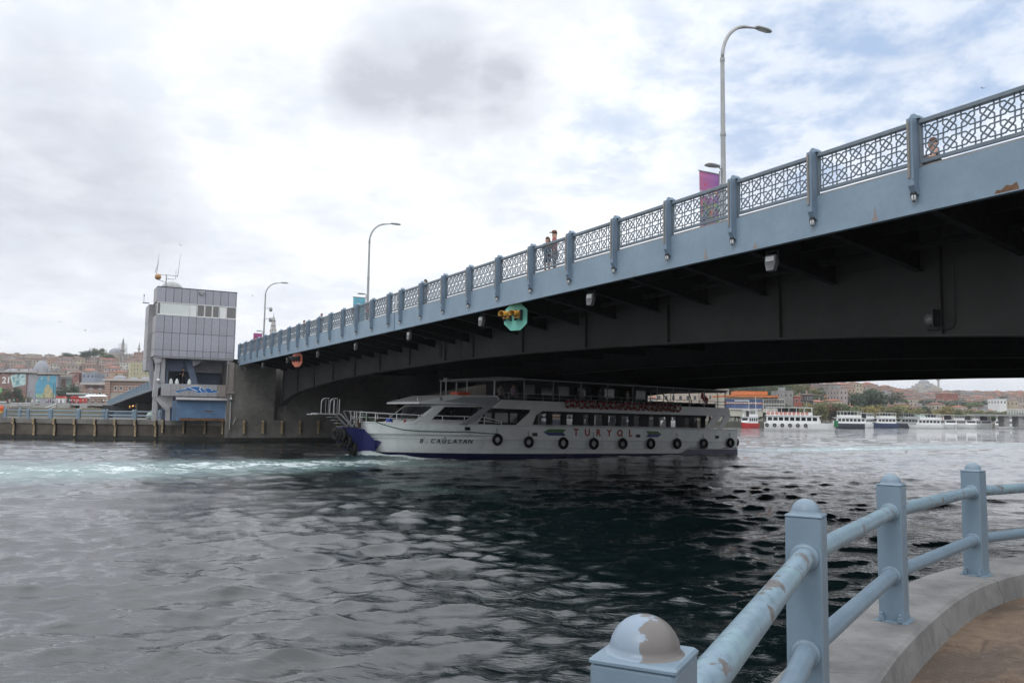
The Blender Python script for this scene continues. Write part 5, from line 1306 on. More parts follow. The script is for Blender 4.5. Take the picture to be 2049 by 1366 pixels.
def deck_item(name, lbl, cat, s, y, m, kind='barrel'):
    b = MB()
    if kind == 'barrel': b.lathe([(.2, 0), (.23, .1), (.235, .3), (.23, .5), (.2, .6), (.17, .62)], 14)
    elif kind == 'box': b.bbox((-.25, -.2, 0), (.25, .2, .45), .03); b.box((-.27, -.22, .45), (.27, .22, .5))
    else: b.lathe([(.12, 0), (.13, .3), (.1, .42), (.04, .5), (.04, .58)], 12)
    tag(b.build(name, m, None, fw(s, y, 2.12), FERRY_RZ), lbl, cat)
b = MB(); b.prism([(2.6, -1.2), (6.4, -2.2), (6.4, 2.2), (2.6, 1.2)], 2.0, 2.1); fix_normals(b.build('fore_deck', M['ferry_grey'], ferry))
deck_item('barrel', 'bright blue barrel standing on the ferry bow deck', 'barrel', 3.1, -.7, mat('blue_plastic', (.05, .1, .5), .4))
deck_item('crate', 'brown crate on the ferry bow deck beside the blue barrel', 'crate', 2.5, -.2, M['wood'], 'box')
deck_item('gas_bottle', 'red bottle on the ferry bow deck, the one nearer the blue barrel', 'gas bottle', 4.2, -.9, M['red'], 'bottle')
deck_item('gas_bottle', 'red bottle on the ferry bow deck, the one nearer the wheelhouse', 'gas bottle', 4.75, -1.0, M['darkred'], 'bottle')
deck_item('crate', 'dark blue locker on the ferry bow deck against the wheelhouse', 'locker', 4.6, -.2, M['navy'], 'box')
# tyres along the side
for i, (s, h) in enumerate(((9.99, 1.33), (12.62, 1.18), (15.71, 1.12), (18.58, 1.1), (21.45, 1.11), (24.37, 1.13), (27.26, 1.15), (30.3, 1.16), (33.6, 1.25), (34.75, 1.27))):
    b = MB(); R_ = (.31, .31, .34, .34, .33, .33, .33, .33, .31, .27)[i]
    b.torus((0, 0, 0), R_, .115, 'y', 22, 8)
    yy = -half(s, 1.2) - .15
    o = b.build('tyre', M['black'], None, fw(min(s, 34.75), yy if i < 9 else -3.2, h + .12 - .012 * s), FERRY_RZ)
    tag(o, f"black tyre fender on the ferry side, {('the one behind the ship name', 'below the first vent after the name', 'below the two colour arrow nearer the bow', 'under the letters T and U', 'under the letters Y and O', 'below the two colour arrow nearer the stern', 'first one past the arrow towards the stern', 'where the dark boot begins to rise', 'on the stern corner', 'hung round the stern corner, partly hidden')[i]}", 'tyre', 'tyre fenders along the ferry')
    if i < 9:
        b = MB(); b.tube([(0, .03, R_ + .05), (0, .12, R_ + .5)], .02, 5); b.build('lanyard', M['rope'], o)
# life rings strung on the rail
rr = MB(); rr.torus((0, 0, 0), .25, .085, 'y', 20, 8); 
ring_m = rr.mesh('life_ring', M['darkred'])
full = MB().torus((0, 0, 0), .25, .092, 'y', 40, 8)
wb = MB(); wb.add(full.v, [f_ for f_ in full.f if f_[0] // 8 in (0, 1, 2)], 0, True); wb.v = [full.v[k] for k in range(32)]; wb.f = [f_ for f_ in full.f if f_[0] // 8 in (0, 1, 2)]; band_m = wb.mesh('white_band', M['canopy'])
for i, s in enumerate(np.linspace(16.2, 27.4, 19)):
    o = place('life_ring', ring_m, None, fw(float(s), -3.66, 4.02 + .12 - .012 * float(s) + .03 * math.sin(i * 2.1)), FERRY_RZ)
    o.rotation_euler = (.1, .5 * i, FERRY_RZ + .25 * math.sin(i * 1.7))
    tag(o, 'dark red life ring in the row strung along the upper deck rail of the ferry', 'life ring', 'life rings along the ferry upper deck')
    for q in range(4): place('white_band', band_m, o, rot=(0, q * PI / 2, 0))
# names and arrows
def letters(txt, s0, s1, h, size, m, yfun, shear=0.0, bold=0.0, name='letter', dh=0.0):
    n = len(txt)
    for i, ch in enumerate(txt):
        if ch == ' ': continue
        s = s0 + (s1 - s0) * i / (n - 1)
        me = text_mesh(ch, size, .006, m, name, shear, bold)
        y = yfun(s); sl = math.atan2(yfun(s + .15) - yfun(s - .15), .3)
        o = place(name, me, ferry, (s, y, h + dh * (s - s0)), rot=(PI / 2, 0, sl))
letters('B.CA\u011eLAYAN', 4.75, 7.95, 1.14, .42, M['letter_dark'], lambda s: -half(s, 1.32) - .05, .25, .012, dh=.012)
letters('TURYOL', 16.95, 22.3, 1.9, .72, M['letter_red'], lambda s: -half(s, 1.9) - .02, 0, .022)
for sg in (-1,):
    def arrow(pts, m):
        b = MB(); b.prism(pts, 0, .012, 0, lambda x, z, y: (x, -half(x, 1.9) - .012 - y, z)); fix_normals(b.build('painted_arrow', m, ferry))
    arrow([(13.95, 1.9), (14.45, 2.13), (16.0, 2.13), (15.75, 1.9)], M['green']); arrow([(13.95, 1.895), (14.45, 1.66), (16.0, 1.66), (15.75, 1.895)], M['blue'])
    arrow([(23.95, 2.11), (25.2, 2.11), (25.62, 1.88), (24.15, 1.88)], M['green']); arrow([(24.15, 1.875), (25.62, 1.875), (25.2, 1.64), (23.95, 1.64)], M['blue'])
# flag at the stern
fg = thing('flag', 'red flag with white crescent and star on a slanted pole at the ferry stern', 'flag', fw(31.0, -2.8, 4.1), FERRY_RZ)
b = MB(); b.tube([(-.3, 0, 0), (.1, 0, 1.25)], .02, 6); b.build('pole', M['galv'], fg)
n = 8; vs = []; fs = []
for i in range(n + 1):
    for j in range(n + 1):
        u, v = i / n, j / n
        vs.append((.05 + u * .75 - .1 * v, .07 * math.sin(u * 5 + v) * u, 1.2 - .55 * v - u * .62))
fs = [(i * (n + 1) + j, (i + 1) * (n + 1) + j, (i + 1) * (n + 1) + j + 1, i * (n + 1) + j + 1) for i in range(n) for j in range(n)]
b = MB(); b.add(vs, fs, 0, True); c_ = b.build('cloth', M['red'], fg); mo = c_.modifiers.new('thick', 'SOLIDIFY'); mo.thickness = .004
b = MB(); cc = (.28, .78); outer_ = [(cc[0] + .13 * math.cos(a), cc[1] + .13 * math.sin(a)) for a in np.linspace(.6, 2 * PI - .6, 16)]; inner_ = [(cc[0] + .035 + .1 * math.cos(a), cc[1] + .1 * math.sin(a)) for a in np.linspace(2 * PI - .75, .75, 16)]
b.prism(outer_ + inner_, 0, .006, 0, lambda x, z, y: (x, -.1 - y, z)); fix_normals(b.build('crescent', M['white'], fg))
b = MB(); b.prism([((.05 if k % 2 == 0 else .02) * math.cos(k * PI / 5) + .44, (.05 if k % 2 == 0 else .02) * math.sin(k * PI / 5) + .74) for k in range(10)], 0, .006, 0, lambda x, z, y: (x, -.1 - y, z)); fix_normals(b.build('star', M['white'], fg))
# people aboard
person('person in a lilac shirt standing on the ferry upper deck behind the white post', fw(11.9, -2.7, 3.56), FERRY_RZ + .2, dict(STAND_L), pm_('lilac_shirt', (.42, .3, .38)), pm_('dark_jeans', (.03, .04, .06)), hair=(.12, .05, .03), group='people on the ferry')
person('person in a pale hooded top beside the person in lilac on the ferry', fw(11.2, -2.1, 3.56), FERRY_RZ - .2, dict(STAND_L), pm_('pale_grey_top', (.3, .3, .32)), pm_('black_trousers', (.02, .02, .02)), group='people on the ferry')
person('person in a green top with a red headscarf at the ferry stern', fw(31.9, -2.9, 1.62 - .2), FERRY_RZ + .3, dict(STAND_L), pm_('green_top', (.02, .15, .1)), pm_('dark_jeans', (.03, .04, .06)), cap=M['red'], group='people on the ferry')
for i, (s, y, c0) in enumerate(((18.2, -2.6, (.2, .2, .22)), (20.0, -2.7, (.12, .13, .16)), (22.9, -2.6, (.5, .5, .52)))):
    person(['person in grey at the ferry upper rail above the row of life rings', 'person in dark clothes at the ferry upper rail amidships', 'person in a white shirt at the ferry upper rail towards the stern'][i], fw(s, y, 3.5), FERRY_RZ + .3 * i, dict(STAND_L), pm_(f'shirt_{i}', c0), pm_('dark_jeans', (.03, .04, .06)), group='people on the ferry')

# ------------------------------------------------------------------ the far shores: terrain, houses, mosques, trees
def at(px, py, Y):
    d = _F + CR * ((px - 1024.5) / 1654.0) - CU * ((py - 683.0) / 1654.0)
    return (d.x / d.y * Y, Y, EYE + d.z / d.y * Y)
S_K = [-1.3, -.6, -.5, -.40, -.23, 0, .25, .33, .41, .50, .585, .8, 1.2]
def coast(s): return float(np.interp(s, S_K, [380, 342, 340, 336, 262, 240, 285, 352, 350, 400, 446, 620, 960]))
def hill_start(s): return float(np.interp(s, S_K, [520, 480, 470, 460, 400, 360, 365, 400, 440, 470, 520, 700, 1050]))
def hill_ridge(s): return float(np.interp(s, S_K, [1050, 1000, 1000, 1000, 900, 700, 520, 540, 700, 1150, 1150, 1300, 1700]))
def hill_top(s): return float(np.interp(s, S_K, [55, 56, 57, 60, 52, 30, 24, 25, 27, 36, 38, 44, 50]))
def ground(X, Y):
    s = X / Y; a, r, e = hill_start(s), hill_ridge(s), hill_top(s)
    base = 2.0 if s > -.3 else 3.4
    if Y < a: return base
    t = min(1, (Y - a) / (r - a)); t = t * t * (3 - 2 * t) * .55 + t * .45
    z = base + (e - base) * t + 1.6 * math.sin(X * .021) * math.sin(Y * .017) * t
    if Y > r: z = max(4, z - (Y - r) * .03)
    return z
def build_terrain():
    ns, rows = 120, [0, .006, .05, .12, .2, .28, .36, .44, .52, .6, .68, .76, .84, .92, 1.0, 1.15, 1.4, 2.0, 3.2]
    vs = []; fs = []
    for i in range(ns + 1):
        s = -1.3 + 2.5 * i / ns; c = coast(s); r = hill_ridge(s)
        for k, q in enumerate(rows):
            Y = c + (r - c) * q; X = s * Y
            vs.append((X, Y, ground(X, Y) - .05 if k else -3))
    m_ = len(rows)
    fs = [(i * m_ + k, (i + 1) * m_ + k, (i + 1) * m_ + k + 1, i * m_ + k + 1) for i in range(ns) for k in range(m_ - 1)]
    b = MB(); b.add(vs, fs, 0, False)
    tag(b.build('hills', mat('hillside_ground', (.10, .098, .07), .95, .3, .02)), kind='structure')
build_terrain()

TINT = [(.42, .36, .30), (.36, .30, .26), (.46, .43, .38), (.33, .25, .21), (.40, .30, .22), (.30, .28, .27), (.48, .46, .42), (.35, .27, .24), (.44, .38, .28), (.26, .22, .20), (.38, .33, .31), (.45, .30, .22)]
WALLS = [mat(f'house_wall_{i}', c, .9, .12, .25) for i, c in enumerate(TINT)]
WNAME = ['tan', 'dusty pink', 'pale stone', 'brown', 'ochre', 'grey', 'off white', 'rose brown', 'sand', 'dark brown', 'mauve grey', 'terracotta']
ROOFS = [mat('clay_tile_roof', (.20, .105, .078), .9, .25, .5), mat('old_tile_roof', (.17, .115, .095), .9, .25, .5), mat('grey_sheet_roof', (.27, .27, .27), .7, .15, .4), mat('bright_tile_roof', (.30, .12, .075), .85, .2, .5)]
RNAME = ['red tile', 'brown tile', 'grey flat', 'bright tile']
WIN = mat('far_window', (.045, .05, .06), .3, .2, .3)
TRIM = mat('pale_trim', (.5, .48, .45), .8)
def hipped(b, w, d, h, rh, ov=.4, mi=0):
    a, c = w / 2 + ov, d / 2 + ov
    if w >= d: r = [(-(a - c), 0, h + rh), ((a - c), 0, h + rh)]
    else: r = [(0, -(c - a), h + rh), (0, (c - a), h + rh)]
    v = [(-a, -c, h), (a, -c, h), (a, c, h), (-a, c, h), (-a, -c, h - .25), (a, -c, h - .25), (a, c, h - .25), (-a, c, h - .25)] + r
    if w >= d: f = [(0, 1, 9, 8), (1, 2, 9), (2, 3, 8, 9), (3, 0, 8)]
    else: f = [(0, 1, 8), (1, 2, 9, 8), (2, 3, 9), (3, 0, 8, 9)]
    f += [(0, 4, 5, 1), (1, 5, 6, 2), (2, 6, 7, 3), (3, 7, 4, 0), (7, 6, 5, 4)]
    return b.add(v, f, mi)
def house(X, Y, w, d, h, rz, wi, ri, label, group, detail=False, cat='house', name='house', z=None, wall_m=None, roof_m=None, below=5.0):
    z = ground(X, Y) if z is None else z
    r = thing(name, label, cat, (X, Y, z), rz, group)
    b = MB(); b.box((-w / 2, -d / 2, -below), (w / 2, d / 2, h))
    if ri in (2, 4): b.box((-w / 2 - .2, -d / 2 - .2, h + .002), (w / 2 + .2, d / 2 + .2, h + .35), 0)
    b.build('wall', wall_m or WALLS[wi], r)
    rb = MB()
    if ri == 2:
        rb.box((-w / 2 + .3, -d / 2 + .3, h + .352), (w / 2 - .3, d / 2 - .3, h + .5)); rb.box((-w * .15, -d * .1, h + .5), (w * .2, d * .2, h + 2.2))
    else: hipped(rb, w, d, h + .26, min(w, d) * random.uniform(.12, .2), .25)
    ro = rb.build('roof', roof_m or ROOFS[ri], r)
    if random.random() < .5 and ri != 2:
        c = MB(); c.box((w * .2, d * .1, h), (w * .2 + .7, d * .1 + .7, h + 2.6)); c.build('chimney', WALLS[3], ro)
    st = max(1, int(h / 2.9)); nw = max(2, int(w / 2.5)); nd = max(2, int(d / 2.8))
    spots = []
    for k in range(st):
        z0 = h - 2.6 - k * 2.9
        if z0 < -1: continue
        for i in range(nw): spots.append(((-w / 2 + (i + .5) * w / nw, -d / 2, z0), 0))
        for i in range(nd):
            spots.append(((w / 2, -d / 2 + (i + .5) * d / nd, z0), 1)); spots.append(((-w / 2, -d / 2 + (i + .5) * d / nd, z0), 2))
    if detail:
        fm = MB(); fm.box((-.55, -.06, 0), (.55, .0, 1.55)); fm = fm.mesh('window', TRIM)
        pm2 = MB(); pm2.box((-.44, -.085, .1), (.44, -.0605, 1.45)); pm2 = pm2.mesh('pane', WIN)
        for (x, y, z0), k in spots:
            wo = place('window', fm, r, (x, y, z0), (0, PI / 2, -PI / 2)[k]); place('pane', pm2, wo)
    else:
        wb_ = MB()
        for (x, y, z0), k in spots:
            if random.random() < .1: continue
            if k == 0: wb_.box((x - .5, y - .06, z0), (x + .5, y - .01, z0 + 1.5))
            elif k == 1: wb_.box((x + .01, y - .5, z0), (x + .06, y + .5, z0 + 1.5))
            else: wb_.box((x - .06, y - .5, z0), (x - .01, y + .5, z0 + 1.5))
        tag(wb_.build('windows', WIN, r), kind='stuff')
    return r
def scatter(n, s0, s1, y0, y1, group, where, sizes, seed, avoid=()):
    g = random.Random(seed); random.seed(seed); placed = []
    tries = 0
    while len(placed) < n and tries < 6000:
        tries += 1
        s = g.uniform(s0, s1); lo = max(y0, coast(s) + 30); hi = min(y1, hill_ridge(s) + 25); Y = lo + (hi - lo) * g.random() ** .9; X = s * Y
        w, d, h = g.uniform(*sizes[0]), g.uniform(*sizes[1]), g.uniform(*sizes[2])
        if any(abs(X - a) < (w + c) / 2 * .85 and abs(Y - b_) < 17 for a, b_, c in placed): continue
        if any(a0 < s < a1 and b0 < Y < b1 for a0, a1, b0, b1 in avoid): continue
        wi, ri = g.randrange(len(TINT)), g.choice((0, 1, 1, 2, 2, 0, 1, 3))
        placed.append((X, Y, w))
        st = max(1, int(h / 2.9)); num = ['one', 'two', 'three', 'four', 'five', 'six', 'seven', 'eight'][min(st, 8) - 1]
        far = 'high up' if Y > y0 + .66 * (y1 - y0) else ('halfway up' if Y > y0 + .33 * (y1 - y0) else 'low down')
        house(X, Y, w, d, h, g.uniform(-.35, .35) - math.atan2(X, Y) * .5, wi, ri, f'{WNAME[wi]} {num} storey house, {RNAME[ri]} roof, {far} {where}', group)
NUM = ['one', 'two', 'three', 'four', 'five', 'six', 'seven', 'eight']
def far_houses(n, s0, s1, y0, y1, seed, sizes, lbl):
    """the farthest roofs of a hill, past the number that stay single things"""
    g = random.Random(seed); W_ = MB(); k = 0; mats = WALLS + ROOFS + [WIN]; nW = len(WALLS)
    rows = []
    for _ in range(n):
        s = g.uniform(s0, s1); lo, hi = y0, min(y1, hill_ridge(s) + 30); rows.append((lo + (hi - lo) * g.random() ** .8, s))
    for Y, s in rows:
        X = s * Y; z = ground(X, Y); w, d, h = g.uniform(*sizes[0]), g.uniform(7, 11), g.uniform(*sizes[1])
        wi, ri = g.randrange(nW), g.choice((0, 1, 1, 2, 2, 3)); q = MB()
        q.box((-w / 2, -d / 2, -4), (w / 2, d / 2, h), wi)
        if ri == 2: q.box((-w / 2 + .3, -d / 2 + .3, h + .01), (w / 2 - .3, d / 2 - .3, h + .3), nW + 2)
        else: hipped(q, w, d, h + .26, min(w, d) * g.uniform(.12, .22), .25, nW + ri)
        for st in range(max(1, int(h / 2.9))):
            for i in range(max(2, int(w / 2.4))):
                x = -w / 2 + (i + .5) * w / max(2, int(w / 2.4)); z0 = h - 2.4 - st * 2.9; q.box((x - .5, -d / 2 - .06, z0), (x + .5, -d / 2 - .01, z0 + 1.4), len(mats) - 1)
        a = g.uniform(-.35, .35); ca, sa = math.cos(a), math.sin(a); o = len(W_.v)
        W_.v += [(X + x * ca - y * sa, Y + x * sa + y * ca, z + zz) for x, y, zz in q.v]; W_.f += [tuple(i + o for i in f) for f in q.f]; W_.m += q.m; W_.sm += q.sm
    o = W_.build('distant_houses', mats); tag(o, lbl, kind='stuff')
scatter(112, -.66, -.42, 490, 840, 'houses on the mosque hill', 'the mosque hill', ((8, 16), (8, 12), (6, 12)), 11)
far_houses(120, -.68, -.40, 830, 1010, 12, ((6, 14), (6, 12)), 'crowded houses along the ridge of the mosque hill')
scatter(26, .27, .40, 430, 545, 'houses below the wooded slope', 'the wooded slope', ((7, 12), (7, 10), (5, 9)), 21, avoid=((.25, .345, 425, 600),))
scatter(135, .40, .66, 480, 820, 'houses on the far hill', 'the far hill', ((6, 12), (6, 10), (4, 8)), 31)
far_houses(380, .39, .70, 790, 1190, 32, ((5, 11), (4, 8)), 'crowded houses on the upper slope of the far hill')
far_houses(130, .70, 1.05, 640, 1400, 33, ((7, 15), (5, 9)), 'houses on the hill beyond the viaduct')
scatter(14, .06, .27, 320, 480, 'houses glimpsed under the bridge', 'the shore under the bridge', ((9, 18), (9, 13), (7, 14)), 41)

# ---- trees
def leaf_mat(name, col):
    m = bpy.data.materials.new(name); m.use_nodes = True
    N = NT(m.node_tree); p = N.n['Principled BSDF']
    oi = N.new('ShaderNodeObjectInfo'); geo = N.new('ShaderNodeNewGeometry')
    r = N.m('ADD', N.m('MULTIPLY', oi.outputs['Random'], .4), N.m('MULTIPLY', geo.outputs['Random Per Island'], .6))
    c = N.mix(r, tuple(x * .6 for x in col) + (1,), tuple(min(1, x * 1.5) for x in col) + (1,))
    N.l.new(c, p.inputs['Base Color']); p.inputs['Roughness'].default_value = .75
    return m
LEAF = {'dark green': leaf_mat('dark_leaves', (.05, .072, .042)), 'mid green': leaf_mat('mid_leaves', (.10, .13, .055)), 'olive': leaf_mat('olive_leaves', (.155, .155, .06)), 'yellowing': leaf_mat('yellowing_leaves', (.21, .175, .055)), 'russet': leaf_mat('russet_leaves', (.14, .085, .045))}
BARK = mat('bark', (.08, .06, .045), .9, .2, 3)
def crown_mesh(m, seed, n=520, flat_=1.0):
    g = np.random.default_rng(seed); b = MB()
    k = 9; cen = g.normal(0, .36, (k, 3)) * np.array([1, 1, .75]); rad = g.uniform(.32, .52, k)
    for i in range(n):
        j = g.integers(k); d = g.normal(0, 1, 3); d /= np.linalg.norm(d)
        p = cen[j] + d * rad[j] * g.uniform(.55, 1.05); p[2] = p[2] * flat_
        u_ = g.normal(0, 1, 3); u_ /= np.linalg.norm(u_); v_ = np.cross(u_, d); v_ /= np.linalg.norm(v_) + 1e-6
        s_ = g.uniform(.036, .078)
        a_, c_ = u_ * s_, v_ * s_ * g.uniform(.6, 1)
        b.add([p - a_, p + c_, p + a_, p - c_], [(0, 1, 2, 3)])
    return b.mesh('crown', m)
CROWNS = {}
for nm, m in LEAF.items(): CROWNS[nm] = [crown_mesh(m, hash_ + 3, 1900, f_) for hash_, f_ in ((1, .9), (2, 1.0), (3, .8))]
tk = MB(); tk.tube([(0, 0, -1.2), (.03, .02, 0), (-.02, 0, .5), (.03, .0, 1.0)], [.07, .05, .04, .025], 7)
for q in range(4): tk.tube([(0, 0, .35 + .1 * q), (.28 * math.cos(q * 1.9), .28 * math.sin(q * 1.9), .85 + .08 * q)], [.028, .012], 5)
trunk_m = tk.mesh('trunk', BARK)
def tree(X, Y, h, wid, kind, label, group, z=None):
    z = ground(X, Y) if z is None else z
    r = thing('tree', label, 'tree', (X, Y, z), random.uniform(0, 6), group)
    place('trunk', trunk_m, r, (0, 0, 0), sc=(h * .5, h * .5, h * .6))
    place('crown', random.choice(CROWNS[kind]), r, (0, 0, h * .58), sc=(wid * .62, wid * .62, h * .56))
    return r
random.seed(5)
kinds = list(LEAF)
# wooded slope across the water
g = random.Random(8); done = []
while len(done) < 120:
    s = g.uniform(.235, .40); Y = g.uniform(440, 560)
    if s > .345 and Y > 500: continue
    X = s * Y
    if any((X - a) ** 2 + (Y - c) ** 2 < 20 for a, c in done): continue
    done.append((X, Y)); k = g.choice(('dark green', 'dark green', 'mid green', 'dark green', 'olive'))
    tree(X, Y, g.uniform(8, 13), g.uniform(8, 12), k, f'{k} broadleaf tree in the dense wood on the slope across the water', 'trees of the wooded slope')
# row along the far shore behind the boats
for i in range(52):
    s = .268 + .39 * i / 51 + g.uniform(-.003, .003); Y = coast(s) + g.uniform(18, 42); k = g.choice(('mid green', 'olive', 'olive', 'yellowing', 'russet', 'dark green', 'mid green'))
    tree(s * Y, Y, g.uniform(6.5, 9.5), g.uniform(7, 12), k, f'{k} tree in the row along the far shore behind the moored boats', 'shore trees behind the moored boats')
# clumps on the far hill
for i, (px, py, Y, h, w, k) in enumerate(((1732, 800, 520, 17, 24, 'dark green'), (1712, 803, 500, 14, 16, 'dark green'), (1756, 802, 560, 15, 18, 'dark green'), (1775, 806, 600, 11, 16, 'mid green'), (1800, 803, 640, 9, 12, 'mid green'), (1880, 808, 640, 12, 24, 'dark green'), (1905, 806, 640, 11, 22, 'dark green'), (1930, 806, 660, 12, 24, 'dark green'), (1950, 808, 640, 11, 20, 'mid green'), (1975, 806, 700, 12, 20, 'dark green'), (2006, 792, 820, 11, 16, 'dark green'), (2040, 795, 900, 10, 16, 'mid green'), (1990, 800, 760, 8, 16, 'dark green'))):
    X, Y_, z = at(px, py, Y); tree(X, Y_, h, w, k, f'{k} clump of foliage among the roofs of the far hill', 'tree clumps among the far roofs', z=min(z, ground(X, Y_)))
# trees of the hill of minarets and its shore
for px, Y, h, w, k, lb in ((196, 880, 13.5, 15, 'mid green', 'large rounded green tree on the ridge between two minarets'), (181, 875, 9, 12, 'dark green', 'dark tree on the ridge below the slim minaret'), (165, 870, 8, 13, 'dark green', 'dark bushy tree on the ridge beside the large rounded tree'), (214, 872, 6, 13, 'mid green', 'low tree below the great dome on the ridge'), (138, 875, 7, 12, 'dark green', 'small dark tree on the ridge above the pink houses'), (150, 405, 11, 10, 'dark green', 'dark tree between the draped mosque and the brick bazaar'), (156, 400, 9, 8, 'dark green', 'smaller dark tree beside the draped mosque'), (38, 360, 8.5, 7, 'dark green', 'round dark tree in front of the draped mosque wall'), (48, 362, 5, 5, 'mid green', 'bush at the foot of the round dark tree'), (14, 365, 3, 8, 'mid green', 'low shrub at the foot of the draped mosque'), (4, 380, 7, 6, 'mid green', 'bright green tree at the edge of the draped mosque')):
    X, Y_, z = at(px, 718, Y); tree(X, Y_, h, w, k, lb, 'trees of the mosque shore', z=(z if Y > 800 else None))

# ---- domes and minarets
LEAD = mat('lead_roof', (.25, .26, .285), .6, .12, .3)
STONE = mat('mosque_stone', (.38, .35, .31), .85, .12, .2)
def dome(parent, c, r, m=LEAD, hf=.62, drum=.0):
    b = MB()
    if drum: b.lathe([(r * 1.02, -drum), (r * 1.02, 0)], 24, c, smooth=False); b.build('drum', STONE, parent); b = MB()
    b.lathe([(r * math.cos(a), r * hf * math.sin(a)) for a in np.linspace(0, PI / 2 - .03, 9)] + [(.12, r * hf + .2), (.06, r * hf + 1.6)], 24, c)
    return b.build('dome', m, parent)
def minaret(px, py_top, py_bot, Y, label, wpx=6.0, scaff=False, balc=(.62,)):
    X, _, zt = at(px, py_top, Y); zb = at(px, py_bot, Y)[2] - 8; R_ = wpx / 1654 * Y / 2; H = zt - zb
    r = thing('minaret', label, 'minaret', (X, Y, zb), 0, 'minarets on the skyline')
    b = MB(); b.lathe([(R_ * 1.5, 0), (R_ * 1.4, H * .12), (R_, H * .16), (R_ * .85, H * .74)], 12); b.build('shaft', STONE, r)
    b = MB(); b.lathe([(R_ * .95, H * .74), (R_ * .05, H * .985), (.05, H)], 12); b.build('spire', LEAD, r)
    for q in balc:
        b = MB(); b.lathe([(R_, H * q - R_ * 1.0), (R_ * 1.75, H * q), (R_ * 1.75, H * q + 1.1), (R_ * 1.0, H * q + 1.1)], 12); b.build('balcony', STONE, r)
    if scaff:
        b = MB()
        for q in np.linspace(.36, .72, 6):
            w = R_ * (2.9 if q < .6 else 2.2)
            for a in range(4):
                p0 = (w * math.cos(a * PI / 2 + .4), w * math.sin(a * PI / 2 + .4), H * q); p1 = (w * math.cos((a + 1) * PI / 2 + .4), w * math.sin((a + 1) * PI / 2 + .4), H * q)
                b.tube([p0, p1], .28, 4)
        for a in range(4): b.tube([(R_ * 2.4 * math.cos(a * PI / 2 + .4), R_ * 2.4 * math.sin(a * PI / 2 + .4), H * .3), (R_ * 2.4 * math.cos(a * PI / 2 + .4), R_ * 2.4 * math.sin(a * PI / 2 + .4), H * .74)], .18, 4)
        b.build('scaffold', M['galv'], r)
minaret(247, 674, 713, 890, 'scaffolded minaret beside the great dome on the ridge', 6.0, True, (.5,))
minaret(279, 684, 708, 900, 'slim minaret above the brick block next to the tower', 3.6)
minaret(180, 693, 713, 895, 'slim minaret beside the large rounded tree on the ridge', 3.0)
minaret(98, 704, 718, 880, 'short minaret standing alone among the ridge houses', 2.6)
minaret(1877, 742, 778, 1250, 'minaret beside the many domed mosque on the far hill', 4.2)
minaret(1918, 800, 818, 620, 'small minaret low on the far hill behind the ferry shed', 1.4)
def mosque_hill(px, pyb, Y, wpx, label, levels):
    X, _, zb = at(px, pyb, Y); k = Y / 1654
    r = thing('mosque', label, 'mosque', (X, Y, zb), 0)
    for (dx, z0, w, h) in levels['walls']:
        b = MB(); b.box(((dx - w / 2) * k, -w * k * .4, z0 * k - (6 if z0 == 0 else 0)), ((dx + w / 2) * k, w * k * .4, (z0 + h) * k)); b.build('wall', STONE, r)
    for (dx, z0, rr_, hf, dy) in levels['domes']: dome(r, (dx * k, dy * k, z0 * k), rr_ * k, hf=hf, drum=1.2)
    return r
mosque_hill(231, 713, 900, 40, 'great domed mosque on the ridge beside the scaffolded minaret', dict(walls=[(0, 0, 40, 5)], domes=[(0, 6.0, 13.2, .82, 0), (-16, 3, 5, .7, -4), (17, 3, 5, .7, -4)]))
mosque_hill(1849, 781, 1240, 50, 'many domed mosque crowning the far hill', dict(walls=[(0, 0, 52, 5), (0, 5, 36, 5), (0, 10, 26, 4)], domes=[(0, 14.5, 10.5, .75, 0), (-14, 9, 6, .7, -4), (14, 9, 6, .7, -4), (-20, 5, 5, .7, -6), (20, 5, 5, .7, -6), (0, 8, 8, .6, -10), (-8, 5, 4, .7, -14), (8, 5, 4, .7, -14)]))
# old fire watch tower showing over the parapet
X, Y, zt = at(548, 624, 1050); zb = 30
r = thing('watch_tower', 'pale tiered watch tower rising behind the bridge parapet', 'tower', (X, Y, zb))
H = zt - zb; k = 1050 / 1654
b = MB(); b.lathe([(9 * k, 0), (7.5 * k, H * .62)], 16); b.build('shaft', STONE, r)
for q, w in ((.62, 8), (.68, 6.8), (.74, 6.2), (.80, 4.6), (.86, 3.8)):
    b = MB(); b.lathe([(w * k * 1.12, H * q), (w * k * 1.12, H * q + .8), (w * k * .92, H * q + .9), (w * k * .88, H * (q + .055)), (w * k * 1.0, H * (q + .06))], 16, smooth=False); b.build('tier', TRIM, r)
    b = MB()
    for a in range(8): b.box((w * k * .9 * math.cos(a * PI / 4) - .5, w * k * .9 * math.sin(a * PI / 4) - .5, H * q + 1.4), (w * k * .9 * math.cos(a * PI / 4) + .5, w * k * .9 * math.sin(a * PI / 4) + .5, H * q + 3.2))
    tag(b.build('windows', WIN, r), kind='stuff')
b = MB(); b.lathe([(3.2 * k, H * .91), (1.0 * k, H * .94), (.35, H * .95), (.2, H)], 10); b.build('spire', LEAD, r)

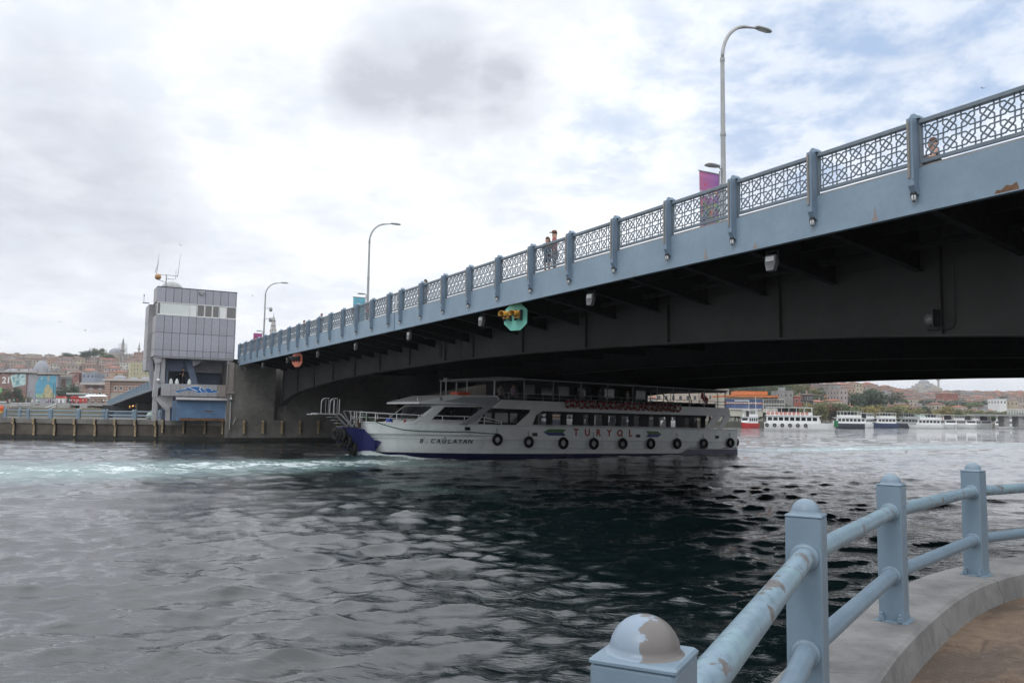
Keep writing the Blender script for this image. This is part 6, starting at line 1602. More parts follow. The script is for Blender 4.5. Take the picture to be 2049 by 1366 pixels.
# ---- the draped mosque complex on the shore
Y = 425; k = Y / 1654
x0 = at(-60, 800, Y)[0]; zg = 3.4
nm = thing('draped_mosque', 'old mosque complex under renovation draped in printed sheets, with lead domes', 'mosque', (0, 0, 0))
def px_(x, Yq=Y): return at(x, 800, Yq)[0]
def pz_(y, x=70, Yq=Y): return at(x, y, Yq)[2]
def blk(name, xa, xb, ytop, m, Y0=Y, dep=14, parent=nm, z0=None):
    b = MB(); b.box((px_(xa, Y0), Y0, zg - 3 if z0 is None else z0), (px_(xb, Y0), Y0 + dep, pz_(ytop, (xa + xb) / 2, Y0))); return b.build(name, m, parent)
SHEET_BR = mat('brown_printed_sheet', (.25, .15, .13), .8, .12, .15); SHEET_GR = mat('grey_sheet', (.33, .33, .36), .8, .06, .2)
blk('sheet', -60, 51, 748, SHEET_BR); blk('sheet', 51.2, 72, 748, SHEET_GR, Y + .6); blk('sheet', 72.2, 113, 751, SHEET_GR, Y + .2); blk('sheet', 113.2, 144, 757, SHEET_BR, Y + 4, 2)
b = MB()
for xa, xb, yy in ((-60, 72, 744), (72, 118, 748), (118, 136, 753)): b.box((px_(xa), Y - .5, pz_(yy, xa)), (px_(xb), Y + (14 if xb < 130 else 3), pz_(yy, xa) + .7))
b.build('cornice', STONE, nm)
for xc, yb, rp_, hf in ((20, 745, 14, .55), (52, 746, 16, .5), (79, 745, 15.5, 1.55), (-20, 744, 14, .55), (-50, 744, 14, .55), (76, 747, 9, .5)):
    dome(nm, (px_(xc, Y + 9), Y + 9, pz_(yb, xc, Y + 9)), rp_ * k, hf=hf, drum=1.5)
b = MB()
for i in range(9): b.tube([(px_(-20 + i * 18.5), Y - .3, pz_(752)), (px_(-20 + i * 18.5), Y - .3, pz_(738))], .12, 4)
b.build('scaffold_pole', M['cage'], nm)
def poster(pts, m, dy=-.12, name='poster'):
    b = MB(); q = [at(x, y, Y + dy) for x, y in pts]; n = len(q)
    b.add([tuple(p) for p in q] + [(p[0], p[1] + .06, p[2]) for p in q], [tuple(range(n)), tuple(range(2 * n - 1, n - 1, -1))] + [(i, n + i, n + (i + 1) % n, (i + 1) % n) for i in range(n)])
    return fix_normals(b.build(name, m, nm))
poster([(20, 752), (31, 749), (51, 748), (51, 770), (26, 775)], mat('pale_cyan_print', (.42, .56, .55), .8, .25, .4))
for pts in ([(24, 756), (27, 754), (30, 762), (28, 764)], [(33, 750), (38, 750), (37, 756), (35, 756)], [(42, 753), (48, 751), (47, 755), (43, 756)], [(31, 762), (38, 759), (39, 768), (33, 770)]): poster(pts, mat('teal_print', (.16, .33, .36), .8), -.2)
poster([(-20, 783), (30, 783), (40, 795), (-20, 797)], mat('red_print', (.4, .12, .09), .8), -.12)
poster([(-20, 775), (4, 775), (6, 787), (-20, 787)], mat('green_print', (.2, .4, .16), .8), -.16)
poster([(77, 756), (82, 752), (112, 751), (112, 796), (70, 796), (71, 770)], mat('azure_print', (.10, .33, .46), .8, .12, .3), .05)
poster([(88, 778), (91, 775), (92, 771), (96, 768), (99, 771), (100, 775), (104, 778), (106, 796), (85, 796)], mat('sand_print', (.42, .38, .22), .8, .3, .5), -.03)
poster([(94, 751), (99, 751), (98.5, 762), (95, 762)], STONE, -.03); poster([(82, 755), (85, 754), (85, 758), (82, 759)], mat('pale_cyan_print', (.42, .56, .55), .8), -.03)
poster([(72, 787), (110, 787), (110, 796), (72, 796)], mat('pale_green_print', (.3, .42, .3), .8, .3, .4), -.02)
poster([(131, 759), (143, 757), (143, 778), (132, 782)], mat('grey_green_print', (.25, .31, .28), .8), 3.7)
lm_ = text_mesh('21', 13 * k * 1.35, .05, M['white'], 'lettering', 0, .12); p_ = at(13, 761, Y); place('lettering', lm_, nm, (p_[0], Y - .15, p_[2]), rot=(PI / 2, 0, 0))
b = MB()
for i in range(7): b.box((px_(20 + i * 3), Y - .1, pz_(782.5)), (px_(21.8 + i * 3), Y - .02, pz_(780.5)))
b.build('small_print', M['white'], nm)
# ---- brick bazaar with domes
BRICK = mat('banded_brick', (.30, .165, .125), .9, .1, .4)
def banded():
    m = BRICK; N = NT(m.node_tree); p = N.n['Principled BSDF']; tc = N.new('ShaderNodeTexCoord'); s = N.new('ShaderNodeSeparateXYZ'); N.l.new(tc.outputs['Object'], s.inputs[0])
    base = p.inputs['Base Color'].links[0].from_socket
    w = N.m('FRACT', N.m('MULTIPLY', s.outputs[2], .75)); c = N.mix(N.ramp(w, .62, .68), base, (.42, .36, .31, 1)); N.l.new(c, p.inputs['Base Color'])
banded()
Yb = 450
bz = thing('brick_bazaar', 'red banded brick bazaar hall with lead domes and arched windows', 'market hall', (0, 0, 0))
def blb(name, xa, xb, yt, yb_, m, Y0=Yb, dep=16):
    b = MB(); b.box((px_(xa, Y0), Y0, pz_(yb_, xa, Y0)), (px_(xb, Y0), Y0 + dep, pz_(yt, xa, Y0))); return b.build(name, m, bz)
blb('wall', 218, 420, 761, 822, BRICK); blb('pilaster', 208, 218.2, 761, 822, BRICK, Yb - 1.5)
blb('cornice', 203, 300, 757.5, 760.8, TRIM, Yb - 2, 19); blb('low_wall', 160, 208, 778, 822, BRICK, Yb + 5); blb('eave', 158, 208, 765, 769, TRIM, Yb + 9, 14); blb('upper_wall', 162, 208, 769, 790, mat('rose_plaster', (.36, .25, .2), .9), Yb + 14); blb('portal', 216, 256, 785, 824, STONE, Yb - .6, 3)
for xc, yb_, rp_, hf, dy in ((238, 758, 13, .55, 7), (266, 759, 9.5, .45, 7), (290, 759, 10, .5, 7), (181, 781, 8, .6, 9), (200, 781, 7.5, .6, 9)): dome(bz, (px_(xc, Yb + dy), Yb + dy, pz_(yb_, xc, Yb + dy)), rp_ * Yb / 1654, hf=hf, drum=.8)
k2 = Yb / 1654
for xc, yc in ((230, 776), (241, 776), (258.5, 776), (272, 776), (286, 776), (180, 787), (199, 787)):
    for f_, m, dy in ((1.0, TRIM, -.08), (.66, WIN, -.16)):
        w, h = 3.0 * k2 * f_, 4.6 * k2 * f_
        pts = [(-w, -h), (w, -h), (w, h * .3)] + [(w * math.cos(a), h * .3 + w * math.sin(a)) for a in np.linspace(.3, PI - .3, 6)] + [(-w, h * .3)]
        Yw = Yb + (5 if xc < 210 else 0); b = MB(); b.prism(pts, dy, dy + .07, 0, lambda x, z, y, xc=xc, yc=yc, Yw=Yw: (px_(xc, Yw) + x, Yw + y, pz_(yc, xc, Yw) + z)); o = fix_normals(b.build('arched_window' if m is TRIM else 'pane', m, bz if m is TRIM else o))
b = MB(); pts = [(-9 * k2, -14 * k2), (9 * k2, -14 * k2)] + [(9 * k2 * math.cos(a), 5 * k2 * math.sin(a)) for a in np.linspace(0, PI, 10)]
b.prism(pts, -.1, .0, 0, lambda x, z, y: (px_(238, Yb - .7) + x, Yb - .7 + y, pz_(797, 238, Yb) + z)); fix_normals(b.build('arch_opening', WIN, bz))
# ---- single buildings that stand out
def bld(label, px, pyb, Y, wpx, hpx, dep, wall, roof=2, rz=0.0, detail=False, name='building', cat='building'):
    X, _, z = at(px, pyb, Y); kk = Y / 1654
    return house(X, Y + dep / 2, wpx * kk, dep, hpx * kk, rz, 0, roof, label, None, detail, cat, name, z, wall, None, 12)
bld('pale yellow ribbed office block beside the control tower', 279, 757, 600, 44, 31, 14, mat('pale_yellow_wall', (.5, .47, .31), .85, .05, .3), 2, 0, True)
b = MB(); kk = 600 / 1654
for i in range(14): b.box((px_(258 + i * 3.1, 600), 599.4, pz_(757, 270, 600)), (px_(259.2 + i * 3.1, 600), 599.9, pz_(727, 270, 600)))
tag(b.build('ribs', mat('cream_rib', (.6, .57, .4), .85), [o for o in C.objects if o.name.startswith('building')][-1], (-at(279, 757, 600)[0], -607, -at(279, 757, 600)[2])), kind='stuff')
bld('brick block with battlement like roof under the slim minaret', 282, 722, 880, 30, 17, 14, BRICK, 2)
bld('grey blue warehouse above the brick bazaar', 176, 764, 560, 26, 17, 14, mat('blue_grey_wall', (.27, .30, .36), .85), 2)
bld('white fronted house with a row of dark windows above the bare tree', 146, 752, 640, 22, 9, 12, M['white'], 1)
bld('long low building with a bright red roof above the bazaar domes', 233, 752, 620, 25, 8, 12, WALLS[4], 3)
bld('dark red brick house low on the hill beside the mosque sheets', 147, 760, 560, 20, 14, 10, mat('dark_red_wall', (.25, .12, .1), .9), 0)
bld('terracotta block on the ridge at the edge of the view', 26, 720, 1000, 18, 12, 12, WALLS[11], 2)
bld('old stone wall building on the ridge beside the slim minaret', 191, 727, 955, 18, 10, 10, WALLS[8], 1)
# right shore: the large building with an orange roof and blue hoardings
Yo = 330
ob = thing('office_building', 'large building with bright orange roof and blue hoardings across the water', 'building', (0, 0, 0))
def blo(name, xa, xb, yt, yb_, m, dY=0, dep=18, par=None):
    b = MB(); Y0 = Yo + dY; b.box((px_(xa, Y0), Y0, at(xa, yb_, Y0)[2]), (px_(xb, Y0), Y0 + dep, at(xa, yt, Y0)[2])); return b.build(name, m, par or ob)
OR = mat('orange_roof', (.52, .17, .05), .7, .1, .4); CREAM = mat('cream_concrete', (.47, .45, .39), .85, .08, .3); HOARD = mat('blue_hoarding', (.06, .09, .2), .7, .25, .3)
blo('wall', 1450, 1526, 794, 832, CREAM); blo('roof', 1476, 1536, 782, 789.5, OR, 4, 10); blo('roof', 1452, 1558, 789.8, 793.8, OR, -1.2, 22)
blo('top_floor', 1456, 1556, 793.9, 798, M['dark'], .5); blo('wall', 1526.2, 1570, 797, 825, CREAM, -.4)
for xa, xb, ya, yb_, m in ((1450, 1526, 798, 804, HOARD), (1450, 1525, 804.2, 807.5, mat('orange_hoarding', (.5, .2, .1), .7, .3, .5)), (1450, 1526, 807.8, 816, HOARD), (1452, 1523, 816.2, 819, mat('pale_hoarding', (.5, .5, .48), .8))): blo('hoarding', xa, xb, ya, yb_, m, -.5, .4)
for r_ in (0, 1):
    for i in range(13): blo('window', 1528.5 + i * 3.2, 1530.6 + i * 3.2, 799.5 + r_ * 10, 806.5 + r_ * 10, WIN, -.5, .1)
for i in range(9): blo('column', 1457 + i * 11.5, 1458.5 + i * 11.5, 793.95, 798, CREAM, .3, .4)
b = MB()
for i in range(10): b.box((px_(1470 + i * 3, Yo - .7), Yo - .75, at(1470, 802.5, Yo)[2]), (px_(1472 + i * 3, Yo - .7), Yo - .55, at(1470, 799.8, Yo)[2]))
for i in range(20): b.box((px_(1455 + i * 3.4, Yo - .7), Yo - .75, at(1470, 806.6, Yo)[2]), (px_(1457 + i * 3.4, Yo - .7), Yo - .55, at(1470, 804.8, Yo)[2]))
b.build('hoarding_letters', M['white'], ob)
bld('grey concrete block beside the orange roofed building', 1573, 800, 420, 22, 17, 12, WALLS[5], 2, .2, True)
bld('brown brick block high above the wooded slope', 1633, 784, 520, 17, 22, 12, WALLS[9], 1, 0, True); bld('dark red house beside the brown brick block', 1649, 784, 525, 12, 14, 10, mat('oxide_wall', (.22, .08, .07), .9), 0, 0, True)
bld('grey apartment house with balconies above the red roofs', 1668, 789, 505, 24, 19, 12, WALLS[5], 1, .15, True); bld('pale grey apartment house stepping down the slope', 1684, 803, 470, 18, 24, 12, WALLS[10], 2, .2, True)
bld('house with a bright red roof in front of the dark trees', 1672, 809, 430, 22, 7, 10, WALLS[8], 3, .15, True); bld('small red house among trees on the slope', 1602, 803, 420, 18, 9, 9, mat('red_wall', (.35, .12, .09), .9), 0, -.2, True)
bld('dark timber house on the slope beside the red house', 1619, 802, 415, 14, 12, 9, mat('dark_timber_wall', (.06, .055, .055), .8), 1, .1, True)
bld('white apartment block with many windows near the far viaduct', 2006, 815, 560, 15, 16, 12, M['white'], 2, .1, True); bld('cream apartment block next to the white one by the viaduct', 2028, 815, 565, 18, 13, 12, WALLS[8], 2, .1, True)
bld('yellow house with a dark red roof above the shore trees', 1812, 822, 440, 12, 12, 9, mat('yellow_wall', (.5, .42, .2), .85), 0, .1, True)
bld('long building with a red roof above the ferry shed', 1880, 818, 470, 22, 9, 9, WALLS[0], 0, .1, True); bld('orange fronted house beside the yellow house', 1799, 821, 450, 9, 8, 9, WALLS[11], 3, .1, True)
bld('large pink ochre hall below the many domed mosque', 1818, 799, 800, 22, 12, 14, WALLS[11], 1); bld('red brick school on the far hill below the minaret', 1902, 795, 800, 30, 7, 14, mat('brick_red_wall', (.3, .11, .08), .9), 0)

# ---- shore wall, stairs, kiosks, crowd, poles at the foot of the mosque hill
def shore_box(name, lbl, cat, xa, xb, yt, yb_, Y0, dep, m, parent=None):
    b = MB(); b.box((px_(xa, Y0), Y0, at(xa, yb_, Y0)[2]), (px_(xb, Y0), Y0 + dep, at(xa, yt, Y0)[2])); o = b.build(name, m, parent)
    if lbl: tag(o, lbl, cat)
    return o
wl_ = shore_box('retaining_wall', 'grey retaining wall of the shore road above the ferry landing', 'wall', -40, 112, 806, 826, 350, 4, M['concrete_light'])
shore_box('underpass', 'road deck with dark underpass openings beneath the crowd', 'underpass', 112, 300, 806, 810.5, 352, 8, M['concrete_light'])
for xa, xb in ((112, 138.5), (160, 174), (222, 300)): pass
shore_box('underpass_wall', 'dark recess under the road deck', 'wall', 112, 300, 810.7, 826, 358, 1, M['dark'])
shore_box('underpass_pier', 'broad concrete pier between the two underpass openings', 'pier', 160, 175, 810.6, 826, 351, 5, M['concrete_light']); shore_box('underpass_pier', 'concrete abutment where the stairs meet the underpass', 'pier', 112, 139, 806.2, 826, 350.5, 5, M['concrete_light'])
sr = thing('stair_railing', 'pale stair handrail sloping down the shore retaining wall', 'handrail', (0, 0, 0))
b = MB(); b.tube([at(70, 822, 348), at(112, 808, 348)], .15, 5); b.tube([at(78, 823, 348), at(112, 813, 348)], .12, 5); b.tube([at(20, 806, 349), at(60, 806, 349)], .12, 5); b.tube([at(20, 810, 349), at(60, 810, 349)], .1, 5); b.build('handrail', M['white'], sr)
for i, (x, y, w, c) in enumerate(((37, 811, 8, M['white']), (75, 811, 7, M['wood']))):
    X, Y_, z = at(x, y, 347); b = MB(); b.prism([(-1, 0), (1, .5), (1, .62), (-1, .12)], -.6, .6, 0, lambda a, q, d: (X + a * .9, Y_ + d, z + q)); tag(fix_normals(b.build('sign_board', c)), ['white tilted board over the shore wall', 'brown tilted board on the shore stairs'][i], 'sign')
cr = MB(); g = random.Random(3); cols = [M['dark'], M['white'], M['darkred'], M['navy'], M['skin'], M['ferry_grey'], M['turq']]
for i in range(110):
    x = g.uniform(-10, 225); low = g.random() < .6
    X, Y_, z = at(x, (823 if x < 230 else 820) if low else 805.8, 346 if low else g.uniform(353, 358)); h = g.uniform(1.5, 1.8); mi = g.randrange(len(cols))
    cr.lathe([(.16, 0), (.2, h * .45)], 5, (X, Y_, z), g.choice((0, 3, 5))); cr.lathe([(.2, h * .45), (.25, h * .78), (.1, h * .84)], 5, (X, Y_, z), mi); cr.lathe([(.09, h * .84), (.12, h * .92), (.06, h)], 5, (X, Y_, z), 4)
tag(cr.build('crowd', cols), 'crowd strolling along the shore road and landing', kind='stuff')
for i in range(7):
    X, Y_, z = at(176 + i * 5 + g.uniform(-1, 1), 805, 360); r = thing('parasol', 'white market parasol in front of the brick bazaar', 'parasol', (X, Y_, z), 0, 'white parasols by the bazaar')
    b = MB(); b.lathe([(1.7, 2.6), (.9, 3.2), (.05, 3.6)], 8, smooth=False); b.build('canopy', M['white'], r); b = MB(); b.tube([(0, 0, -2), (0, 0, 3.4)], .06, 5); b.build('pole', M['galv'], r)
sh = thing('bus_shelter', 'long flat roofed shelter before the low brick domes', 'shelter', (0, 0, 0)); b = MB(); p0, p1 = at(142, 787, 372), at(182, 789, 372); b.box((p0[0], 368, p0[2] - .5), (p1[0], 376, p0[2] + .25)); b.build('roof', M['canopy'], sh)
for x in (145, 155, 165, 178):
    b = MB(); p0 = at(x, 806, 372); b.tube([(p0[0], 372, 3), (p0[0], 372, at(x, 789, 372)[2])], .18, 6); b.build('post', M['galv'], sh)
for i, (x, lb) in enumerate(((167, 'red kiosk in front of the underpass pier'), (152, 'small red stall by the flat roofed shelter'), (122, 'white stall on the shore road'))):
    X, Y_, z = at(x, 805.8, 362); b = MB(); b.bbox((-1.8, -1, 0), (1.8, 1, 2.2), .1, 0); b.prism([(-2.1, 2.2), (2.1, 2.2), (1.5, 2.9), (-1.5, 2.9)], -1.4, 1.2, 1, lambda a, q, d: (a, d, q)); tag(b.build('kiosk', [M['red'] if i < 2 else M['white'], M['white'] if i == 0 else M['red']], None, (X, Y_, z)), lb, 'kiosk', 'kiosks on the shore road')
for i, (x, yt) in enumerate(((14, 784), (58.5, 784), (108, 768), (115, 775), (150, 800))):
    X, Y_, zt = at(x, yt, 366); b = MB(); b.tube([(0, 0, -1), (0, 0, zt - 3.4)], [.16, .08], 6); b.tube([(0, 0, zt - 3.5), (.9, 0, zt - 3.1)], .06, 5)
    tag(b.build('lamp_post', M['cage'], None, (X, Y_, 3.4)), ['dark lamp post before the brown printed sheet', 'dark lamp post before the grey sheet', 'tall thin lamp post before the azure print', 'thin lamp post at the corner of the azure print', 'short lamp post above the underpass'][i], 'lamp post', 'lamp posts on the shore road')
# restaurants glowing under the approach span
lit = thing('waterside_restaurants', 'row of dark restaurants with warm lights under the approach span', 'restaurant', (0, 0, 0))
b = MB(); p0, p1 = at(218, 826, 240), at(330, 826, 240); b.box((p0[0], 236, .5), (p1[0], 252, 4.2)); b.build('wall', M['dark'], lit)
GL = glow('warm_bulb', (1.0, .55, .2), 1.4)
b = MB()
for i in range(34):
    p = at(255 + g.uniform(0, 55), 797 + g.uniform(0, 18), 234.5); b.box((p[0] - .14, p[1], p[2] - .07), (p[0] + .14, p[1] + .1, p[2] + .07))
tag(b.build('bulbs', GL, lit), kind='stuff')
b = MB()
for i in range(60):
    p = at(229 + i * 1.4, 820, 226); b.box((p[0] - .05, 226, 1.2), (p[0] + .05, 226.08, 2.5))
p0, p1 = at(226, 819, 226), at(318, 819, 226); b.box((p0[0], 225.9, 2.5), (p1[0], 226.1, 2.62)); b.box((p0[0], 225.9, 1.8), (p1[0], 226.1, 1.88)); b.box((p0[0], 226.2, -1), (p1[0], 230, 1.2)); b.build('terrace_rail', M['rail_blue'], lit)
# far viaduct near the edge of the view on the other shore
vd = thing('viaduct', 'concrete viaduct with white railings beside the shore trees', 'bridge', (0, 0, 0))
b = MB(); p0 = at(1955, 828, 390); b.box((p0[0], 390, p0[2] - .8), (330, 398, p0[2])); b.build('deck', M['concrete_light'], vd)
b = MB()
for x in (2012, 2040, 2075): p = at(x, 828, 392); b.box((p[0] - 1.2, 391, 1), (p[0] + 1.2, 396, p[2] - .82))
b.build('pier', M['concrete_light'], vd)
b = MB()
for i in range(22): p = at(2016 + i * 3.2, 822, 390); b.box((p[0] - .1, 390.2, p0[2]), (p[0] + .1, 390.35, p0[2] + 2.6))
for z in (1.2, 2.5): b.box((at(2016, 822, 390)[0], 390.18, p0[2] + z), (330, 390.38, p0[2] + z + .15))
b.build('railing', M['white'], vd)
b = MB(); p0 = at(1826, 832, 360); p1 = at(1868, 832, 360); z = p0[2]; b.prism([(-4, z - 1.2), (4, z - 1.2), (0, z + .6)], p0[0], p1[0], 0, lambda y, zz, x: (x, 368 + y, zz))
fs_ = thing('ferry_shed', 'long ferry shed with a faded green roof on the far shore', 'shed', (0, 0, 0)); fix_normals(b.build('roof', mat('faded_green_roof', (.2, .28, .22), .8), fs_)); b = MB(); b.box((p0[0] + .5, 365, 0), (p1[0] - .5, 371, z - 1.22)); b.build('wall', M['canopy'], fs_)
for i, x in enumerate((1498.5, 1512)):
    X, Y_, zt = at(x, (800, 793)[i], 300); b = MB(); b.tube([(0, 0, 0), (0, 0, zt - 2)], [.12, .07], 6); tag(b.build('flagpole', M['white'], None, (X, Y_, 2)), ['bare white pole in front of the blue hoardings, the shorter one', 'bare white pole in front of the blue hoardings, the taller one'][i], 'pole', 'white poles on the far shore')

# ------------------------------------------------------------------ the boats of the far shore
def boat(name, label, px, pyw, L, B, head, hullm, group=None, cat='boat', decks=2, stripe=None, h0=1.5, canopy=True, rings=0, bowm=None, cabin=(-.42, .28), tyres=0, bottom=None, extra=None, at_xy=None, cabm=None):
    if at_xy is None:
        d = _F + CR * ((px - 1024.5) / 1654.0) - CU * ((pyw - 683.0) / 1654.0); q = -EYE / d.z; X, Y = d.x * q, d.y * q
    else: X, Y = at_xy
    r = thing(name, label, cat, (X, Y, 0), head, group)
    b = MB(); N_ = 12; st = np.linspace(-.5, .5, N_); lv_ = [-.4, .25 * h0, h0 * .7, h0]
    def hw(t, k): 
        f = 1 if t < .1 else max(.03, 1 - ((t - .1) / .4) ** 2.2); 
        return B / 2 * f * (.8, .93, .98, 1.0)[k]
    for sg in (-1, 1):
        for i in range(N_ - 1):
            for k in range(3):
                P = []
                for (ii, kk) in ((i, k), (i + 1, k), (i + 1, k + 1), (i, k + 1)):
                    t = st[ii]; rake = (.06 * L * (lv_[kk] / h0 - .3)) * max(0, (t - .2) / .3); sheer = .35 * h0 * max(0, t) ** 2 * 2 if kk >= 2 else 0
                    P.append((t * L + rake, sg * hw(t, kk), lv_[kk] + sheer))
                b.add(P, [(0, 1, 2, 3) if sg < 0 else (3, 2, 1, 0)], 1 if (k == 0 and bottom) else (2 if (k == 2 and stripe) else 0))
    b.add([(-L / 2, -B / 2 * .8, -.4), (-L / 2, -B / 2, h0), (-L / 2, B / 2, h0), (-L / 2, B / 2 * .8, -.4)], [(0, 3, 2, 1)], 0)
    fix_normals(b.build('hull', [hullm, bottom or hullm, stripe or hullm], r))
    b = MB(); b.prism([(t * L, -hw(t, 3) + .05) for t in st] + [(t * L, hw(t, 3) - .05) for t in st[::-1]], h0 - .12, h0 - .06); fix_normals(b.build('deck', M['ferry_grey'], r))
    c0, c1 = cabin[0] * L, cabin[1] * L; z = h0 - .06; cb = B * .41; W = cabm or M['ferry_white']
    for lev in range(decks):
        hh = 2.1
        x0, x1 = (c0, c1) if lev == 0 else (c0, c1 - .12 * L)
        if lev == decks - 1 and canopy and decks > 1:
            b = MB(); b.box((x0, -cb, z + hh), (x1, cb, z + hh + .12)); b.build('canopy', W, r)
            b = MB()
            for x in np.linspace(x0 + .1, x1 - .1, 7):
                for y in (-cb + .08, cb - .08): b.box((x - .05, y - .05, z), (x + .05, y + .05, z + hh - .001))
            tag(b.build('canopy_posts', W, r), kind='stuff')
            b = MB()
            for y in (-cb, cb): b.box((x0, y - .03, z), (x1, y + .03, z + .85))
            b.build('bulwark', W, r)
            b = MB(); b.box((x0 + .25 * (x1 - x0), -cb * .7, z), (x0 + .7 * (x1 - x0), cb * .7, z + 1.9)); b.build('upper_cabin', M['dark'], r)
        else:
            b = MB(); b.prism([(x0, z), (x1, z), (x1 - .5, z + hh), (x0, z + hh)], -cb, cb, 0, lambda a, q, y: (a, y, q)); fix_normals(b.build('cabin', W, r))
            b = MB(); b.box((x0 - .4, -cb - .25, z + hh + .002), (x1 + .1, cb + .25, z + hh + .16)); b.build('roof', W, r)
            n = max(4, int((x1 - x0) / 1.5))
            for i in range(n):
                xa = x0 + .4 + (x1 - x0 - 1.0) * i / n; xb = xa + (x1 - x0 - 1.0) / n - .35
                for sg in (-1, 1):
                    b = MB(); b.box((xa, sg * cb - .03, z + .8), (xb, sg * cb + .03, z + 1.75)); b.build('window', M['glass'], r)
            b = MB(); b.box((x1 - .42, -cb * .8, z + .95), (x1 - .18, cb * .8, z + 1.75)); b.build('windscreen', M['glass'], r)
            b = MB(); b.box((x0 - .03, -cb * .7, z + .3), (x0 - .002, cb * .7, z + 1.9)); b.build('doorway', M['dark'], r)
        z += hh + .17
    for i in range(rings):
        t = i / max(1, rings - 1)
        b = MB(); b.torus((0, 0, 0), .3, .1, 'y', 12, 6); o = b.build('life_ring', M['orange'], None, (X, Y, 0), head)
        yy = -cb - .12; xx = c0 + (c1 - .16 * L - c0) * (.05 + .9 * t); zz = h0 + 2.1 + .6
        ca, sa = math.cos(head), math.sin(head); o.location = (X + xx * ca - yy * sa, Y + xx * sa + yy * ca, zz)
        tag(o, f'orange life ring on the upper rail of the {label.split(" with ")[0]}'[:90], 'life ring', 'life rings of the far boats')
    for i in range(tyres):
        b = MB(); b.torus((0, 0, 0), .36, .15, 'y', 12, 6); xx = -L * .46 + i * L * .11; yy = -B / 2 - .1; ca, sa = math.cos(head), math.sin(head)
        tag(b.build('tyre', M['black'], None, (X + xx * ca - yy * sa, Y + xx * sa + yy * ca, h0 * .72), head), f'black tyre hanging on the hull of the {label.split(" with ")[0]}', 'tyre', 'tyres on the far ferry')
    if bowm:
        b = MB(); b.bbox((L * .48, -.8, h0 * .6), (L * .54, .8, h0 * 1.5), .1); b.build('bow_platform', bowm, r)
    b = MB(); b.tube([(c1 - .2 * L, 0, z - .2), (c1 - .2 * L, 0, z + 1.6)], .05, 5); b.build('mast', M['galv'], r)
    return r
mid = boat('passenger_ferry', 'white two deck ferry with a green bow platform crossing the open water', 1600, 861.5, 18.5, 5.8, -.38, M['ferry_white'], cat='ferry', rings=10, bowm=mat('green_fender', (.025, .17, .07), .5), tyres=6, h0=1.9, cabin=(-.47, .30), at_xy=at(1600, 830, 231)[:2])
b = MB()
for i, ch in enumerate((0, 1, 2, 3, 5, 6, 7)): pass
boat('boat', 'small red hulled boat with white cabin near the office building', 1498, 855, 7.5, 3.4, -2.5, M['red'], 'boats on the far shore', h0=1.5, decks=2, cabin=(-.45, .3))
boat('boat', 'white ferry moored behind the red boat with maroon boot', 1550, 853, 12, 5.5, -2.6, M['ferry_white'], 'boats on the far shore', bottom=M['darkred'], h0=1.7)
navy = mat('slate_hull', (.05, .055, .075), .5); blueh = mat('blue_hull', (.04, .06, .13), .5)
boat('ferry', 'ferry with slate hull and white decks behind the green bow platform', 1690, 856.5, 13, 5.5, 3.0, navy, 'boats on the far shore', 'ferry', h0=1.8)
boat('boat', 'white excursion boat just past the slate hulled ferry', 1730, 855, 9, 5, -2.6, M['ferry_white'], 'boats on the far shore', tyres=0, h0=1.7)
boat('ferry', 'ferry with a blue hull and two white decks before the dark trees', 1766, 855.5, 11.5, 5.5, 3.05, blueh, 'boats on the far shore', 'ferry', h0=1.9)
boat('ferry', 'older ferry with a black hull and pale upper deck next to the blue one', 1812, 855.5, 11.5, 5.5, 3.1, navy, 'boats on the far shore', 'ferry', h0=1.9, cabm=M['canopy'])
for i, (x, L) in enumerate(((1853, 13), (1896, 13), (1935, 13), (1969, 13), (2008, 13))):
    boat('boat', ['white boat moored in front of the green shed, next to the black ferry', 'white boat with open bow second along from the green shed', 'white boat moored midway along the white row', 'white boat with a pointed bow towards the viaduct', 'white boat at the viaduct end of the white row'][i], x, 856.6, L, 6.0, -1.75 + .12 * (i % 3) if i in (1, 2, 3) else (2.75 if i == 0 else -2.5), M['ferry_white'], 'white boats moored in a row', h0=1.6, rings=2 if i in (1, 3) else 0)
boat('boat', 'low grey barge at the foot of the viaduct', 2043, 857, 16, 5, .1, M['canopy'], 'boats on the far shore', decks=1, canopy=False, h0=1.8)
boat('boat', 'dark green boat with a red stripe moored beyond the marker lamp', -8, 838, 12, 3.4, .05, mat('dark_green_hull', (.02, .06, .05), .5), 'boats on the far shore', stripe=M['darkred'], decks=1, h0=1.6, at_xy=(-63.5, 97))
for i in range(6):
    s = -.08 + .055 * i; Y_ = coast(s) - 6; boat('boat', ['white boat glimpsed under the bridge, farthest from the office building', 'white boat glimpsed under the bridge behind the ferry pillars', 'white boat with blue hull glimpsed through the ferry windows', 'white boat seen through the middle ferry windows', 'blue hulled boat seen through the rear ferry windows', 'white boat by the shore behind the ferry stern'][i], 0, 0, 15, 5, .1, blueh if i in (2, 4) else M['ferry_white'], 'boats on the far shore', at_xy=(s * Y_, Y_))

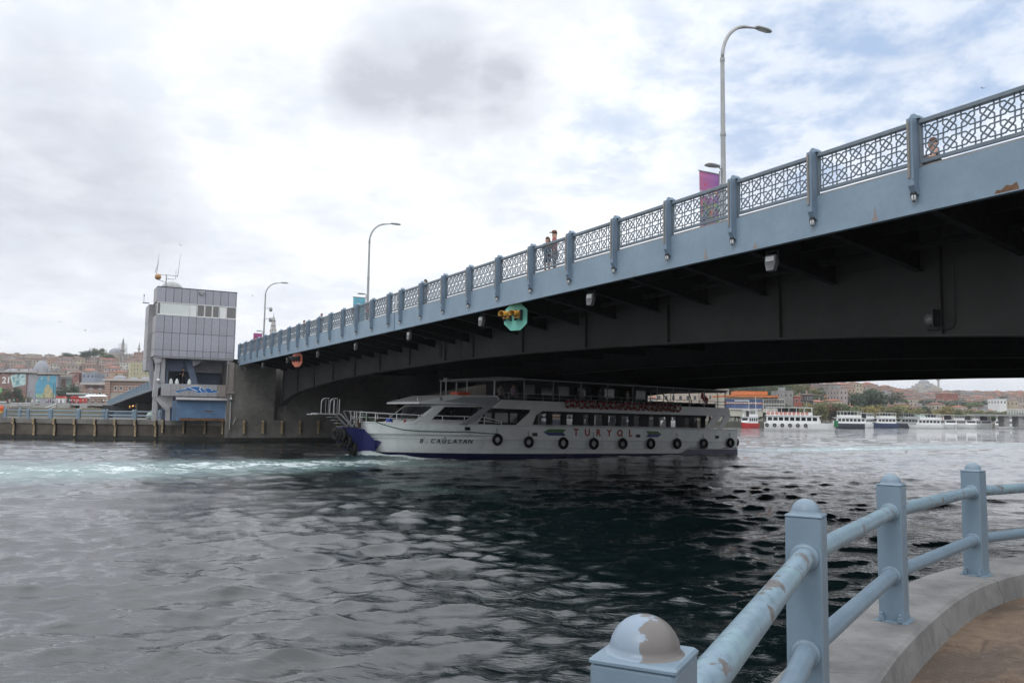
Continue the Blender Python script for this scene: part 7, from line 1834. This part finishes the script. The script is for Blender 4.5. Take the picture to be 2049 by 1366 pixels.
# ------------------------------------------------------------------ gulls
def gull(px, py, Y, rz, flap, label):
    X, _, z = at(px, py, Y); r = thing('gull', label, 'gull', (X, Y, z), rz, 'gulls in the sky')
    b = MB(); b.lathe([(.01, -.24), (.06, -.12), (.075, .0), (.055, .12), (.045, .19), (.03, .24), (.008, .29)], 8, axis='y', sc=(1, .9)); b.build('body', M['white'], r)
    b = MB()
    for sg in (-1, 1):
        b.add([(sg * .05, .08, .02), (sg * .34, .13, .1 + flap), (sg * .68, -.02, .03 + flap * .6), (sg * .36, -.03, .085 + flap), (sg * .05, -.09, .02),
               (sg * .05, .08, .005), (sg * .34, .13, .088 + flap), (sg * .36, -.03, .075 + flap), (sg * .05, -.09, .008)],
              [(0, 1, 3, 4), (1, 2, 3), (8, 7, 6, 5), (7, 2, 6), (0, 5, 6, 1), (4, 3, 7, 8)])
    fix_normals(b.build('wings', M['ferry_grey'], r)); b = MB(); b.prism([(-.05, -.22), (.05, -.22), (.08, -.36), (-.08, -.36)], -.006, .006); fix_normals(b.build('tail', M['white'], r))
for a in ((16, 629, 110, .6, .05, 'gull low in the sky beside the edge of the mosque hill'), (120, 644, 100, 1.2, .1, 'gull gliding above the draped mosque'), (170, 661, 95, -.5, .06, 'gull nearest the rounded tree on the ridge'), (362, 491, 90, .9, .12, 'gull above the tower antennas'), (1967, 177, 80, .3, .08, 'lone gull in the blue sky above the parapet'), (505, 592, 120, 1.8, .1, 'gull beside the lamp with cameras'), (1000, 420, 150, .4, .1, 'tiny gull over the middle of the bridge'), (60, 470, 140, 2.0, .05, 'tiny gull in the grey cloud')): gull(a[0], a[1], a[2] * 1.7, *a[3:])

# ------------------------------------------------------------------ the hazy air
hm = bpy.data.materials.new('haze'); hm.use_nodes = True; N = NT(hm.node_tree); N.n.remove(N.n['Principled BSDF'])
pv_ = N.new('ShaderNodeVolumePrincipled'); pv_.inputs['Color'].default_value = (.93, .95, 1, 1); pv_.inputs['Density'].default_value = .00016; pv_.inputs['Anisotropy'].default_value = .25
N.l.new(pv_.outputs[0], N.n['Material Output'].inputs['Volume'])
b = MB(); b.box((-5200, -60, -6), (5200, 5200, 150)); hz = b.build('haze', hm); tag(hz, kind='stuff'); hz['label'] = 'pale haze over the harbour'
